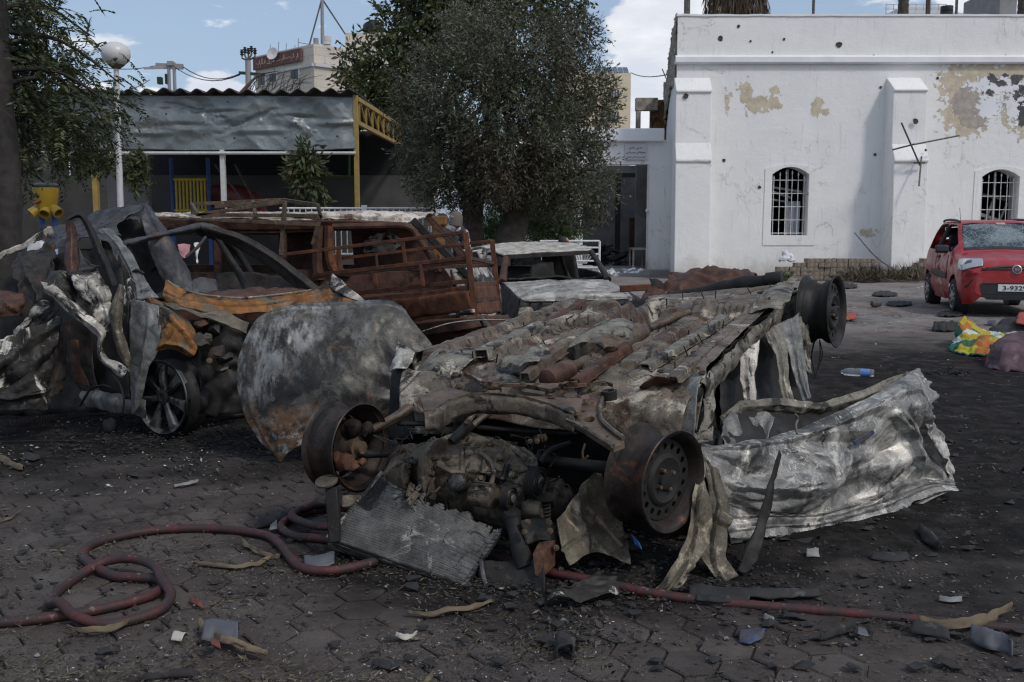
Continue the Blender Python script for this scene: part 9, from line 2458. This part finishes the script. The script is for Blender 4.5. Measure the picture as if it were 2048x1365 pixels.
scrap('charred_board','second charred strip in front of the long charred board','board',([(1390,1202),(1440,1204),(1500,1206)],[(1392,1196),(1440,1197),(1500,1200)]),'char',.02,.015,.008,30)
scrap('char_flake','big leaf-shaped charred flake right of the white body side','flake',([(1832,1060),(1852,1085),(1880,1102)],[(1848,1058),(1872,1078),(1884,1100)]),'char',.02,.03,.005,31)
scrap('char_flake','flat charred flake under the middle of the white body side','flake',([(1740,1120),(1790,1124),(1820,1120)],[(1744,1112),(1790,1110),(1810,1112)]),'char',Z_,.02,.005,32)
scrap('char_flake','dark scrap lying left of the ash patch near the left edge','flake',([(46,918),(64,922),(80,918)],[(50,908),(64,910),(78,914)]),'char',Z_,.02,.005,33)
scrap('char_flake','flat dark flake on the pavers left of the bonnet tip','flake',([(252,950),(276,956)],[(258,943),(280,948)]),'char',Z_,.01,.005,34)
scrap('dark_plastic','black sheet scrap half under the hose coil','plastic',([(505,1058),(545,1048),(580,1032)],[(520,1040),(560,1024),(596,1018)]),'char',Z_,.02,.004,35)
scrap('film_wrap','crumpled bluish film beside the lower corner of the radiator','film',([(606,1132),(640,1136),(670,1128)],[(612,1116),(640,1114),(664,1108)]),'greyscrap',.02,.03,.003,36)
for k,(x,y,lb) in enumerate(((1690,572,'flat dark scrap by the wall end of the yard'),(1770,588,'dark strip on the pale ground left of the red car'),(1798,607,'black rag lying left of the red car'),(1900,628,'black flat scrap before the front wheel of the red car'),(1890,657,'dark lump nearest the patterned quilt'),(1735,560,'grey scrap under the right buttress'))):
    scrap('dark_scrap',lb,'scrap',([(x - 26,y + 3),(x,y + 5),(x + 26,y + 3)],[(x - 20,y - 3),(x,y - 5),(x + 22,y - 2)]),'char',.012,.02 if k != 4 else .09,.008,40 + k,bump_=.04)
scrap('blue_tin','small blue-grey tin lid before the red car','lid',([(1974,648),(1992,648)],[(1976,644),(1990,644)]),'bluescrap',.02,.03,.006,50)
scrap('red_rug','folded red patterned rug behind the rear wheel rim','rug',([(1660,640),(1690,640),(1712,638)],[(1664,629),(1690,628),(1714,629)]),'redcloth',.03,.05,.02,51)
m = MB(); m.lathe(G(222,866) + Vector((0,0,.055)),(0,0,1),[(-.055,.02),(-.04,.042),(0,.055),(.04,.04),(.055,.004)],14); v = np.array(m.v); m.v = [tuple(p) for p in v + np.stack([fbm(v * 22 + k,2) for k in range(3)],1) * .012]
tag(obj('charred_lump',m,M['char'],smooth=180),'round charred lump on the ground left of the alloy wheel','lump')
m = MB(); m.lathe(G(1752,615) + Vector((0,0,.07)),(1,.2,.1),[(-.10,.03),(-.08,.06),(0,.075),(.08,.06),(.1,.03)],14,True,True)
tag(obj('dark_can',m,M['iron']),'dark round can lying on the yard left of the red car','can')
m = MB(); a,b = G(20,846,.03),G(140,832,.03); d = (b - a); nL = d.length; d.normalize(); s_ = d.cross(Vector((0,0,1)))
m.tube([a + d * nL * t + s_ * .022 * math.cos(t * 150) + Vector((0,0,.022 * math.sin(t * 150))) for t in np.linspace(0,1,420)],.003,4)
tag(obj('coil_spring',m,M['rust'],smooth=180,fix=False),'thin rusty coil spring lying below the crumpled skin at left','spring')
for k,(pts,lb) in enumerate((([(0,884),(120,882),(300,888)],'thin black rod on the ground left of the alloy wheel'),([(1940,820),(1990,816),(2048,812)],'thin dark rod on the soot at the right edge'),([(1650,748),(1720,752),(1770,760)],'thin cable beside the plastic bottle'))):
    m = MB(); m.tube([G(x,y,.012) for x,y in pts],.006,6,smooth=4); tag(obj('thin_rod',m,M['blackmetal']),lb,'rod')
bq = thing('plastic_bottle','clear plastic bottle with a blue label lying on the soot','bottle',G(1712,746))
a,b = G(1682,744,.045),G(1748,748,.045); d = (b - a).normalized(); L = (b - a).length
m = MB(); m.lathe(a,d,[(0,.018),(.02,.019),(.03,.03),(.07,.042),(.10,.045),(.13,.038),(.16,.044),(L - .02,.044),(L,.035),(L,.002)],20); obj('shell',m,M['bottle'],bq,smooth=180)
m = MB(); m.lathe(a,d,[(L * .60,.0452),(L * .88,.0452)],20); obj('label',m,M['bottlelabel'],bq,smooth=180)
def cloth(name,label,cat,rows,mat,crumple=.05,seed=0,nu=40,nv=50,thick=.02,cscale=4):
    o = sheet(name,rows,M[mat],None,nu,nv,world=True,crumple=crumple,cscale=cscale,fine=.004,edge=.03,thick=thick,seed=seed,smooth=180)
    return tag(o,label,cat)
def Gh(x,y,z): 
    p = G(x,y); p.z = 0; q = ray(x,y); return Vector((p.x,p.y,z))
cloth('quilt','crumpled yellow, green and white printed quilt on the dark ground','quilt',[[Gh(1902,706,.02),Gh(1925,714,.02),Gh(1960,718,.02),Gh(2012,716,.02)],[Gh(1908,700,.14),Gh(1932,706,.12),Gh(1965,708,.16),Gh(2014,706,.12)],[Gh(1920,698,.34),Gh(1938,698,.24),Gh(1968,698,.16),Gh(2012,698,.16)],[Gh(1925,690,.28),Gh(1942,690,.26),Gh(1970,688,.12),Gh(2008,690,.10)],[Gh(1925,684,.02),Gh(1945,684,.02),Gh(1975,682,.02),Gh(2008,684,.02)]],'quilt',.07,1,nu=60,nv=80,cscale=5)
cloth('plum_bag','plum-coloured stuffed sack at the right edge in front of the quilt','sack',[[Gh(1968,738,.02),Gh(2000,746,.02),Gh(2040,748,.02),Gh(2090,748,.02)],[Gh(1978,732,.16),Gh(2005,738,.22),Gh(2045,738,.24),Gh(2090,738,.22)],[Gh(1992,722,.20),Gh(2015,724,.30),Gh(2050,724,.30),Gh(2090,724,.28)],[Gh(1995,714,.02),Gh(2020,712,.02),Gh(2050,712,.02),Gh(2090,712,.02)]],'maroon',.05,2)
cloth('beige_blanket','beige folded blanket between the quilt and the plum sack','blanket',[[Gh(2005,704,.03),Gh(2040,706,.03),Gh(2090,706,.03)],[Gh(2008,696,.16),Gh(2042,696,.18),Gh(2090,696,.18)],[Gh(2015,688,.04),Gh(2045,688,.04),Gh(2090,688,.04)]],'beigecloth',.03,3)
cloth('black_blanket','dark rumpled blanket behind the quilt at the right edge','blanket',[[Gh(1972,688,.02),Gh(2010,688,.02),Gh(2090,688,.02)],[Gh(1978,682,.12),Gh(2015,680,.26),Gh(2090,680,.26)],[Gh(1985,674,.04),Gh(2015,670,.08),Gh(2090,670,.08)]],'blackcloth',.05,4)
cloth('red_cloth','faded red cloth corner on the dark blanket','cloth',[[Gh(2030,686,.24),Gh(2060,686,.24)],[Gh(2034,678,.34),Gh(2060,678,.34)]],'redcloth',.02,5,12,12)
hb2 = heap('burnt_bundle','low charred bundle on the soot left of the plum sack','bundle',tuple(G(1895,752)),.26,.10,.10,M['char'],160,9)
# ================================================================== loose litter
def litter(name,n,area,size,asp,mat,clump=1.2,z=.004,lift=.2,kind='stuff',seed=0,keep=None):
    x0,x1,y0,y1 = area
    m = int(n * 3)
    yy = nrg.uniform(0,1,m) ** 1.4 * (y1 - y0) + y0
    xx = nrg.uniform(x0,x1,m) * yy
    p = np.stack([xx,yy,np.zeros(m)],1)
    q = fbm(p * clump + seed * 7,3)
    ok = q > nrg.uniform(-.25,.75,m)
    if keep is not None: ok &= keep(p)
    p = p[ok][:n]
    p[:,2] = z + nrg.uniform(0,.012,len(p))
    a = nrg.uniform(0,2 * np.pi,len(p))
    d = np.stack([np.cos(a),np.sin(a),nrg.normal(0,lift,len(p))],1)
    L = size * np.exp(nrg.normal(0,.45,len(p)))
    s = np.stack([-np.sin(a),np.cos(a),nrg.normal(0,lift,len(p))],1)
    Wd_ = L * asp * nrg.uniform(.6,1.3,len(p))
    V = np.stack([p - d * L[:,None] / 2,p + s * Wd_[:,None] / 2,p + d * L[:,None] / 2,p - s * Wd_[:,None] / 2],1).reshape(-1,3)
    V[:,2] = np.maximum(V[:,2],.002)
    me = bpy.data.meshes.new(name); k = len(p)
    me.vertices.add(4 * k); me.loops.add(4 * k); me.polygons.add(k)
    me.vertices.foreach_set('co',V.ravel()); me.loops.foreach_set('vertex_index',np.arange(4 * k)); me.polygons.foreach_set('loop_start',np.arange(k) * 4); me.update(calc_edges=True)
    me.attributes.new('tint','FLOAT','FACE').data.foreach_set('value',nrg.uniform(0,1,k).astype(np.float32))
    me.materials.append(mat); o = bpy.data.objects.new(name,me); COL.objects.link(o); o['kind'] = kind
litter('dead_leaves',9000,(-.56,.10,3.1,5.2),.018,.20,M['dryleaf'],1.5,seed=1)
litter('dead_leaves',3500,(-.56,.58,3.05,4.6),.015,.18,M['dryleaf'],2.2,seed=2)
litter('ash_flakes',5000,(-.6,.62,3.1,8.5),.007,.6,M['ashbit'],1.3,seed=3)
litter('char_crumbs',14000,(-.6,.62,3.1,9),.009,.7,M['soil'],1.0,lift=.5,seed=4)
litter('char_crumbs',5000,(-.05,.62,3.4,8),.016,.6,M['soil'],1.4,lift=.5,seed=5)
litter('ash_flakes',900,(-.62,-.30,5.4,7.6),.016,.6,M['ashbit'],1.5,lift=.4,seed=6)
litter('grit',5000,(-.1,.62,8,24),.035,.6,M['ashbit'],.5,seed=8)
def flakes(name,n,area,smin,smax,mat,seed):
    r_ = random.Random(seed); m = MB()
    for _ in range(n):
        y = area[2] + (area[3] - area[2]) * r_.random() ** 1.3; x = r_.uniform(area[0],area[1]) * y
        s = r_.uniform(smin,smax); k = r_.randint(4,6); a0 = r_.uniform(0,6)
        top = [Vector((x + s * r_.uniform(.5,1) * math.cos(a0 + 6.283 * j / k),y + s * r_.uniform(.3,.8) * math.sin(a0 + 6.283 * j / k),.008 + r_.uniform(0,s * .45))) for j in range(k)]
        c = sum(top,Vector()) / k + Vector((0,0,r_.uniform(0,s * .3)))
        o = len(m.v); m.v += [tuple(c)] + [tuple(t) for t in top]; m.f += [(o,o + 1 + j,o + 1 + (j + 1) % k) for j in range(k)]
    ob = obj(name,m,mat,smooth=0,solid=.003,fix=False); ob['kind'] = 'stuff'
flakes('char_flakes',420,(-.15,.62,3.2,8),.012,.05,M['char'],1)
flakes('char_flakes',200,(-.6,-.1,3.2,8),.01,.035,M['char'],2)
flakes('metal_flakes',70,(-.6,.62,3.3,9),.005,.018,M['whitescrap'],3)
